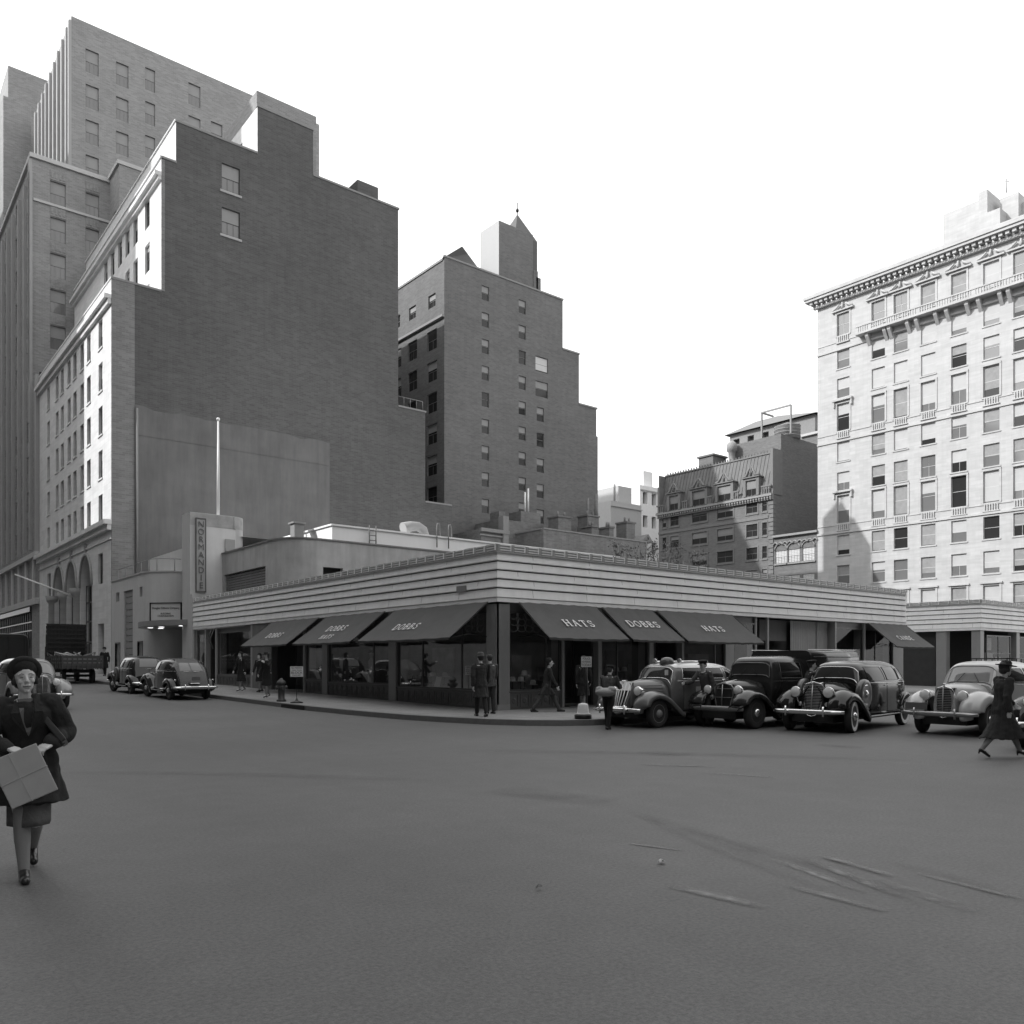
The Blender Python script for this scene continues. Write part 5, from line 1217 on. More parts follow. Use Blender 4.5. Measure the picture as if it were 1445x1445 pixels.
# ================================================================ unseen buildings across the side street and behind the camera, shaped to shade and darken reflections
def offblock(nm, lab, x0, x1, y0, y1, h, mt, faceplus='x', fl=3.8):
    t = thing(nm, lab, 'building', ((x0+x1)/2, (y0+y1)/2, gz(max(y0, 0))), world=True); b = MB(); b.box(x0, x1, y0, y1, -1, h)
    b.build('wall', mt, t); g = MB()
    if faceplus == 'x':
        y = y0+2
        while y < y1-2:
            z = 5
            while z < h-3: g.quad((x1+.03, y, z), (x1+.03, y+1.5, z), (x1+.03, y+1.5, z+2.2), (x1+.03, y, z+2.2)); z += fl
            y += 3.4
    if faceplus == 'y':
        x = x0+2
        while x < x1-2:
            z = 5
            while z < h-3: g.quad((x, y1+.03, z), (x+1.5, y1+.03, z), (x+1.5, y1+.03, z+2.2), (x, y1+.03, z+2.2)); z += fl
            x += 3.4
    g.build('window_glass', pane_dk, t)
offblock('office_building', 'unseen tall office block opposite the hat shop, added to shade the street', -70, -30, -22, 40, 76, brick_red)
offblock('office_building', 'unseen mid-height brick block opposite the cinema, its height set to shade the cinema walls', -70, -30, 40.02, 60, 35.5, brick_mid)
offblock('office_building', 'unseen narrow brick block added to shade the foot of the stepped block', -70, -30, 60.02, 72.8, 36.5, brick_red)
offblock('office_building', 'unseen tall thin slab up the side street, shaped to edge the sunlit strip', -37, -30, 72.9, 190, 88, limestone_g)
offblock('office_building', 'unseen broad brick block across the avenue, added for shade and dark reflections', -8, 62, -75, -36, 42, brick_dark, 'y')
offblock('office_building', 'unseen corner block diagonally opposite the hat shop, added to darken reflections', -80, -30, -90, -40, 46, brick_red, 'x')
# ================================================================ motor cars
paint_blk = mat('black_car_paint', .010, .10, spec=.35, coat=.3)
paint_grn = mat('dark_car_paint', .024, .2, spec=.4, coat=.35)
paint_taxi = mat('taxi_body_paint', .12, .3, spec=.4, coat=.3)
paint_roof = mat('pale_roof_paint', .62, .3, coat=.6)
paint_lt = mat('light_car_paint', .45, .28, spec=.5, coat=.8)
paint_gr = mat('grey_car_paint', .15, .3, coat=.7)
chrome = mat('chrome', .78, .12, metal=1.0)
tyrem = mat('tyre_rubber', .028, .75, noise=.2, nscale=20)
whitewall = mat('whitewall_rubber', .72, .6)
rimm = mat('dark_wheel_disc', .06, .35, coat=.5)
rimt = mat('grey_wheel_disc', .22, .4)
carglass = mat('car_window_glass', .012, .04, spec=.3)
wsglass = mat('windscreen_glass', .035, .05, spec=.4)
cardark = mat('car_underside', .012, .8)
lens = mat('headlamp_lens', .75, .08, spec=.9, coat=1)
platem = mat('number_plate', .12, .5)
trimline = mat('car_seam', .006, .7)

def lerp(tab, x):
    if x >= tab[0][0] if tab[0][0] > tab[-1][0] else x <= tab[0][0]: return tab[0][1]
    for (a, va), (b, vb) in zip(tab[:-1], tab[1:]):
        if min(a, b) <= x <= max(a, b):
            t = (x-a)/(b-a) if b != a else 0; return va+(vb-va)*t
    return tab[-1][1]
def smooth_tab(tab, n=6):
    out = []; P = [Vector(p) for p in tab]
    for i in range(len(P)-1):
        p0 = P[max(i-1, 0)]; p1 = P[i]; p2 = P[i+1]; p3 = P[min(i+2, len(P)-1)]
        for k in range(n):
            t = k/n; out.append(tuple(.5*((2*p1)+(p2-p0)*t+(2*p0-5*p1+4*p2-p3)*t*t+(3*p1-p0-3*p2+p3)*t*t*t)))
    out.append(tuple(P[-1])); return out

class Hull:
    """car body skin: for every station x a rounded section between zb and top(x)"""
    def __init__(s, top, hw, zb, belt, n=3.6, tumble=.13):
        s.top = smooth_tab(top); s.hwt = smooth_tab(hw) if len(hw) > 2 else hw; s.zbt = zb; s.belt = belt; s.n = n; s.tb = tumble
    def T(s, x): return lerp(s.top, x)
    def pt(s, x, z=None, th=None, xtop=None, eps=0.0):
        top = s.T(x); hw = lerp(s.hwt, x); zb = s.zbt
        if th is None:
            r = max(0, min(1, (z-zb)/max(top-zb, 1e-3))); c = (1-r**s.n)**(1/s.n)
        else:
            r = abs(sin(th))**(2/s.n); c = abs(cos(th))**(2/s.n); z = zb+(top-zb)*r
        tum = 1-s.tb*max(0, (z-s.belt))/max(.35, (1.7-s.belt))
        return (x, hw*c*tum+eps, z)
    def mesh(s, mb, mi=0, m=20):
        rings = []
        for (x, _) in s.top:
            ring = []; top = s.T(x)
            for k in range(m+1): th = pi/2*k/m; ring.append(s.pt(x, th=th))
            full = [(x, p[1], p[2]) for p in ring]+[(x, -p[1], p[2]) for p in reversed(ring[:-1])]
            rings.append(full)
        mb.loft(rings, mi)
    def patch(s, mb, xz, side, nx=8, nz=6, eps=.004, mi=0):
        """xz: 4 corner points (x,z) quad on the side skin"""
        (a, b, c, d) = [Vector(p) for p in xz]; rows = []
        for j in range(nz+1):
            t = j/nz; row = []
            for i in range(nx+1):
                u = i/nx; q = (a*(1-u)+b*u)*(1-t)+(d*(1-u)+c*u)*t; x, y, z = s.pt(q.x, q.y, eps=eps); row.append((x, side*y, z))
            rows.append(row)
        mb.loft(rows, mi, caps=False, closed=False)
    def edge(s, mb, pts, side, w=.012, eps=.006, mi=0, closed=True, n=6):
        P = []
        pp = pts+[pts[0]] if closed else pts
        for (a, b) in zip(pp[:-1], pp[1:]):
            for i in range(n):
                t = i/n; x, z = a[0]+(b[0]-a[0])*t, a[1]+(b[1]-a[1])*t; q = s.pt(x, z, eps=eps); P.append((q[0], side*q[1], q[2]))
        q = s.pt(*pp[-1], eps=eps); P.append((q[0], side*q[1], q[2])); mb.tube(P, w/2, 6, mi)
    def front(s, mb, x0, x1, w0, w1, nx=6, ny=12, eps=.006, mi=0, inset=0.0):
        """patch on the sloping screen between stations x0 (low) and x1 (high), half widths w0,w1"""
        rows = []
        for i in range(nx+1):
            t = i/nx; x = x0+(x1-x0)*t; wd = w0+(w1-w0)*t; row = []
            for j in range(ny+1):
                y = -wd+2*wd*j/ny; hw = lerp(s.hwt, x); top = s.T(x)
                r0 = min(.999, abs(y)/hw); 
                # account for tumblehome at this height
                tum = 1-s.tb*max(0, top-s.belt)/max(.35, 1.7-s.belt); r0 = min(.999, abs(y)/(hw*tum))
                z = s.zbt+(top-s.zbt)*(1-r0**s.n)**(1/s.n)
                sg = 1 if x0 > x1 else -1
                row.append((x+sg*eps*1.5, y, z+eps))
            rows.append(row)
        mb.loft(rows, mi, caps=False, closed=False); return rows

def wheel(parent, x, y, r, w, side, wwall=False, rim=None, yaw=0, spoke=False):
    rim = rim or rimm
    t = MB(); s = side
    prof = [(r*.66, -w*.42), (r*.80, -w*.5), (r*.93, -w*.47), (r*.985, -w*.36), (r, -w*.2), (r, w*.2), (r*.985, w*.36), (r*.93, w*.47), (r*.80, w*.5), (r*.66, w*.42)]
    t.lathe(prof, (0, 0, 0), 'y', 36)
    o = t.build('wheel', tyrem, parent, origin=Vector((0, 0, 0))); o.location = (x, y, r); o.rotation_euler = (0, 0, yaw)
    if wwall:
        q = MB(); q.lathe([(r*.665, s*(w*.42+.006)), (r*.78, s*(w*.5+.004)), (r*.90, s*(w*.485+.004))], (0, 0, 0), 'y', 36, caps=False); q.build('whitewall', whitewall, o, origin=Vector((0, 0, 0)))
    d = MB(); d.lathe([(r*.67, s*w*.40), (r*.62, s*w*.44), (r*.58, s*w*.3), (r*.30, s*w*.34), (r*.28, s*w*.46), (.002, s*w*.46)], (0, 0, 0), 'y', 30, caps=False)
    for k in range(10):
        a = 2*pi*k/10; d.ell((r*.45*cos(a), s*w*.33, r*.45*sin(a)), (.018, .012, .018), 6)
    d.build('rim', rim, o, origin=Vector((0, 0, 0)))
    h = MB(); h.lathe([(r*.27, s*w*.44), (r*.25, s*(w*.5+.02)), (r*.12, s*(w*.5+.045)), (.002, s*(w*.5+.05))], (0, 0, 0), 'y', 20, caps=False); h.build('hub_cap', chrome if not spoke else rimt, o, origin=Vector((0, 0, 0)))
    return o
def fender(parent, crown, y0, y1, side, m, lip=.13, name='front_fender', bulge=.07, apron=True):
    C = smooth_tab(crown, 5); n = 10; rings = []
    for i, (x, z) in enumerate(C):
        a = Vector(C[max(i-1, 0)]); b = Vector(C[min(i+1, len(C)-1)]); t = (b-a).normalized(); nv = Vector((-t.y, t.x)) if True else None
        # outward = away from the wheel: crown runs front to back so left normal flips
        nv = Vector((t.y, -t.x));
        if nv.y < 0 and abs(nv.y) > .3: nv = -nv
        if i < len(C)*.5 and nv.x < 0 and abs(nv.y) <= .3: nv = -nv
        fr = i/(len(C)-1); e = min(1, fr/.12, (1-fr)/.10+.15)   # narrow at the ends
        e = max(.35, e)**.6
        yi = y0; yo = y0+(y1-y0)*e; ring = []
        ring.append((x-nv.x*.10, side*yi, z-nv.y*.10))
        for k in range(n+1):
            v = k/n; y = yi+(yo-yi)*v; d = bulge*(1-(2*v-.9)**2) if v < .95 else bulge*.0
            ring.append((x+nv.x*(d-bulge*.5), side*y, z+nv.y*(d-bulge*.5)))
        L = lip*min(1, e)
        ring.append((x-nv.x*(L*.45+bulge*.5), side*(yo+.018), z-nv.y*(L*.45+bulge*.5)))
        ring.append((x-nv.x*(L+bulge*.5), side*(yo+.012), z-nv.y*(L+bulge*.5)))
        ring.append((x-nv.x*(L+bulge*.5), side*(yo-.01), z-nv.y*(L+bulge*.5)))
        for k in range(4): v = 1-k/3; ring.append((x-nv.x*(.03+bulge*.5), side*(yi+(yo-yi)*v*.97), z-nv.y*(.03+bulge*.5)))
        rings.append(ring)
    b = MB(); b.loft(rings); o = b.build(name, m, parent, origin=Vector((0, 0, 0))); return o
def headlight(parent, x, y, z, r=.125, L=.3, m=None, bulb=True):
    h = MB(); h.lathe([(r*1.0, .02), (r*1.06, -.01), (r*1.0, -.05), (r*.85, -.14), (r*.5, -.24), (.01, -L)], (x, y, z), 'x', 24); o = h.build('headlight', m or chrome, parent, origin=Vector((0, 0, 0)))
    l = MB(); l.lathe([(r*.97, .018), (r*.7, .04), (r*.3, .055), (.002, .058)], (x, y, z), 'x', 24, caps=False); l.build('lens', lens, o, origin=Vector((0, 0, 0)))
    s = MB(); s.tube([(x-.08, y, z-r*.8), (x-.1, y*.95, z-r-.12)], .02, 6); s.build('bracket', m or chrome, o, origin=Vector((0, 0, 0)))
def bumper(parent, x, hw, z, h=.075, m=None, bow=.12, guards=True, name='bumper', dirn=1):
    b = MB(); n = 20; rings = []
    for i in range(n+1):
        t = -1+2*i/n; y = hw*t; xx = x-dirn*bow*abs(t)**3.2; hh = h*(1-.35*abs(t)**3)
        rings.append([(xx, y, z-hh), (xx+dirn*.012, y, z-hh*.5), (xx+dirn*.022, y, z), (xx+dirn*.012, y, z+hh*.5), (xx, y, z+hh), (xx-dirn*.02, y, z)])
    b.loft(rings); o = b.build(name, m or chrome, parent, origin=Vector((0, 0, 0)))
    if guards:
        g = MB()
        for s in (-.42, .42): g.tube([(x+dirn*.03, s*hw*1.25, z-.1), (x+dirn*.045, s*hw*1.25, z), (x+dirn*.03, s*hw*1.25, z+.13)], .022, 8)
        g.build('bumper_guard', m or chrome, o, origin=Vector((0, 0, 0)))
    return o
O0 = Vector((0, 0, 0))
def car(name, label, cat, loc, rz, sp, group=None):
    t = thing(name, label, cat, loc, rz, group)
    if 'gh' in sp:
        b0, f_ = sp['belt'], sp['gh']; g_ = lambda z: z if z < b0 else b0+(z-b0)*f_
        sp = dict(sp); sp['top'] = [(x, g_(z)) for x, z in sp['top']]; sp['win'] = [w_[:4]+(g_(w_[4]), g_(w_[5])) for w_ in sp['win']]
        if 'roofz' in sp: sp['roofz'] = g_(sp['roofz'])
    P = sp['paint']; Rf = sp.get('roofpaint', P); wb = sp['wb']; fx = wb/2; rxx = -wb/2; r = sp.get('r', .37)
    hull = Hull(sp['top'], sp['hw'], sp.get('zb', .42), sp['belt'], sp.get('n', 3.6), sp.get('tumble', .13))
    b = MB(); hull.mesh(b); body = b.build('body', P, t, origin=O0)
    if Rf is not P:
        q = MB(); xs = [p[0] for p in hull.top]; zr = sp['roofz']
        rows = []
        for x in xs:
            if hull.T(x) > zr+.03 and sp['roofx'][1] <= x <= sp['roofx'][0]:
                row = []; 
                zs = [zr+(hull.T(x)-zr)*k/8 for k in range(9)]
                left = [hull.pt(x, z, eps=.006) for z in zs]
                row = [(p[0], p[1], p[2]+.005) for p in left]+[(p[0], -p[1], p[2]+.005) for p in reversed(left[:-1])]; rows.append(row)
        q.loft(rows, 0, caps=False, closed=False); q.build('roof', Rf, body, origin=O0)
    # hood
    H = sp['hood']   # list of (x, halfwidth, ztop, zbot)
    b = MB(); rings = []
    for (x, hw, zt, zb) in [tuple(v) for v in smooth_tab4(H)]:
        ring = []; m = 12
        for k in range(m+1):
            th = pi/2*k/m; n_ = 2.7; c, s_ = abs(cos(th))**(2/n_), abs(sin(th))**(2/n_)
            ring.append((x, hw*c, zb+(zt-zb)*s_))
        rings.append(ring+[(p[0], -p[1], p[2]) for p in reversed(ring[:-1])])
    b.loft(rings); hood = b.build('hood', P, t, origin=O0)
    xg, hg, ztg, zbg = H[-1]; xc, hc, ztc, zbc = H[0]
    b = MB(); b.tube([(xg+.0, 0, ztg+.008), ((xg+xc)/2, 0, lerp([(h[0], h[2]) for h in H], (xg+xc)/2)+.006), (xc, 0, ztc+.006)], .008, 6); b.build('hood_hinge', chrome, hood, origin=O0)
    b = MB()
    for s in (-1, 1):
        for k in range(sp.get('louvres', 4)):
            zz = zbc+(ztc-zbc)*(.36+.1*k)
            pts = []
            for i in range(5):
                f = .12+.6*i/4; x = xc+(xg-xc)*f; hw = lerp([(h[0], h[1]) for h in H], x); zt = lerp([(h[0], h[2]) for h in H], x); zb_ = lerp([(h[0], h[3]) for h in H], x)
                rr = (zz-zb_)/(zt-zb_); y = hw*(1-rr**2.7)**(1/2.7); pts.append((x, s*(y+.004), zz))
            b.tube(pts, .009, 5)
    b.build('louvre', sp.get('louvrem', trimline), hood, origin=O0)
    # grille
    g = MB(); gm = sp.get('grille', 'v'); gb = MB(); rake = sp.get('rake', .08)
    gw, gz0, gz1 = sp['gr']      # half width, bottom, top
    gx = xg+.015+max(0, rake-.1)
    def gp(y, z, e=0): tt = (z-gz0)/(gz1-gz0); return (gx+e+.06*(1-(y/gw)**2)-rake*tt, y*(.62+.38*min(1, tt*1.5) if sp.get('taper', True) else 1), z)
    out = [(gw*cos(a), 0) for a in (0,)]
    shell = [gp(-gw, gz0+.02), gp(-gw, (gz0+gz1)/2), gp(-gw*.98, gz1-.1), gp(-gw*.75, gz1-.02), gp(0, gz1+.03), gp(gw*.75, gz1-.02), gp(gw*.98, gz1-.1), gp(gw, (gz0+gz1)/2), gp(gw, gz0+.02), gp(gw*.6, gz0-.04), gp(0, gz0-.06), gp(-gw*.6, gz0-.04), gp(-gw, gz0+.02)]
    g.tube(shell, sp.get('shell_r', .022), 8)
    go = g.build('grille', sp.get('shellm', chrome), t, origin=O0)
    q = MB(); rows = [[gp(-gw+2*gw*i/8, gz0+(gz1-gz0)*j/6, -.01) for i in range(9)] for j in range(7)]; q.loft(rows, 0, caps=False, closed=False); q.build('grille_backing', trimline, go, origin=O0)
    nb = sp.get('nbars', 9)
    if gm in ('v', 'tv'):
        for i in range(nb):
            y = -gw+2*gw*(i+.5)/nb; gb.tube([gp(y, gz0, .012), gp(y, (gz0+gz1)/2, .012), gp(y, gz1-.02-.08*(abs(y)/gw)**3, .012)], sp.get('bar_r', .007), 6)
    if gm == 'h' or gm == 'b':
        n = sp.get('nh', 22)
        for j in range(n): z = gz0+(gz1-gz0)*(j+.5)/n; gb.tube([gp(-gw*.97+2*gw*.97*i/8, z, .014) for i in range(9)], .0055, 5)
        gb.tube([gp(0, gz0, .02), gp(0, gz1, .02)], .014, 6)
    ck = MB()
    for s in (-1, 1):
        c0 = [gp(s*gw, gz0+(gz1-gz0)*j/6, -.012) for j in range(7)]; ck.loft([c0, [(xg-.12, s*min(abs(p[1]), hg*.98), p[2]) for p in c0]], 0, caps=False, closed=False)
    c0 = [gp(-gw+2*gw*i/6, gz1, -.012) for i in range(7)]; ck.loft([c0, [(xg-.12, p[1], min(p[2], ztg-.01)) for p in c0]], 0, caps=False, closed=False)
    ck.build('grille_shell', sp.get('shellm', P) if sp.get('shellm') is not chrome else P, go, origin=O0)
    gb.build('grille_bars', sp.get('barm', chrome), go, origin=O0)
    if sp.get('cap'):
        q = MB(); rows = [[gp(-gw+2*gw*i/8, gz1-.20+(.23)*j/4, .022) for i in range(9)] for j in range(5)]; q.loft(rows, 0, caps=False, closed=False); q.build('grille_cap', mat('bright_cap', .9, .3), go, origin=O0)
    q = MB(); q.tube([(xg, 0, ztg), (xg+.0, 0, ztg+.07)], .015, 8); q.tube([(xg+.06, 0, ztg+.07), (xg-.14, 0, ztg+.09)], [.022, .01], 8); q.build('mascot', chrome, hood, origin=O0)
    # chassis, wheels, fenders, boards
    q = MB(); q.box(rxx-.5, fx+.45, -.5, .5, .24, .46); q.box(fx-.06, fx+.06, -.62, .62, r-.05, r+.05); q.box(rxx-.06, rxx+.06, -.62, .62, r-.05, r+.05); q.box(fx-.5, xg-.02, -hg-.02, hg+.02, .36, zbg+.06); q.build('chassis', cardark, t, origin=O0)
    trk = sp.get('trk', .72); tw_ = sp.get('tyrew', .17)
    for s in (-1, 1):
        wheel(t, fx, s*trk, r, tw_, s, sp.get('ww', False), sp.get('rim'), sp.get('steer', 0), sp.get('dullhub', False)); wheel(t, rxx, s*trk, r, tw_, s, sp.get('ww', False), sp.get('rim'), 0, sp.get('dullhub', False))
        crown = [(fx+a, b_) for a, b_ in sp['ff']]; fender(t, crown, sp.get('fy0', .40), sp.get('fy1', .86), s, sp.get('fpaint', P), sp.get('lip', .13), bulge=sp.get('bulge', .07))
        crown = [(rxx+a, b_) for a, b_ in sp['rf']]; fender(t, crown, sp.get('ry0', .52), sp.get('ry1', .87), s, sp.get('fpaint', P), sp.get('lip', .13), 'rear_fender', .05)
        q = MB(); q.box(rxx+.42, fx-sp.get('bd', .62), s*.60, s*.84, .33, .365); q.build('running_board', P, t, origin=O0)
        q = MB(); q.box(rxx+.42, fx-sp.get('bd', .62), s*.842, s*.856, .335, .36)
        q.build('running_board_strip', chrome, t, origin=O0)
    bumper(t, sp['bf'], sp.get('bhw', .8), sp.get('bz', .42), sp.get('bh', .06), sp.get('bm'), sp.get('bow', .12), sp.get('guards', True), 'front_bumper', 1)
    if sp.get('br') is not None: bumper(t, sp['br'], sp.get('bhw', .8), sp.get('bz', .42), .06, sp.get('bm'), .1, True, 'rear_bumper', -1)
    for s in (-1, 1): headlight(t, sp['hlx'], s*sp['hly'], sp['hlz'], sp.get('hlr', .125), .3, sp.get('hlm'))
    # glass
    (x0, x1, w0, w1) = sp['ws']; q = MB(); rows = hull.front(q, x0, x1, w0, w1); wo = q.build('windscreen', sp.get('wsm', wsglass), t, origin=O0)
    f = MB(); ring = [rows[0][j] for j in range(len(rows[0]))]+[rows[i][-1] for i in range(1, len(rows))]+[rows[-1][j] for j in reversed(range(len(rows[0])-1))]+[rows[i][0] for i in reversed(range(0, len(rows)-1))]
    f.tube([(p[0]+.006, p[1], p[2]+.004) for p in ring], .011, 6); 
    f.build('windscreen_frame', sp.get('wfm', chrome), wo, origin=O0)
    for s in (-1, 1):
        q = MB(); q.tube([(x0+.03, s*.25, hull.T(x0)-.0), ((x0+x1)/2+.05, s*.1, hull.T((x0+x1)/2)+.01)], .006, 5); q.build('wiper', cardark, wo, origin=O0)
    for s in (-1, 1):
        for (xa, xb, xc_, xd, z0, z1) in sp['win']:      # front-low, rear-low, rear-high, front-high
            q = MB(); hull.patch(q, [(xa, z0), (xb, z0), (xc_, z1), (xd, z1)], s, eps=.005); wo = q.build('side_window', carglass, t, origin=O0)
            f = MB(); hull.edge(f, [(xa, z0), (xb, z0), (xc_, z1), (xd, z1)], s, .014, .007); f.build('window_frame', sp.get('wfm2', sp.get('wfm', chrome)), wo, origin=O0)
        for (xa, xb, z0, z1) in sp['doors']:
            q = MB(); hull.patch(q, [(xa, z0), (xb, z0), (xb, z1), (xa, z1)], s, eps=.0035, nx=10, nz=10); do = q.build('door', P, t, origin=O0)
            f = MB(); hull.edge(f, [(xa, z0), (xb, z0), (xb, z1), (xa, z1)], s, .009, .003, n=8); f.build('door_gap', trimline, do, origin=O0)
            hx = xb+.08 if sp.get('hrear', True) else xa-.08; hp = hull.pt(hx, sp['belt']-.10, eps=.03); q = MB(); q.tube([(hp[0]+.05, s*hp[1], hp[2]), (hp[0]-.07, s*hp[1], hp[2])], .011, 6); q.tube([(hp[0]+.04, s*(hp[1]-.035), hp[2]), (hp[0]+.04, s*hp[1], hp[2])], .012, 6); q.build('handle', chrome, do, origin=O0)
        f = MB(); bx0, bx1 = sp['beltx']; hull.edge(f, [(bx0, sp['belt']-.03), (bx1, sp['belt']-.03)], s, .014, .005, closed=False, n=16); f.build('belt_moulding', sp.get('beltm', chrome), t, origin=O0)
    if 'rw' in sp:
        (x0, x1, w0, w1, split) = sp['rw']
        for s in ((-1, 1) if split else (0,)):
            q = MB(); rows = []
            for i in range(7):
                x = x0+(x1-x0)*i/6; wd = w0+(w1-w0)*i/6; row = []
                for j in range(11):
                    u = j/10; y = (-wd+2*wd*u) if not split else s*(.02+(wd-.02)*u)
                    hw = lerp(hull.hwt, x); top = hull.T(x); tum = 1-hull.tb*max(0, top-hull.belt)/max(.35, 1.7-hull.belt); rr = min(.999, abs(y)/(hw*tum)); z = hull.zbt+(top-hull.zbt)*(1-rr**hull.n)**(1/hull.n); row.append((x-.008, y, z+.006))
                rows.append(row)
            q.loft(rows, 0, caps=False, closed=False); q.build('rear_window', sp.get('rwm', carglass), t, origin=O0)
    for e in sp.get('extra', []): e(t, hull)
    return t
def smooth_tab4(H, n=5):
    out = []; P = [Vector(h) if len(h) == 4 else None for h in H]
    for i in range(len(P)-1):
        p0 = P[max(i-1, 0)]; p1 = P[i]; p2 = P[i+1]; p3 = P[min(i+2, len(P)-1)]
        for k in range(n):
            t = k/n; out.append(.5*((2*p1)+(p2-p0)*t+(2*p0-5*p1+4*p2-p3)*t*t+(3*p1-p0-3*p2+p3)*t*t*t))
    out.append(P[-1]); return out

# ---- long black limousine with side mounted spare wheel
def spare(parent, hull, x, s, y, z, r=.36, ww=False):
    q = MB(); w = .17
    q.lathe([(r*.62, -w*.4), (r*.8, -w*.5), (r*.95, -w*.42), (r, -w*.15), (r, w*.15), (r*.95, w*.42), (r*.8, w*.5), (r*.62, w*.4)], (0, 0, 0), 'y', 32); o = q.build('spare_wheel', mat('spare_tyre_paint', .06, .35, coat=.5), parent, origin=O0); o.location = (x, s*y, z); o.rotation_euler = (0, 0, 0)
    d = MB(); d.lathe([(r*.63, s*w*.38), (r*.55, s*w*.2), (r*.3, s*w*.25), (r*.26, s*w*.5), (r*.1, s*w*.62), (.002, s*w*.62)], (0, 0, 0), 'y', 28, caps=False); d.build('rim', chrome if ww else rimm, o, origin=O0)
    d = MB(); d.lathe([(r*.64, s*w*.40), (r*.60, s*w*.43)], (0, 0, 0), 'y', 28, caps=False); d.build('rim_ring', chrome, o, origin=O0)
def limo_extra(t, hull):
    for s in (-1, 1): spare(t, hull, .93, s, .74, .88, .37, True)
    q = MB()
    for s in (-1, 1): q.tube([(1.95, s*.5, .48), (2.2, s*.6, .52)], .02, 6); q.lathe([(.05, 0), (.055, -.05), (.01, -.12)], (2.15, s*.33, .66), 'x', 14)
    q.build('horn', chrome, t, origin=O0)
limo = dict(gh=.83, paint=paint_blk, wb=3.5, r=.385, trk=.75, ww=True, belt=1.18, zb=.40, n=5.2, tumble=.15,
    top=[(.93, 1.16), (.905, 1.24), (.86, 1.40), (.79, 1.58), (.70, 1.69), (.52, 1.755), (.2, 1.80), (-.7, 1.82), (-1.3, 1.79), (-1.7, 1.70), (-2.0, 1.50), (-2.22, 1.15), (-2.42, .8), (-2.5, .48)],
    hw=[(.95, .64), (.75, .72), (.3, .80), (-.4, .85), (-1.2, .86), (-1.8, .80), (-2.2, .66), (-2.5, .50)],
    hood=[(.95, .60, 1.19, .52), (1.4, .49, 1.17, .52), (1.9, .36, 1.14, .50), (2.16, .27, 1.10, .46)],
    gr=(.25, .44, 1.16), shell_r=.013, barm=mat('nickel_bar', .42, .3, metal=.8), grille='h', nh=20, rake=.12, louvres=3, bf=2.62, br=-2.85, bhw=.86, bz=.50, bh=.055, bow=.18,
    ff=[(.56, .40), (.60, .62), (.48, .82), (.22, .95), (-.06, .96), (-.40, .84), (-.72, .62), (-.98, .42), (-1.12, .36)],
    rf=[(.62, .38), (.52, .62), (.30, .82), (0, .90), (-.34, .80), (-.56, .56), (-.64, .36)], bd=1.0,
    hlx=2.22, hly=.40, hlz=.95, hlr=.125, ws=(.895, .775, .60, .55), 
    win=[(.62, -.28, -.26, .56, 1.22, 1.62), (-.40, -1.16, -1.16, -.40, 1.22, 1.62), (-1.26, -1.70, -1.56, -1.26, 1.24, 1.56)], doors=[(.56, -.34, .44, 1.16), (-.36, -1.22, .44, 1.16)],
    beltx=(.85, -2.2), extra=[limo_extra], lip=.16, bulge=.09, steer=radians(8), wfm2=paint_blk)
f0 = spot(1201, 1034)
ang = pi+radians(8)
def place_front(px, py, sp, side, ang):   # put the near front wheel where the photo has it
    x, y = spot(px, py); fx = sp['wb']/2; ly = side*sp.get('trk', .72)
    c, s = cos(ang), sin(ang); return (x-(fx*c-ly*s), y-(fx*s+ly*c), 0)
car('limousine', 'long glossy black limousine with whitewall tyres and side-mounted spare wheel', 'car', place_front(1201, 1034, limo, 1, ang), ang, limo)

# ---- taxi with pale roof and sign lamp
def taxi_extra(t, hull):
    q = MB(); q.lathe([(.20, 0), (.19, .10), (.14, .17), (.05, .20)], (.42, .1, hull.T(.2)-.05), 'z', 20); q.build('roof_light', mat('taxi_lamp_glass', .10, .2), t, origin=O0)
    q = MB()
    for s in (-1, 1): q.tube([(.28, s*.42, hull.T(.1)+.02), (-.9, s*.42, hull.T(-.9)+.035)], .025, 8)
    q.lathe([(.05, -.04), (.06, .02)], (.3, .42, hull.T(0)+.05), 'x', 12); q.lathe([(.05, -.04), (.06, .02)], (.3, -.42, hull.T(0)+.05), 'x', 12); q.build('roof_rail', chrome, t, origin=O0)
    q = MB(); sh = [(-.13, .1), (.13, .1), (.13, -.02), (.09, -.11), (0, -.15), (-.09, -.11), (-.13, -.02)]
    for s in (1, -1):
        pts = []
        for (a, b_) in sh: p = hull.pt(-.02+a, .92+b_, eps=.01); pts.append((p[0], s*p[1], p[2]))
        q.add(pts, [tuple(range(7))])
    q.build('door_shield', mat('shield_paint', .42, .5, noise=.4, nscale=30), t, origin=O0)
    q = MB()
    for k in range(3): p = hull.pt(-.02, .70-.05*k, eps=.012); q.box(p[0]-.07, p[0]+.07, p[1]-.002, p[1], p[2], p[2]+.018)
    q.build('door_lettering', mat('shield_paint', .4), t, origin=O0)
    q = MB(); q.tube([(2.28, -.38, .52), (2.3, .38, .52)], .03, 6); q.build('fog_bar', chrome, t, origin=O0)
    q = MB(); q.box(.78, .80, .34, .44, 1.32, 1.46); q.build('permit_card', signg, t, origin=O0)
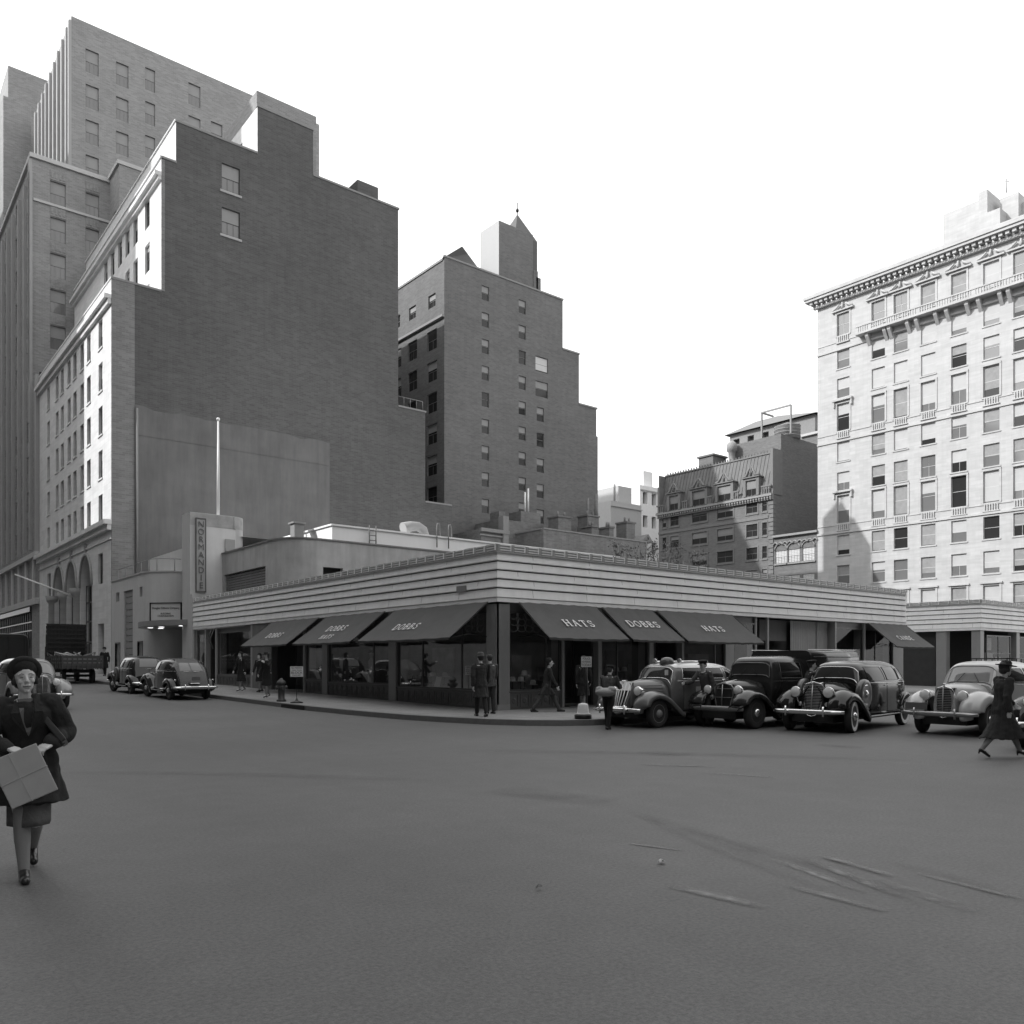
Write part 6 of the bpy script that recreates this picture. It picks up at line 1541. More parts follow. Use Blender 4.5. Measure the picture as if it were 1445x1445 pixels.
taxi = dict(gh=.78, paint=paint_taxi, roofpaint=paint_roof, roofz=1.60, roofx=(.62, -2.25), wb=3.1, r=.36, trk=.71, belt=1.20, zb=.40, n=5.2, tumble=.12, rim=rimt, dullhub=True, rimm=rimt,
    top=[(.86, 1.18), (.83, 1.25), (.74, 1.48), (.66, 1.64), (.55, 1.71), (.3, 1.76), (-.2, 1.79), (-.9, 1.78), (-1.4, 1.72), (-1.8, 1.58), (-2.05, 1.34), (-2.2, 1.0), (-2.3, .6), (-2.33, .46)],
    hw=[(.88, .60), (.6, .70), (.2, .80), (-.5, .84), (-1.2, .83), (-1.7, .76), (-2.05, .66), (-2.33, .52)],
    hood=[(.88, .58, 1.22, .55), (1.3, .46, 1.20, .55), (1.75, .34, 1.16, .52), (2.02, .25, 1.10, .48)],
    gr=(.25, .42, 1.14), grille='v', nbars=5, bar_r=.016, rake=.26, cap=True, shellm=paint_gr, barm=mat('bright_bar', .85, .3), louvres=5, louvrem=paint_gr, bf=2.42, br=-2.6, bhw=.80, bz=.46, bh=.06, bow=.14,
    ff=[(.54, .36), (.58, .58), (.44, .78), (.2, .88), (-.08, .88), (-.40, .76), (-.70, .55), (-.92, .40), (-1.1, .35)],
    rf=[(.6, .36), (.5, .6), (.28, .78), (0, .85), (-.32, .76), (-.52, .54), (-.6, .36)], bd=.98,
    hlx=1.98, hly=.44, hlz=.93, hlr=.115, ws=(.83, .68, .58, .52), wfm=chrome, wfm2=chrome,
    win=[(.52, -.30, -.28, .42, 1.24, 1.60), (-.42, -1.12, -1.12, -.42, 1.24, 1.60), (-1.24, -1.66, -1.5, -1.24, 1.24, 1.56)], doors=[(.50, -.34, .44, 1.18), (-.36, -1.16, .44, 1.18)],
    beltx=(.8, -2.0), extra=[taxi_extra], lip=.12)
ang2 = pi+radians(1)
lt = place_front(927, 1027, taxi, 1, ang2)
car('taxi', 'taxi with pale roof, roof lamp and slanted bright grille bars parked at the kerb', 'taxi', (lt[0], lt[1], 0), ang2, taxi)

# ---- dark panel delivery truck
def truck_extra(t, hull):
    q = MB(); rings = []
    for x in (-.62, -1.5, -2.6, -3.25):
        ring = []; hw, zt, zb = .93, 1.98, .55
        for k in range(13):
            th = pi/2*k/12; n_ = 12; ring.append((x, hw*abs(cos(th))**(2/n_), zb+(zt-zb)*abs(sin(th))**(2/n_)))
        rings.append(ring+[(p[0], -p[1], p[2]) for p in reversed(ring[:-1])])
    q.loft(rings, smooth=True); bo = q.build('cargo_box', paint_grn, t, origin=O0)
    for s in (-1, 1):
        q = MB(); q.box(-3.2, -.7, s*.925, s*.942, 1.16, 1.185); q.box(-3.2, -.7, s*.925, s*.942, 1.80, 1.82); q.build('side_moulding', paint_grn, bo, origin=O0)
    q = MB()
    for s in (-1, 1): q.mark(); q.tube([(-.55, s*.86, 1.99), (-3.2, s*.86, 2.0)], .014, 6)
    q.build_each('roof_gutter', chrome, bo, origin=O0)
    q = MB(); q.ell((.25, .62, 1.35), (.03, .03, .03), 10); q.build('mirror', chrome, t, origin=O0)
truck = dict(paint=paint_grn, wb=3.55, r=.40, trk=.74, tyrew=.18, belt=1.20, zb=.45, n=7, tumble=.07, rim=rimm,
    top=[(.88, 1.16), (.865, 1.26), (.83, 1.48), (.79, 1.66), (.70, 1.76), (.5, 1.80), (0, 1.83), (-.4, 1.82), (-.60, 1.77), (-.66, 1.6), (-.68, .6)],
    hw=[(.9, .66), (.7, .72), (.3, .78), (-.1, .80), (-.68, .80)],
    hood=[(.9, .56, 1.22, .56), (1.3, .46, 1.21, .56), (1.75, .36, 1.18, .52), (2.02, .29, 1.14, .46)],
    gr=(.285, .44, 1.10), grille='h', nh=3, rake=.06, shell_r=.02, shellm=mat('dull_nickel', .35, .35, metal=.8), barm=mat('dull_nickel', .35), louvres=2, bf=2.38, bhw=.80, bz=.50, bh=.065, bow=.03, bm=mat('dull_bumper_steel', .22, .45, metal=.4), guards=False,
    ff=[(.52, .50), (.56, .64), (.46, .80), (.22, .92), (-.06, .93), (-.38, .82), (-.66, .62), (-.9, .46), (-1.1, .40)],
    rf=[(.56, .46), (.48, .66), (.28, .84), (0, .90), (-.3, .84), (-.5, .66), (-.56, .46)], bd=1.0, fy0=.42, fy1=.88,
    hlx=2.06, hly=.45, hlz=.96, hlr=.115, ws=(.855, .80, .60, .56), wfm=paint_gr, wfm2=paint_gr,  # side window frames lighter, edge highlights put into their colour
    win=[(.56, -.38, -.38, .52, 1.25, 1.66)], doors=[(.50, -.44, .50, 1.22)], beltx=(.8, -.6), beltm=paint_grn, extra=[truck_extra], lip=.13)
ang3 = pi+radians(2)
car('delivery_truck', 'dark panel delivery truck with tall arched grille between the taxi and the limousine', 'truck', place_front(1064.5, 1028.5, truck, 1, ang3), ang3, truck)

# ---- light sedan at the right
light = dict(limo); light.update(gh=.92, paint=paint_lt, ww=False, r=.37, wb=3.05, trk=.72, belt=1.16, wfm=mat('dull_trim', .3, .4), wsm=mat('pale_windscreen', .22, .06, spec=.9),
    top=[(.86, 1.14), (.82, 1.2), (.70, 1.42), (.58, 1.60), (.48, 1.67), (.3, 1.71), (-.2, 1.74), (-.8, 1.73), (-1.3, 1.66), (-1.75, 1.46), (-2.05, 1.1), (-2.25, .7), (-2.3, .48)],
    hw=[(.88, .60), (.6, .70), (.2, .80), (-.5, .85), (-1.2, .83), (-1.7, .76), (-2.05, .66), (-2.3, .52)],
    hood=[(.88, .60, 1.18, .52), (1.3, .50, 1.18, .52), (1.72, .37, 1.15, .50), (1.98, .24, 1.08, .48)], gr=(.22, .46, 1.08), grille='h', nh=16, rake=.05, barm=mat('dull_trim', .3), louvres=3,
    ff=[(.62, .36), (.66, .58), (.54, .80), (.26, .94), (-.06, .96), (-.40, .82), (-.70, .58), (-.92, .42), (-1.1, .36)],
    bf=2.42, br=-2.6, hlx=2.02, hly=.42, hlz=.90, hlr=.12, bm=mat('dull_chrome', .4, .3, metal=.8), ws=(.82, .58, .60, .54),
    win=[(.45, -.30, -.28, .34, 1.2, 1.54), (-.40, -1.1, -1.1, -.40, 1.2, 1.54), (-1.2, -1.6, -1.4, -1.2, 1.2, 1.5)], doors=[(.50, -.34, .44, 1.14), (-.36, -1.16, .44, 1.14)], beltx=(.8, -2.0), extra=[], bulge=.1, lip=.18)
ang4 = pi+radians(-2)
def light_extra(t, hull):
    q = MB(); q.box(2.35, 2.37, -.7, -.2, .58, .74); q.build('number_plate', platem, t, origin=O0)
    spare(t, hull, .86, 1, .73, .86, .34)
light['extra'] = [light_extra]
x4, y4 = spot(1302, 1033); c4, s4 = cos(ang4), sin(ang4); fx4 = light['wb']/2
car('sedan', 'light-coloured sedan with pale round fenders behind the woman crossing at right', 'car', (x4-(fx4*c4+.72*s4), y4-(fx4*s4-.72*c4), 0), ang4, light)

# ---- dark taxi behind it, with roof rack
dt = dict(taxi); dt.update(paint=paint_blk, roofpaint=paint_roof, roofz=1.70, roofx=(.6, .1))
def dt_extra(t, hull):
    q = MB(); z = hull.T(0)+.12
    for s in (-1, 1): q.tube([(.5, s*.5, z), (-1.2, s*.5, z)], .018, 6)
    for x in (.5, .1, -.3, -.7, -1.2): q.tube([(x, -.5, z), (x, .5, z)], .014, 6); q.tube([(x, -.5, z), (x, -.5, z-.12)], .014, 6); q.tube([(x, .5, z), (x, .5, z-.12)], .014, 6)
    q.build('roof_rack', iron, t, origin=O0); spare(t, hull, .95, 1, .72, .95, .35)
dt['extra'] = [dt_extra]; dt['cap'] = False; dt['barm'] = chrome; dt['shellm'] = chrome
car('taxi', 'dark taxi with roof rack half hidden between the limousine and the light sedan', 'taxi', (11.6, -10.0, 0), pi+radians(2), dt)
# ---- dark car at the right edge
de = dict(light); de.update(paint=paint_blk, wsm=wsglass, extra=[], bm=chrome)
x6, y6 = spot(1452, 1055); car('sedan', 'dark car with big chrome headlamp just entering at the right edge', 'car', (x6+1.45, y6-.72, 0), pi+radians(-3), de)

# ---- two parked sedans on the side street seen from behind
pk = dict(light); pk.update(paint=paint_blk, extra=[], wsm=wsglass, bm=chrome, trk=.70, wfm=chrome, wfm2=paint_blk, br=-2.55,
    top=[(.86, 1.12), (.82, 1.18), (.70, 1.40), (.58, 1.56), (.48, 1.63), (.3, 1.67), (-.2, 1.70), (-.8, 1.69), (-1.2, 1.62), (-1.6, 1.42), (-1.95, 1.1), (-2.25, .75), (-2.38, .48)],
    hw=[(.88, .60), (.6, .70), (.2, .80), (-.5, .84), (-1.2, .82), (-1.7, .74), (-2.05, .66), (-2.38, .58)],
    rw=(-1.90, -1.50, .46, .38, True), rwm=mat('hazy_rear_glass', .15, .12), rf=[(.56, .36), (.50, .62), (.28, .80), (0, .86), (-.34, .78), (-.56, .55), (-.66, .36)], ry1=.88)
def pk_extra(t, hull):
    q = MB(); q.box(-2.47, -2.45, -.16, .16, .78, .92); q.build('number_plate', platem, t, origin=O0)
    q = MB(); q.ell((-2.38, .0, .66), (.03, .25, .02), 10); 
    for s in (-1, 1): q.lathe([(.04, 0), (.045, -.03), (.03, -.06)], (-2.2, s*.74, .78), 'x', 12)
    q.build('tail_lamp', chrome, t, origin=O0)
    q = MB(); rows = []
    for i in range(13):
        x = -1.05-(2.36-1.05)*i/12; wd = .60-.02*i/12; row = []
        for j in range(13):
            y = -wd+2*wd*j/12; hw = lerp(hull.hwt, x); top = hull.T(x); tum = 1-hull.tb*max(0, top-hull.belt)/max(.35, 1.7-hull.belt); rr = min(.999, abs(y)/(hw*tum)); row.append((x-.003, y, hull.zbt+(top-hull.zbt)*(1-rr**hull.n)**(1/hull.n)+.002))
        rows.append(row)
    q.loft(rows, 0, caps=False, closed=False); q.build('trunk_lid', mat('grey_trunk_paint', .05, .5, noise=.2, nscale=3), t, origin=O0)  # lid a little lighter than the black body
pk['extra'] = [pk_extra]
def placeS(xc, yrear, sp): return (xc, yrear+sp['wb']/2, gz(yrear+1.5))
tilt = math.atan(.0125)
pcar = car('parked_sedan', 'dark rounded sedan parked at the kerb, seen from behind, nearer of two', 'car', placeS(-5.0, 13.9, pk), pi/2, pk); pcar.rotation_euler = (0, -tilt, pi/2)
pk2 = dict(pk); pk2['extra'] = [pk_extra]; pk2.update(rw=(-1.60, -1.35, .40, .36, False))
pk2.update(top=[(.86, 1.12), (.82, 1.18), (.72, 1.42), (.66, 1.62), (.5, 1.70), (.3, 1.73), (-.2, 1.75), (-.9, 1.74), (-1.35, 1.66), (-1.62, 1.42), (-1.8, 1.1), (-1.95, .8), (-2.0, .48)], rw=(-1.74, -1.46, .42, .36, False), br=-2.35, hw=[(.88, .58), (.6, .68), (.2, .78), (-.5, .80), (-1.2, .80), (-1.7, .76), (-2.0, .7)])
def pk2_extra(t, hull):
    spare(t, hull, .86, 1, .72, .84, .34)
    q = MB(); q.box(-2.25, -2.23, -.16, .16, .6, .74); q.build('number_plate', platem, t, origin=O0)
pk2['extra'] = [pk2_extra]
pc2 = car('parked_sedan', 'boxy black older sedan parked in front of the rounded one, further up the kerb', 'car', placeS(-5.0, 19.5, pk2), pi/2, pk2); pc2.rotation_euler = (0, -tilt, pi/2)

# ---- oncoming light sedan behind the near woman
oc = dict(light); oc.update(extra=[], paint=mat('pale_grey_paint', .22, .3, coat=.7), bm=chrome)
ocar = car('sedan', 'pale grey sedan driving towards the crossing behind the woman with the package', 'car', (-11.0, 11.8, gz(9)), -pi/2+radians(2), oc)

# ---- stake truck and tall van further up the street
stk = thing('stake_truck', 'dark stake-sided truck with open load bed parked far up the side street', 'truck', (-4.9, 36, gz(36)), pi/2)
for s in (-1, 1):
    for x in (-1.9, 2.2): wheel(stk, x, s*.78, .42, .2, s, False, rimm)
q = MB(); q.box(-2.8, 3.0, -.45, .45, .6, .8); q.box(-2.05, -1.75, -.7, .7, .35, .5); q.build('chassis', cardark, stk, origin=O0)
q = MB(); q.box(-3.1, 1.3, -1.1, 1.1, .85, .98)
q.build('load_bed', mat('truck_timber', .07, .8, kind='wood'), stk, origin=O0)
q = MB()
for i in range(9): y = -1.05+i*.2625; q.box(-3.16, -3.1, y-.03, y+.03, .8, 1.62)
for z in (.98, 1.2, 1.42): q.box(-3.13, -3.11, -1.1, 1.1, z, z+.19)
for s in (-1, 1):
    for i in range(8): x = -3.0+i*.6; q.box(x-.03, x+.03, s*1.1, s*1.14, .8, 1.62)
    for z in (.98, 1.2, 1.42): q.box(-3.1, 1.3, s*1.08, s*1.1, z, z+.19)
q.build('stake_sides', mat('truck_timber', .07), stk, origin=O0)
q = MB(); q.box(1.35, 2.6, -.95, .95, .8, 2.2); q.box(1.3, 1.4, -1.12, 1.12, 1.0, 3.6)
for i in range(12): q.box(1.2, 1.3, -1.1+i*.19, -1.02+i*.19, 1.0, 3.6)
for i in range(9): q.box(1.1, 1.2, -1.12, 1.12, 1.3+i*.27, 1.38+i*.27)
q.box(2.6, 3.6, -.55, .55, .7, 1.4); q.build('cab', paint_grn, stk, origin=O0)
q = MB(); rr_ = random.Random(2)
for k in range(9):
    x, y = rr_.uniform(-2.8, 1.0), rr_.uniform(-.9, .9); q.tube([(x, y, 1.55+rr_.uniform(0, .1)), (x+rr_.uniform(-.6, .6), y+rr_.uniform(-.6, .6), 1.8), (x+rr_.uniform(-1, 1), max(-1, min(1, y+rr_.uniform(-1, 1))), 1.6)], .04, 6)
q.box(-2.7, .9, -.9, .9, 1.0, 1.5); q.build('load', mat('pale_load', .4, .7, noise=.4), stk, origin=O0)
van = thing('delivery_van', 'tall dark box van at the far left, beyond the pale grey sedan', 'truck', (-7.4, 44, gz(44)), pi/2); van.scale = (1, 1, .9)
q = MB(); rings = []
for x in (-2.6, -2.5, 1.4, 1.6):
    e = .06 if x in (-2.6, 1.6) else 0; ring = []
    for k in range(13):
        th = pi/2*k/12; n_ = 8; ring.append((x, (1.15-e)*abs(cos(th))**(2/n_), .7+(2.6-e)*abs(sin(th))**(2/n_)))
    rings.append(ring+[(p[0], -p[1], p[2]) for p in reversed(ring[:-1])])
q.loft(rings); bo = q.build('cargo_box', paint_grn, van, origin=O0)
q = MB(); q.box(-2.63, -2.6, -.02, .02, .9, 3.1); q.box(-2.62, -2.6, -.95, -.9, .9, 3.1); q.box(-2.62, -2.6, .9, .95, .9, 3.1); q.box(-2.62, -2.6, -.95, .95, 3.05, 3.1); q.box(-2.66, -2.6, .1, .14, 1.6, 1.9); q.build('rear_door', trimline, bo, origin=O0)
q = MB(); q.box(1.6, 3.2, -.7, .7, .6, 1.7); q.box(1.6, 2.3, -.9, .9, .8, 2.3); q.build('cab', paint_grn, van, origin=O0)
for s in (-1, 1):
    for x in (-1.6, 2.3): wheel(van, x, s*.85, .42, .22, s, False, rimm)
q = MB(); q.box(-2.7, 2.6, -.4, .4, .5, .75); q.build('chassis', cardark, van, origin=O0)

# ================================================================ street furniture
def lathe_thing(name, label, cat, x, y, z, parts):
    t = thing(name, label, cat, (x, y, z))
    for (nm, f, m) in parts: q = MB(); f(q); q.build(nm, m, t, origin=O0)
    return t
hx_, hy_ = -3.45, spot(389, 991, .2)[1]
hx_, hy_, = spot(389, 992, .2); hx_ = max(hx_, -3.6)
def hyd(q):
    q.lathe([(.17, 0), (.17, .06), (.12, .08), (.115, .45), (.15, .47), (.15, .52), (.12, .54), (.115, .62), (.17, .64), (.17, .68), (.13, .74), (.06, .79), (.04, .84), (.0, .84)], (0, 0, 0), 'z', 20)
    q.lathe([(.06, -.22), (.075, -.2), (.075, -.15), (.05, -.1), (.05, .1), (.075, .15), (.075, .2), (.06, .22)], (0, 0, .5), 'x', 14); q.lathe([(.075, -.2), (.09, -.18), (.09, -.12), (.06, -.1)], (0, 0, .48), 'y', 14)
lathe_thing('fire_hydrant', 'dark cast iron fire hydrant at the kerb in front of the hat shop side', 'hydrant', hx_, hy_, gz(hy_)+.15, [('hydrant_body', hyd, mat('hydrant_paint', .05, .5, noise=.2, nscale=10))])
def signstand(label, x, y, z, lines, hgt, w_, h_, rz, base=True, post=.012, basefn=None):
    t = thing('street_sign', label, 'sign', (x, y, z), rz)
    q = MB(); q.tube([(0, 0, .02), (0, 0, hgt)], post, 8); 
    q.build('post', iron, t, origin=O0)
    if base: q = MB(); q.lathe([(.22, 0), (.22, .03), (.12, .06), (.05, .09), (.03, .16)], (0, 0, 0), 'z', 20); q.build('base', iron, t, origin=O0)
    q = MB(); q.box(-w_/2, w_/2, -.03, -.013, hgt-h_, hgt); so1 = q.build('sign_plate', signw, t, origin=O0)
    q = MB(); e = .012
    q.box(-w_/2, w_/2, -.034, -.031, hgt-e, hgt-.0); 
    for i, (tx_, sz) in enumerate(lines):
        M = Matrix.Translation((0, -.034, hgt-h_*(i+.6)/(len(lines)+.2))) @ Matrix.Rotation(pi/2, 4, 'X') @ Matrix.Scale(w_*.86/ (len(tx_)*sz*.62), 4, (1, 0, 0)); text_on('lettering', tx_, sz, M, lettd, so1, .003)
    return t
sx2, sy2 = spot(402, 994, .2); sx2 = max(sx2, -3.55)
facing = math.atan2(FW[1], FW[0])-pi/2
signstand('white NO PARKING sign on thin stand with round base beside the fire hydrant', sx2, sy2, gz(sy2)+.15, [('NO PARKING', .075), ('ON THIS', .06), ('BLOCK', .11), ('POLICE DEPT.', .055)], 1.28, .44, .36, facing+radians(22))
signstand('tilted white police sign on a dark post behind the white traffic marker', -.35, -4.35, .15, [('POLICE', .08), ('NO PARKING', .075), ('TODAY', .09)], 1.66, .28, .28, facing-radians(4), base=False, post=.03)
def cone(q): q.lathe([(.17, .1), (.165, .12), (.135, .36), (.12, .40), (.05, .42), (0, .42)], (0, 0, 0), 'z', 24)
def conb(q): q.lathe([(.225, 0), (.23, .03), (.23, .10), (.2, .12)], (0, 0, 0), 'z', 28)
def con2(q): q.lathe([(.2, .12), (.205, .135), (.17, .15)], (0, 0, 0), 'z', 24)
lathe_thing('traffic_marker', 'white bell-shaped traffic marker on a round black base at the corner kerb', 'traffic marker', -.62, -4.5, .15, [('bell', cone, mat('marker_paint', .72, .5, noise=.12, nscale=12)), ('base', conb, iron), ('collar', con2, signw)])
# drain at the kerb
q = MB(); gy = 6.2; q.box(-4.02, -3.99, gy-.9, gy+.9, gz(gy)+.0, gz(gy)+.13); struct(q.build('storm_drain', darkint))
# ================================================================ people
skinm = mat('skin', .55, .55, noise=.06, nscale=25)
stock = mat('stockings', .20, .6)
hairm = mat('dark_hair', .03, .6); hairg = mat('grey_hair', .28, .7)
eyem = mat('eye_dark', .02, .2); lipm = mat('lips', .13, .5)
def cloth(n, g): return mat(n, g, .95, noise=.35, nscale=7, bump=1.0, bscale=9)
coat_blk = cloth('black_wool', .018); coat_dk = cloth('dark_wool', .03); coat_gr = cloth('grey_wool', .07); coat_md = cloth('mid_grey_wool', .10)
leather = mat('black_leather', .015, .3, coat=.3)
def cap(mb, p, q, r0, r1, n=12):
    p = Vector(p); q = Vector(q); d = q-p; L = d.length
    if L < 1e-5: mb.ell(p, (r0, r0, r0), n); return
    u = d/L; pts = []; rs = []
    for k in range(5): a = pi/2*(1-k/4.5); pts.append(p-u*r0*sin(a)); rs.append(max(.001, r0*cos(a)))
    for k in range(1, 6): a = pi/2*(k/5.2); pts.append(q+u*r1*sin(a)); rs.append(max(.001, r1*cos(a)))
    mb.tube(pts, rs, n)
from mathutils import noise as mnoise
def crease(me, amp, seed=0.0):
    nrm = [v.normal.copy() for v in me.vertices]
    for v, n in zip(me.vertices, nrm):
        p = v.co; a = mnoise.noise(Vector((p.x*9+seed, p.y*9, p.z*2.2))); b = mnoise.noise(Vector((p.x*13, p.y*13+seed, p.z*15))); v.co = p+n*amp*(1.5*(abs(a)*2-.5)+.7*b)
    me.update()
def remeshed(mb, name, m, parent, vox, smooth=3):
    o = mb.build(name, m, parent, origin=O0); md = o.modifiers.new('r', 'REMESH'); md.mode = 'VOXEL'; md.voxel_size = vox; md.use_smooth_shade = True
    if smooth: sm_ = o.modifiers.new('s', 'SMOOTH'); sm_.iterations = smooth; sm_.factor = .5
    dg = bpy.context.evaluated_depsgraph_get(); me = bpy.data.meshes.new_from_object(o.evaluated_get(dg)); o.modifiers.clear(); old = o.data; o.data = me; bpy.data.meshes.remove(old); me.name = name
    me.polygons.foreach_set('use_smooth', [True]*len(me.polygons))
    if name in ('coat', 'trousers'): crease(me, .011 if name == 'coat' else .007, len(me.vertices)*.01)
    if not me.materials: me.materials.append(m)
    return o
def hand(mb, wrist, d, palmn, S, curl=40, thumb=1, vox_f=1.0):
    """d: direction of the hand, palmn: direction the palm faces; fingers curl towards it"""
    d = Vector(d).normalized(); pn = Vector(palmn); pn = (pn-d*pn.dot(d)).normalized(); s = d.cross(pn)*thumb
    w = Vector(wrist); c = w+d*.045*S
    for k in (-1, -.33, .33, 1): cap(mb, w+d*.01*S+s*.012*k*S, w+d*.085*S+s*.028*k*S, .016*S, .0125*S*vox_f, 8)
    for i, (k, L) in enumerate(((1.05, .070), (.36, .080), (-.34, .075), (-1.0, .058))):
        p = w+d*.088*S+s*.027*k*S; a = radians(curl*.5); dd = d*cos(a)+pn*sin(a); q = p+dd*L*.45*S; a2 = radians(curl*1.25); d2 = d*cos(a2)+pn*sin(a2); q2 = q+d2*L*.32*S; a3 = radians(curl*1.9); d3 = d*cos(a3)+pn*sin(a3); q3 = q2+d3*L*.25*S
        cap(mb, p, q, .0098*S*vox_f, .009*S*vox_f, 8); cap(mb, q, q2, .009*S*vox_f, .0082*S*vox_f, 8); cap(mb, q2, q3, .0082*S*vox_f, .007*S*vox_f, 8)
    p = w+d*.03*S+s*.03*S; q = p+(d*.6+s*.7+pn*.35).normalized()*.038*S; q2 = q+(d*.85+s*.2+pn*.5).normalized()*.032*S
    cap(mb, p, q, .013*S, .0108*S, 8); cap(mb, q, q2, .0105*S, .0085*S, 8)
def person(label, loc, heading, H, pose=None, outfit=None, vox=.011, near=False, group=None):
    pose = pose or {}; of = outfit or {}; S = H/1.7; fem = of.get('fem', False)
    t = thing('person', label, 'person', loc, heading, group)
    lean = radians(pose.get('lean', 3)); ls = radians(pose.get('sidelean', 0))
    th_l, kn_l = pose.get('left', (18, 8)); th_r, kn_r = pose.get('right', (-18, 14))
    thl, shl = .245*H, .240*H; hipy = .055*H
    def leg(th, kn, s):
        hp = Vector((0, s*hipy, 0)); a = radians(th); k = hp+Vector((sin(a), -s*.08, -cos(a))).normalized()*thl; b = a-radians(kn); an = k+Vector((sin(b), -s*.03, -cos(b))).normalized()*shl; return hp, k, an, b
    Lg = leg(th_l, kn_l, 1); Rg = leg(th_r, kn_r, -1); low = min(Lg[2].z, Rg[2].z); heel = of.get('heel', .0); hz_ = -low+.045*H+heel
    up = lambda v: Vector((v.x, v.y, v.z+hz_))
    LP = [up(Lg[i]) for i in range(3)]; RP = [up(Rg[i]) for i in range(3)]
    pel = Vector((0, 0, hz_)); 
    def tr(x, y, z): # torso frame
        v = Vector((x, y, z)); v = Matrix.Rotation(lean, 3, 'Y') @ v; v = Matrix.Rotation(ls, 3, 'X') @ v; return pel+v
    chest = tr(0, 0, .21*H); neck = tr(.0, 0, .305*H); shw = (.098 if fem else .115)*H
    sh = {1: tr(0, shw, .285*H), -1: tr(0, -shw, .285*H)}
    tw_ = radians(pose.get('headturn', 0)); nod = radians(pose.get('nod', 0))
    hd = neck+Matrix.Rotation(lean*.4+ls*0, 3, 'Y') @ Vector((.012*H, 0, .095*H)); Rh = Matrix.Rotation(tw_, 3, 'Z') @ Matrix.Rotation(nod, 3, 'Y') @ Matrix.Rotation(radians(pose.get('tilt', 0)), 3, 'X')
    def hv(x, y, z): return hd+Rh @ Vector((x, y, z))*S
    arms = {}
    for s, key in ((1, 'armL'), (-1, 'armR')):
        p_, ab, el = pose.get(key, (s*-15 if key == 'armL' else 15, 8, 15))[:3]; inw = pose.get(key, (0, 0, 0, 0))[3] if len(pose.get(key, (0, 0, 0))) > 3 else 0
        a, b = radians(p_), radians(ab); d1 = Vector((sin(a)*cos(b), s*sin(b), -cos(a)*cos(b))); e = sh[s]+d1*.172*H
        a2 = a+radians(el); d2 = Vector((sin(a2)*cos(radians(inw)), -s*sin(radians(inw)), -cos(a2)*cos(radians(inw)*.5))).normalized(); w = e+d2*.148*H; arms[s] = (sh[s], e, w, d2)
    # --- continuous body
    b = MB(); E = lambda c, r, rot=None, n=16: b.ell(c, [v*S for v in r], n, rot=rot)
    wr = .9 if fem else 1
    b.loft([[tr(rx*cos(2*pi*k/16)*S, ry*sin(2*pi*k/16)*S, z*H) for k in range(16)] for (z, rx, ry) in ((-.04, .05, .08), (-.02, .10, .14), (.02, .11, .155), (.08, .10, .13*wr), (.14, .10, .125*wr), (.2, .115, .15), (.25, .11, .165), (.285, .085, .15), (.305, .05, .07))])
    cap(b, neck-Vector((0, 0, .02)), hd+Vector((0, 0, -.03)), .052*S*wr, .048*S*wr)
    for s in (1, -1):
        P_ = LP if s == 1 else RP; cap(b, P_[0], P_[1], .082*S, .056*S); cap(b, P_[1], P_[1]+(P_[2]-P_[1])*.4, .054*S, .057*S); cap(b, P_[1]+(P_[2]-P_[1])*.4, P_[2], .055*S, .034*S)
        ft = (Lg if s == 1 else Rg)[3]; fa = min(0, ft)*.75; fd = Vector((cos(fa), 0, sin(fa))); an = P_[2]; cap(b, an+Vector((0, 0, -.02*S)), an+fd*.12*S+Vector((0, 0, -.045*S)), .035*S, .026*S)
        A = arms[s]; cap(b, A[0], A[1], .050*S, .040*S); cap(b, A[1], A[2], .041*S, .026*S)
        inward = pose.get('palm', Vector((0, -s, 0))); 
        hand(b, A[2], pose.get('handdir'+('L' if s == 1 else 'R'), A[3]), inward if not isinstance(inward, dict) else inward[s], S, pose.get('curl', 35), thumb=-s, vox_f=1 if near else 1.25)
    # head: skull, jaw, nose, brow, lips, ears
    b.ell(hv(-.005, 0, .025), (.096*S, .076*S, .105*S), 20, rot=Rh); b.ell(hv(.020, 0, -.045), (.066*S, .056*S, .072*S), 18, rot=Rh); b.ell(hv(.058, 0, -.098), (.022*S, .024*S, .018*S), 12, rot=Rh)
    cap(b, hv(.088, 0, .018), hv(.108, 0, -.020), .009*S, .015*S, 10); b.ell(hv(.095, .012, -.024), (.010*S, .009*S, .008*S), 8); b.ell(hv(.095, -.012, -.024), (.010*S, .009*S, .008*S), 8)
    for s in (1, -1):
        b.ell(hv(.070, s*.034, .030), (.016*S, .026*S, .010*S), 10, rot=Rh); b.ell(hv(.060, s*.040, -.022), (.022*S, .020*S, .022*S), 10, rot=Rh); b.ell(hv(.0, s*.076, -.005), (.018*S, .010*S, .032*S), 10, rot=Rh)
    b.ell(hv(.082, 0, -.056), (.014*S, .026*S, .008*S), 10, rot=Rh); b.ell(hv(.078, 0, -.070), (.014*S, .022*S, .009*S), 10, rot=Rh)
    body = remeshed(b, 'body', skinm, t, vox if not near else .0048, 2)
    if of.get('stock', fem):
        q = MB()
        for P_ in (LP, RP): cap(q, P_[1]+Vector((0, 0, .05)), P_[1]+(P_[2]-P_[1])*.4, .060*S, .062*S); cap(q, P_[1]+(P_[2]-P_[1])*.4, P_[2], .060*S, .040*S)
        remeshed(q, 'stockings', stock, t, vox, 2)
    # face details
    for s in (1, -1):
        q = MB(); q.tube([hv(.078, s*.017, .006), hv(.090, s*.031, .0065), hv(.080, s*.046, .005)], [.0022*S, .0036*S, .0022*S], 6); q.build('eye', eyem, t, origin=O0)
        q = MB(); q.tube([hv(.086, s*.014, .030), hv(.088, s*.032, .036), hv(.074, s*.052, .030)], .0026*S, 5); q.build('eyebrow', mat('brow', .12, .8), t, origin=O0)
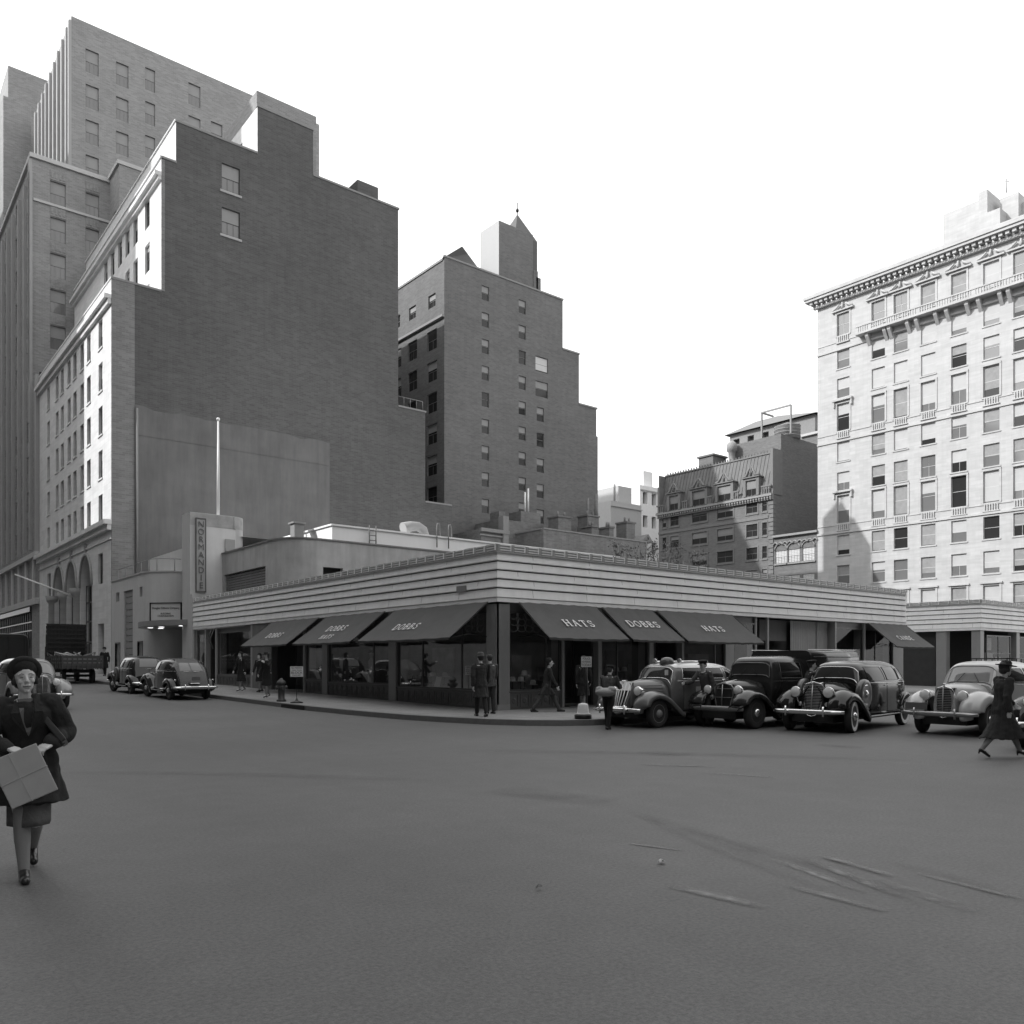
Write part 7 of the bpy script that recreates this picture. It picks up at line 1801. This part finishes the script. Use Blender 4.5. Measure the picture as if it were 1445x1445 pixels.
    q = MB(); q.tube([hv(.082, -.026, -.063), hv(.096, -.010, -.060), hv(.097, .0, -.062), hv(.096, .010, -.060), hv(.082, .026, -.063)], .0042*S, 6); q.build('mouth', lipm, t, origin=O0)
    # hair
    hm = of.get('hair', hairm); q = MB(); q.ell(hv(-.022, 0, .045), (.096*S, .084*S, .100*S), 18, rot=Rh)
    if fem:
        q.ell(hv(-.045, 0, -.02), (.065*S, .085*S, .075*S), 16, rot=Rh)
        for s in (1, -1): q.ell(hv(.0, s*.078, -.012), (.035*S, .018*S, .050*S), 10, rot=Rh)
    else: q.ell(hv(-.04, 0, .0), (.065*S, .078*S, .07*S), 14, rot=Rh)
    remeshed(q, 'hair', hm, t, max(.006, vox*.7), 2)
    # hat
    hk = of.get('hat'); q = MB(); hmt = of.get('hatm', coat_blk)
    def lat(prof, cz=0.0, cx=0.0, sx=1.0, sy=1.0, tl=0.0):
        Rt = Rh @ Matrix.Rotation(radians(tl), 3, 'Y'); rings = []
        for r, h in prof: rings.append([hd+(Rt @ Vector((cx+r*sx*cos(2*pi*k/24), r*sy*sin(2*pi*k/24), cz+h)))*S for k in range(24)])
        q.loft(rings)
    if hk == 'fedora': lat([(.155, .06), (.16, .066), (.14, .07), (.098, .072), (.096, .10), (.09, .15), (.07, .175), (.03, .168), (.001, .165)], 0, -.005, 1.05, .92)
    if hk == 'cap': lat([(.10, .06), (.105, .075), (.13, .115), (.12, .13), (.08, .14), (.001, .142)], 0, -.005, 1.0, .95, -6); q.add([hv(.09, -.07, .07), hv(.09, .07, .07), hv(.155, .045, .055), (hv(.165, 0, .05)), hv(.155, -.045, .055)], [(0, 1, 2, 3, 4)])
    if hk == 'halo':
        pts = [hv(.012+.006*cos(a), .096*sin(a), .050+.088*cos(a)) for a in [radians(-128+256*k/20) for k in range(21)]]
        q.tube(pts, [.010*S+.024*S*cos((k-10)/10*1.25) for k in range(21)], 10); q.ell(hv(-.022, 0, .074), (.105*S, .102*S, .086*S), 18, rot=Rh)
    if hk == 'small': lat([(.115, .075), (.12, .085), (.085, .09), (.08, .14), (.05, .165), (.001, .17)], 0, -.01, 1, .95, of.get('hattilt', -8))
    if hk == 'wide': lat([(.17, .06), (.175, .068), (.09, .08), (.085, .13), (.06, .15), (.001, .15)], 0, 0, 1.0, .95, 8)
    if hk: q.build('hat', hmt, t, origin=O0)
    # clothes
    cm = of.get('coatm', coat_dk); hem = of.get('hem', .30)*H   # height of coat hem above ground
    q = MB(); fl = of.get('flare', 1.0)
    rings = []; bk = of.get('bulk', 1.0)
    prof = [(.300, .058, .075), (.285, .098, .158 if not fem else .142), (.25, .122, .185 if not fem else .165), (.20, .128, .175 if not fem else .160), (.13, .118, .155 if not fem else .138), (.08, .118, .150 if not fem else .138), (.03, .132, .170), (-.03, .140, .178)]
    for (z, rx, ry) in prof: rings.append([tr(rx*cos(2*pi*k/20)*S*bk, ry*sin(2*pi*k/20)*S*bk, z*H) for k in range(20)])
    ztop = hz_-.03*H
    def legx(P_, z):
        if z > P_[1].z: f = (P_[0].z-z)/max(.01, P_[0].z-P_[1].z); return P_[0]+(P_[1]-P_[0])*min(1, max(0, f))
        f = (P_[1].z-z)/max(.01, P_[1].z-P_[2].z); return P_[1]+(P_[2]-P_[1])*min(1, max(0, f))
    if hem < ztop-.02:
        n = 7
        for i in range(1, n+1):
            z = ztop+(hem-ztop)*i/n; a_, c_ = legx(LP, z), legx(RP, z); x0, x1 = min(a_.x, c_.x)-.10*S, max(a_.x, c_.x)+.10*S; e = i/n; grow = 1+.10*e*fl
            if x1-x0 < .27*S: m_ = (x0+x1)/2; x0, x1 = m_-.135*S, m_+.135*S
            ry = (.175+.035*e*fl)*S*bk; ring = []
            for k in range(20):
                w_ = 1+.035*e*sin(k*2*pi/20*5+heading*3); ring.append(Vector(((x0+x1)/2+(x1-x0)/2*grow*cos(2*pi*k/20)*w_, ry*sin(2*pi*k/20)*w_, z+.012*sin(k*1.9))))
            rings.append(ring)
    q.loft(rings)
    for s in (1, -1):
        A = arms[s]; cap(q, A[0]+Vector((0, 0, -.012)), A[1], .070*S*bk, .064*S*bk); cap(q, A[1], A[1]+(A[2]-A[1])*.90, .065*S*bk, .054*S*bk)
    if of.get('collar', True):
        pts = [tr(.075*cos(a)*S+.012*S, .085*sin(a)*S, (.300+.012*(-cos(a)))*H) for a in [2*pi*k/16 for k in range(17)]]; q.tube(pts, .022*S, 8)
    remeshed(q, 'coat', cm, t, vox if not near else .008, 3)
    if of.get('lapel'):
        q = MB(); fr = lambda z, y, e: tr((.128*bk+e)*S, y*S, z*H)
        q.add([tr(.062*S, -.052*S, .312*H), tr(.062*S, .052*S, .312*H), fr(.262, .046, .004), fr(.17, .018, .006), fr(.15, 0, .006), fr(.17, -.018, .006), fr(.262, -.046, .004)], [tuple(range(7))])
        q.build('blouse', of.get('blousem', coat_md), t, origin=O0)
        for s in (1, -1):
            q = MB(); q.add([tr(.064*S, s*.060*S, .316*H), fr(.262, s*.105, .012), fr(.235, s*.100, .016), fr(.15, s*.004, .014), fr(.20, s*.026, .020), fr(.262, s*.050, .016)], [tuple(range(6))]); q.build('lapel', cm, t, origin=O0)
    if of.get('trousers', not fem):
        q = MB(); tm = of.get('trm', coat_dk)
        for P_ in (LP, RP): cap(q, P_[0], P_[1], .092*S, .073*S); cap(q, P_[1], P_[1]+(P_[2]-P_[1])*.93, .072*S, .058*S)
        q.ell(pel, (.12*S, .15*S, .09*S), 14); remeshed(q, 'trousers', tm, t, vox, 3)
    if of.get('skirt'):
        q = MB(); rings = []; sh_ = of['skirt']*H
        for i in range(6):
            z = hem+.08+(sh_-hem-.08)*i/5; a_, c_ = legx(LP, z), legx(RP, z); x0, x1 = min(a_.x, c_.x)-.085*S, max(a_.x, c_.x)+.085*S
            rings.append([Vector(((x0+x1)/2+(x1-x0)/2*cos(2*pi*k/20), (.155+.01*sin(k*2.5))*S*sin(2*pi*k/20), z)) for k in range(20)])
        q.loft(rings); q.build('skirt', of.get('skirtm', coat_gr), t, origin=O0)
    for s, P_, Gg in ((1, LP, Lg), (-1, RP, Rg)):
        q = MB(); ft = Gg[3]; fa = min(0, ft)*.75 if P_[2].z > .09*H+heel*.8 else (min(0, ft)*.35); fd = Vector((cos(fa), 0, sin(fa))); upv = Vector((-sin(fa), 0, cos(fa))); an = P_[2]; base = an-upv*.052*S
        if heel:
            cap(q, an-upv*.02*S-fd*.015*S, an+fd*.05*S-upv*.045*S, .036*S, .034*S); cap(q, an+fd*.05*S-upv*.045*S, an+fd*.145*S-upv*(.055*S+heel*.75), .034*S, .026*S); q.tube([an-fd*.035*S-upv*.03*S, an-fd*.038*S-upv*(.045*S+heel)], [.020*S, .011*S], 8)
        else:
            cap(q, an-fd*.03*S-upv*.045*S, an+fd*.155*S-upv*.050*S, .040*S, .034*S); cap(q, an-upv*.015*S, an+fd*.08*S-upv*.035*S, .042*S, .038*S); q.tube([an-fd*.045*S-upv*.07*S, an-fd*.0*S-upv*.07*S], .030*S, 10)
        remeshed(q, 'shoe', leather, t, min(vox, .008), 1)
    return t, arms, tr, hv
def at(px, dist):  ra, rb = ray(px); return CAMP.x+dist*ra, CAMP.y+dist*rb
HF = math.atan2(-FW[1], -FW[0])    # facing the camera
# near woman with the package
nx_, ny_ = at(41, 6.55)
hdg = math.atan2(CAMP.y-ny_, CAMP.x-nx_)+radians(4)
pw, ar, trw, hvw = person('woman in dark coat and black halo hat walking towards us with a wrapped package', (nx_, ny_, 0), hdg, 1.69,
    dict(lean=9, sidelean=4, left=(-14, 22), right=(17, 3), armL=(-14, 27, 86, 30), armR=(4, 18, 78, 30), tilt=3, headturn=4, palm={1: Vector((.3, -.6, -.7)), -1: Vector((.3, .6, -.7))}, curl=55, handdirL=Vector((.62, -.75, -.25)), handdirR=Vector((.62, .75, -.25))),
    dict(fem=True, hat='halo', hatm=cloth('black_felt', .012), coatm=cloth('charcoal_coat', .02), hem=.335, skirt=.235, skirtm=coat_md, bulk=1.2, lapel=True, blousem=cloth('grey_blouse', .12), flare=1.6, hair=hairm), vox=.010, near=True)
# handbag under the left arm
q = MB(); hl_ = ar[1]; c = hl_[1]+Vector((.10, -.10, .02))
Mx = Matrix.Rotation(radians(35), 3, 'X') @ Matrix.Rotation(radians(-20), 3, 'Y')
vs = [c+Mx @ Vector((x, y, z)) for z in (-.13, .13) for y in (-.025, .025) for x in (-.10, .10)]; q.add(vs, [(0, 2, 3, 1), (4, 5, 7, 6), (0, 1, 5, 4), (2, 6, 7, 3), (0, 4, 6, 2), (1, 3, 7, 5)])
hb_ = q.build('handbag', leather, origin=O0); hb_.location = (nx_, ny_, 0); hb_.rotation_euler = (0, 0, hdg); bevel(hb_, .012); tag(hb_, 'flat black leather handbag tucked under the arm of the near woman', 'handbag')
# wrapped package, held slanting in front of her
pc = (ar[1][2]+ar[-1][2])/2
q = MB(); W_, H_, D_ = .32, .38, .09
q.box(-D_/2, D_/2, -W_/2, W_/2, -H_, 0)
pk_o = thing('package', 'large pale paper-wrapped package tied with string held slanting by the near woman', 'package', (0, 0, 0), 0)
qo = q.build('wrapping', mat('wrapping_paper', .34, .8, noise=.12, nscale=9), pk_o, origin=O0); bevel(qo, .006)
q = MB()
for (y, z0, z1) in ((-.02, -H_-.002, .002),): q.bar((D_/2+.003, y, z0), (D_/2+.003, y-.01, z1), .004); q.bar((-D_/2-.003, y, z0), (-D_/2-.003, y, z1), .004); q.bar((-D_/2, y, .003), (D_/2, y, .003), .004)
q.bar((D_/2+.003, -W_/2-.002, -H_*.52), (D_/2+.003, W_/2+.002, -H_*.48), .004); q.bar((-D_/2, W_/2+.003, -H_*.5), (D_/2, W_/2+.003, -H_*.5), .004); q.bar((-D_/2, -W_/2-.003, -H_*.5), (D_/2, -W_/2-.003, -H_*.5), .004)
q.build('string', mat('string', .42, .8), pk_o, origin=O0)
wp = Vector((nx_, ny_, 0))+Matrix.Rotation(hdg, 3, 'Z') @ (pc+Vector((.14, -.12, -.03)))
pk_o.matrix_world = Matrix.Translation(wp) @ Matrix.Rotation(hdg, 4, 'Z') @ Matrix.Rotation(radians(22), 4, 'X') @ Matrix.Rotation(radians(-6), 4, 'Y')
hRt = math.atan2(RT[1], RT[0])
# woman crossing at the right
rx_, ry_ = spot(1414, 1069)
person('woman in dark knee-length coat, wide hat and high heels striding across at right', (rx_, ry_, 0), hRt, 1.68,
    dict(lean=4, left=(26, 4), right=(-20, 16), armL=(14, 8, 40), armR=(-14, 8, 20)), dict(fem=True, hat='wide', coatm=cloth('dark_street_coat', .028), hem=.20, heel=.05, flare=1.4, bulk=1.15), vox=.009)
# messenger in front of the taxi
mx_, my_ = spot(858, 1029)
person('messenger in dark clothes carrying a pale bundle, standing in front of the taxi', (mx_, my_, 0), HF+radians(150), 1.58, dict(lean=10, left=(6, 6), right=(-6, 6), armL=(25, 10, 80, 25), armR=(25, 10, 80, 25), nod=12), dict(hat='cap', coatm=coat_gr, hem=.50, trm=coat_blk))
bx2, by2 = spot(858, 1029); bx2 -= .0; q = MB()
q.ell((0, 0, 0), (.20, .26, .11), 18); q.ell((.04, .14, .06), (.12, .12, .09), 12); q.ell((-.02, -.15, .05), (.11, .1, .1), 12)
o = remeshed(q, 'bundle', mat('pale_bundle', .30, .85, noise=.2, nscale=9), None, .012, 2); dv = Vector((CAMP.x-bx2, CAMP.y-by2, 0)).normalized(); o.location = (bx2+dv.x*.28-RT[0]*.06, by2+dv.y*.28-RT[1]*.06, .93); o.rotation_euler = (0, 0, HF); tag(o, 'pale soft bundle held at the waist of the messenger by the taxi', 'bundle')
# pedestrians on the pavement
def ped(px, py, z, head, H, label, pose, outfit, group=None):
    x, y = spot(px, py, z); return person(label, (x, y, z), head, H, pose, outfit, group=group)
left_h = hRt+pi
ped(679, 1011, .15, left_h-radians(70), 1.78, 'man with pale hat and long dark overcoat walking away at the shop corner', dict(lean=4, left=(20, 8), right=(-16, 12)), dict(hat='fedora', hatm=coat_md, coatm=coat_dk, hem=.30, trm=coat_blk))
ped(692, 1007, .15, left_h-radians(60), 1.74, 'bareheaded man in short dark jacket beside the overcoated man at the corner', dict(lean=2, left=(8, 4), right=(-6, 5), headturn=-20), dict(coatm=coat_gr, hem=.46, trm=coat_dk, hair=hairm))
ped(771, 1004.5, .15, hRt+radians(8), 1.72, 'man in dark overcoat striding past the corner display window', dict(lean=8, left=(32, 6), right=(-26, 10)), dict(hair=hairm, coatm=coat_dk, hem=.30, trm=coat_gr, hat='small'))
ped(823, 1004, .15, HF+radians(170), 1.64, 'woman in black coat standing at the shop door behind the traffic marker', dict(lean=3, left=(8, 4), right=(-8, 8)), dict(fem=True, hat='small', coatm=coat_blk, hem=.30, heel=.04))
ped(340.5, 975.5, .15+.25, left_h+radians(60), 1.66, 'woman in long black coat walking on the pavement beyond the hydrant', dict(lean=3, left=(12, 4), right=(-10, 12)), dict(fem=True, hat='small', coatm=coat_blk, hem=.27, heel=.04))
ped(377, 984.5, .15+.17, HF-radians(20), 1.68, 'woman in black coat gesturing with one raised hand beside the hydrant', dict(lean=3, left=(10, 4), right=(-8, 10), armL=(45, 10, 75)), dict(fem=True, hat='wide', coatm=coat_blk, hem=.28, heel=.04, stock=True))
ped(367, 976, .15+.22, left_h+radians(70), 1.66, 'person in black coat walking away just behind the gesturing woman', dict(lean=3, left=(10, 4), right=(-10, 12)), dict(fem=True, hat='small', coatm=coat_blk, hem=.28))
ped(148, 953.5, .15+.68, HF, 1.75, 'man in long dark coat standing by the far end of the cinema wall', dict(lean=2, left=(5, 4), right=(-5, 4)), dict(hat='fedora', coatm=coat_blk, hem=.28, trm=coat_blk))
ox, oy = onB(998, -6.92), -6.92
person('uniformed man in peaked cap leaning over between taxi and truck', (ox, oy, 0), left_h+radians(35), 1.72, dict(lean=14, left=(8, 10), right=(-8, 6), armR=(40, 12, 40), nod=12), dict(hat='cap', coatm=coat_gr, hem=.44, trm=coat_gr))
ox, oy = onB(1143, -8.78), -8.78
person('man in dark flat cap standing between the truck box and the limousine', (ox+.0, oy, 0), hRt, 1.70, dict(lean=3, left=(5, 4), right=(-5, 4)), dict(hat='cap', coatm=coat_dk, hem=.42, trm=coat_dk))

# ================================================================ things shown in the windows
def mannequin(x, y, rz, label):
    t = thing('mannequin', label, 'mannequin', (x, y, .75), rz); q = MB()
    q.loft([[Vector((rx*cos(2*pi*k/14), ry*sin(2*pi*k/14), z)) for k in range(14)] for (z, rx, ry) in ((0, .16, .17), (.3, .13, .15), (.62, .09, .11), (.75, .10, .14), (.95, .11, .17), (1.05, .05, .08), (1.12, .04, .045))])
    cap(q, (0, 0, 1.12), (0, 0, 1.25), .06, .075); q.build('torso', mat('mannequin_pale', .35, .6), t, origin=O0)
    q = MB(); q.lathe([(.15, 1.30), (.15, 1.31), (.09, 1.32), (.08, 1.42), (.0, 1.43)], (0, 0, 0), 'z', 18); q.build('hat', coat_blk, t, origin=O0)
mannequin(.75, onA(524, .75), pi, 'pale mannequin in a light suit inside the middle side window')
def hatstand(x, y, h, label, pale=True):
    t = thing('hat_stand', label, 'hat stand', (x, y, .75)); q = MB(); q.lathe([(.09, 0), (.09, .02), (.015, .04), (.012, h)], (0, 0, 0), 'z', 12); q.build('stand', bronze, t, origin=O0)
    q = MB(); q.lathe([(.16, h-.02), (.165, h-.01), (.10, h), (.095, h+.10), (.06, h+.14), (.0, h+.13)], (0, 0, 0), 'z', 18); q.build('hat', signw if pale else coat_gr, t, origin=O0)
hatstand(.6, .62+.2, .25, 'low stand with pale hat just behind the corner pilaster glass'); hatstand(onB(740, .7), .7, .5, 'tallest pale hat on a stand in the corner avenue window'); hatstand(onB(752, .6), .6, .18, 'low pale hat stand in the corner avenue window near a dark hat'); hatstand(onB(765, .8), .8, .3, 'dark felt hat on a stand in the corner avenue window', False)
hatstand(.7, onA(585, .7), .3, 'dark felt hat on a stand in the side window nearest the corner', False)
q = MB(); y = onA(622, .45); q.add([(.40, y, .8), (.40, y+.35, .8), (.5, y+.35, 1.15), (.5, y, 1.15)], [(0, 1, 2, 3)]); tag(q.build('price_card', signw, origin=Vector((.4, y, .8))), 'small white price card leaning inside the side window nearest the corner', 'card')
# planting on the roof behind the fascia
def shrub(px, b, top, label, seed):
    rs = random.Random(seed); x = onB(px, b); ztop = zB(px, top, b); t = thing('roof_shrub', label, 'shrub', (x, b, 5.1), 0, 'leafy shrubs planted on the shop roof')
    st = MB(); lf = MB()
    q = MB(); q.box(-.35, .35, -.2, .2, 0, .35); q.build('planter', trimdk, t, origin=O0)
    H_ = ztop-5.1
    for k in range(9):
        a = rs.uniform(0, 2*pi); r = rs.uniform(.2, .8); p = [Vector((rs.uniform(-.2, .2), rs.uniform(-.1, .1), .3))]
        for j in range(1, 6): p.append(Vector((p[0].x+r*cos(a)*(j/5)**1.3+rs.uniform(-.06, .06), p[0].y+r*sin(a)*(j/5)**1.3+rs.uniform(-.06, .06), .3+(H_-.3)*j/5*rs.uniform(.85, 1))))
        st.tube(p, [.02, .016, .012, .01, .008, .005], 5)
        for j in range(34):
            i = rs.randint(1, 5); c = p[i]+Vector((rs.gauss(0, .14), rs.gauss(0, .14), rs.gauss(0, .12))); n = Vector((rs.gauss(0, 1), rs.gauss(0, 1), rs.gauss(0, 1))).normalized(); u = n.orthogonal().normalized(); v = n.cross(u); s = rs.uniform(.04, .085)
            lf.add([c-u*s, c+v*s*.45, c+u*s, c-v*s*.45], [(0, 1, 2, 3)])
    st.build('stems', mat('shrub_stem', .1, .8), t, origin=O0); lf.build('leaves', mat('shrub_leaf', .16, .6, noise=.3, nscale=12), t, origin=O0)
for (px, b, top, lab, sd_) in ((878, 7, 764, 'wispy leafy shrub at left of the row on the shop roof', 1), (903, 8, 770, 'second leafy shrub from the left on the shop roof', 2), (928, 7, 762, 'tallest leafy shrub in the middle of the shop roof row', 3), (956, 8, 768, 'leafy shrub in front of the brick mansard house front', 4), (985, 9, 776, 'small low leafy shrub at the right end of the roof row', 5)): shrub(px, b, top, lab, sd_)
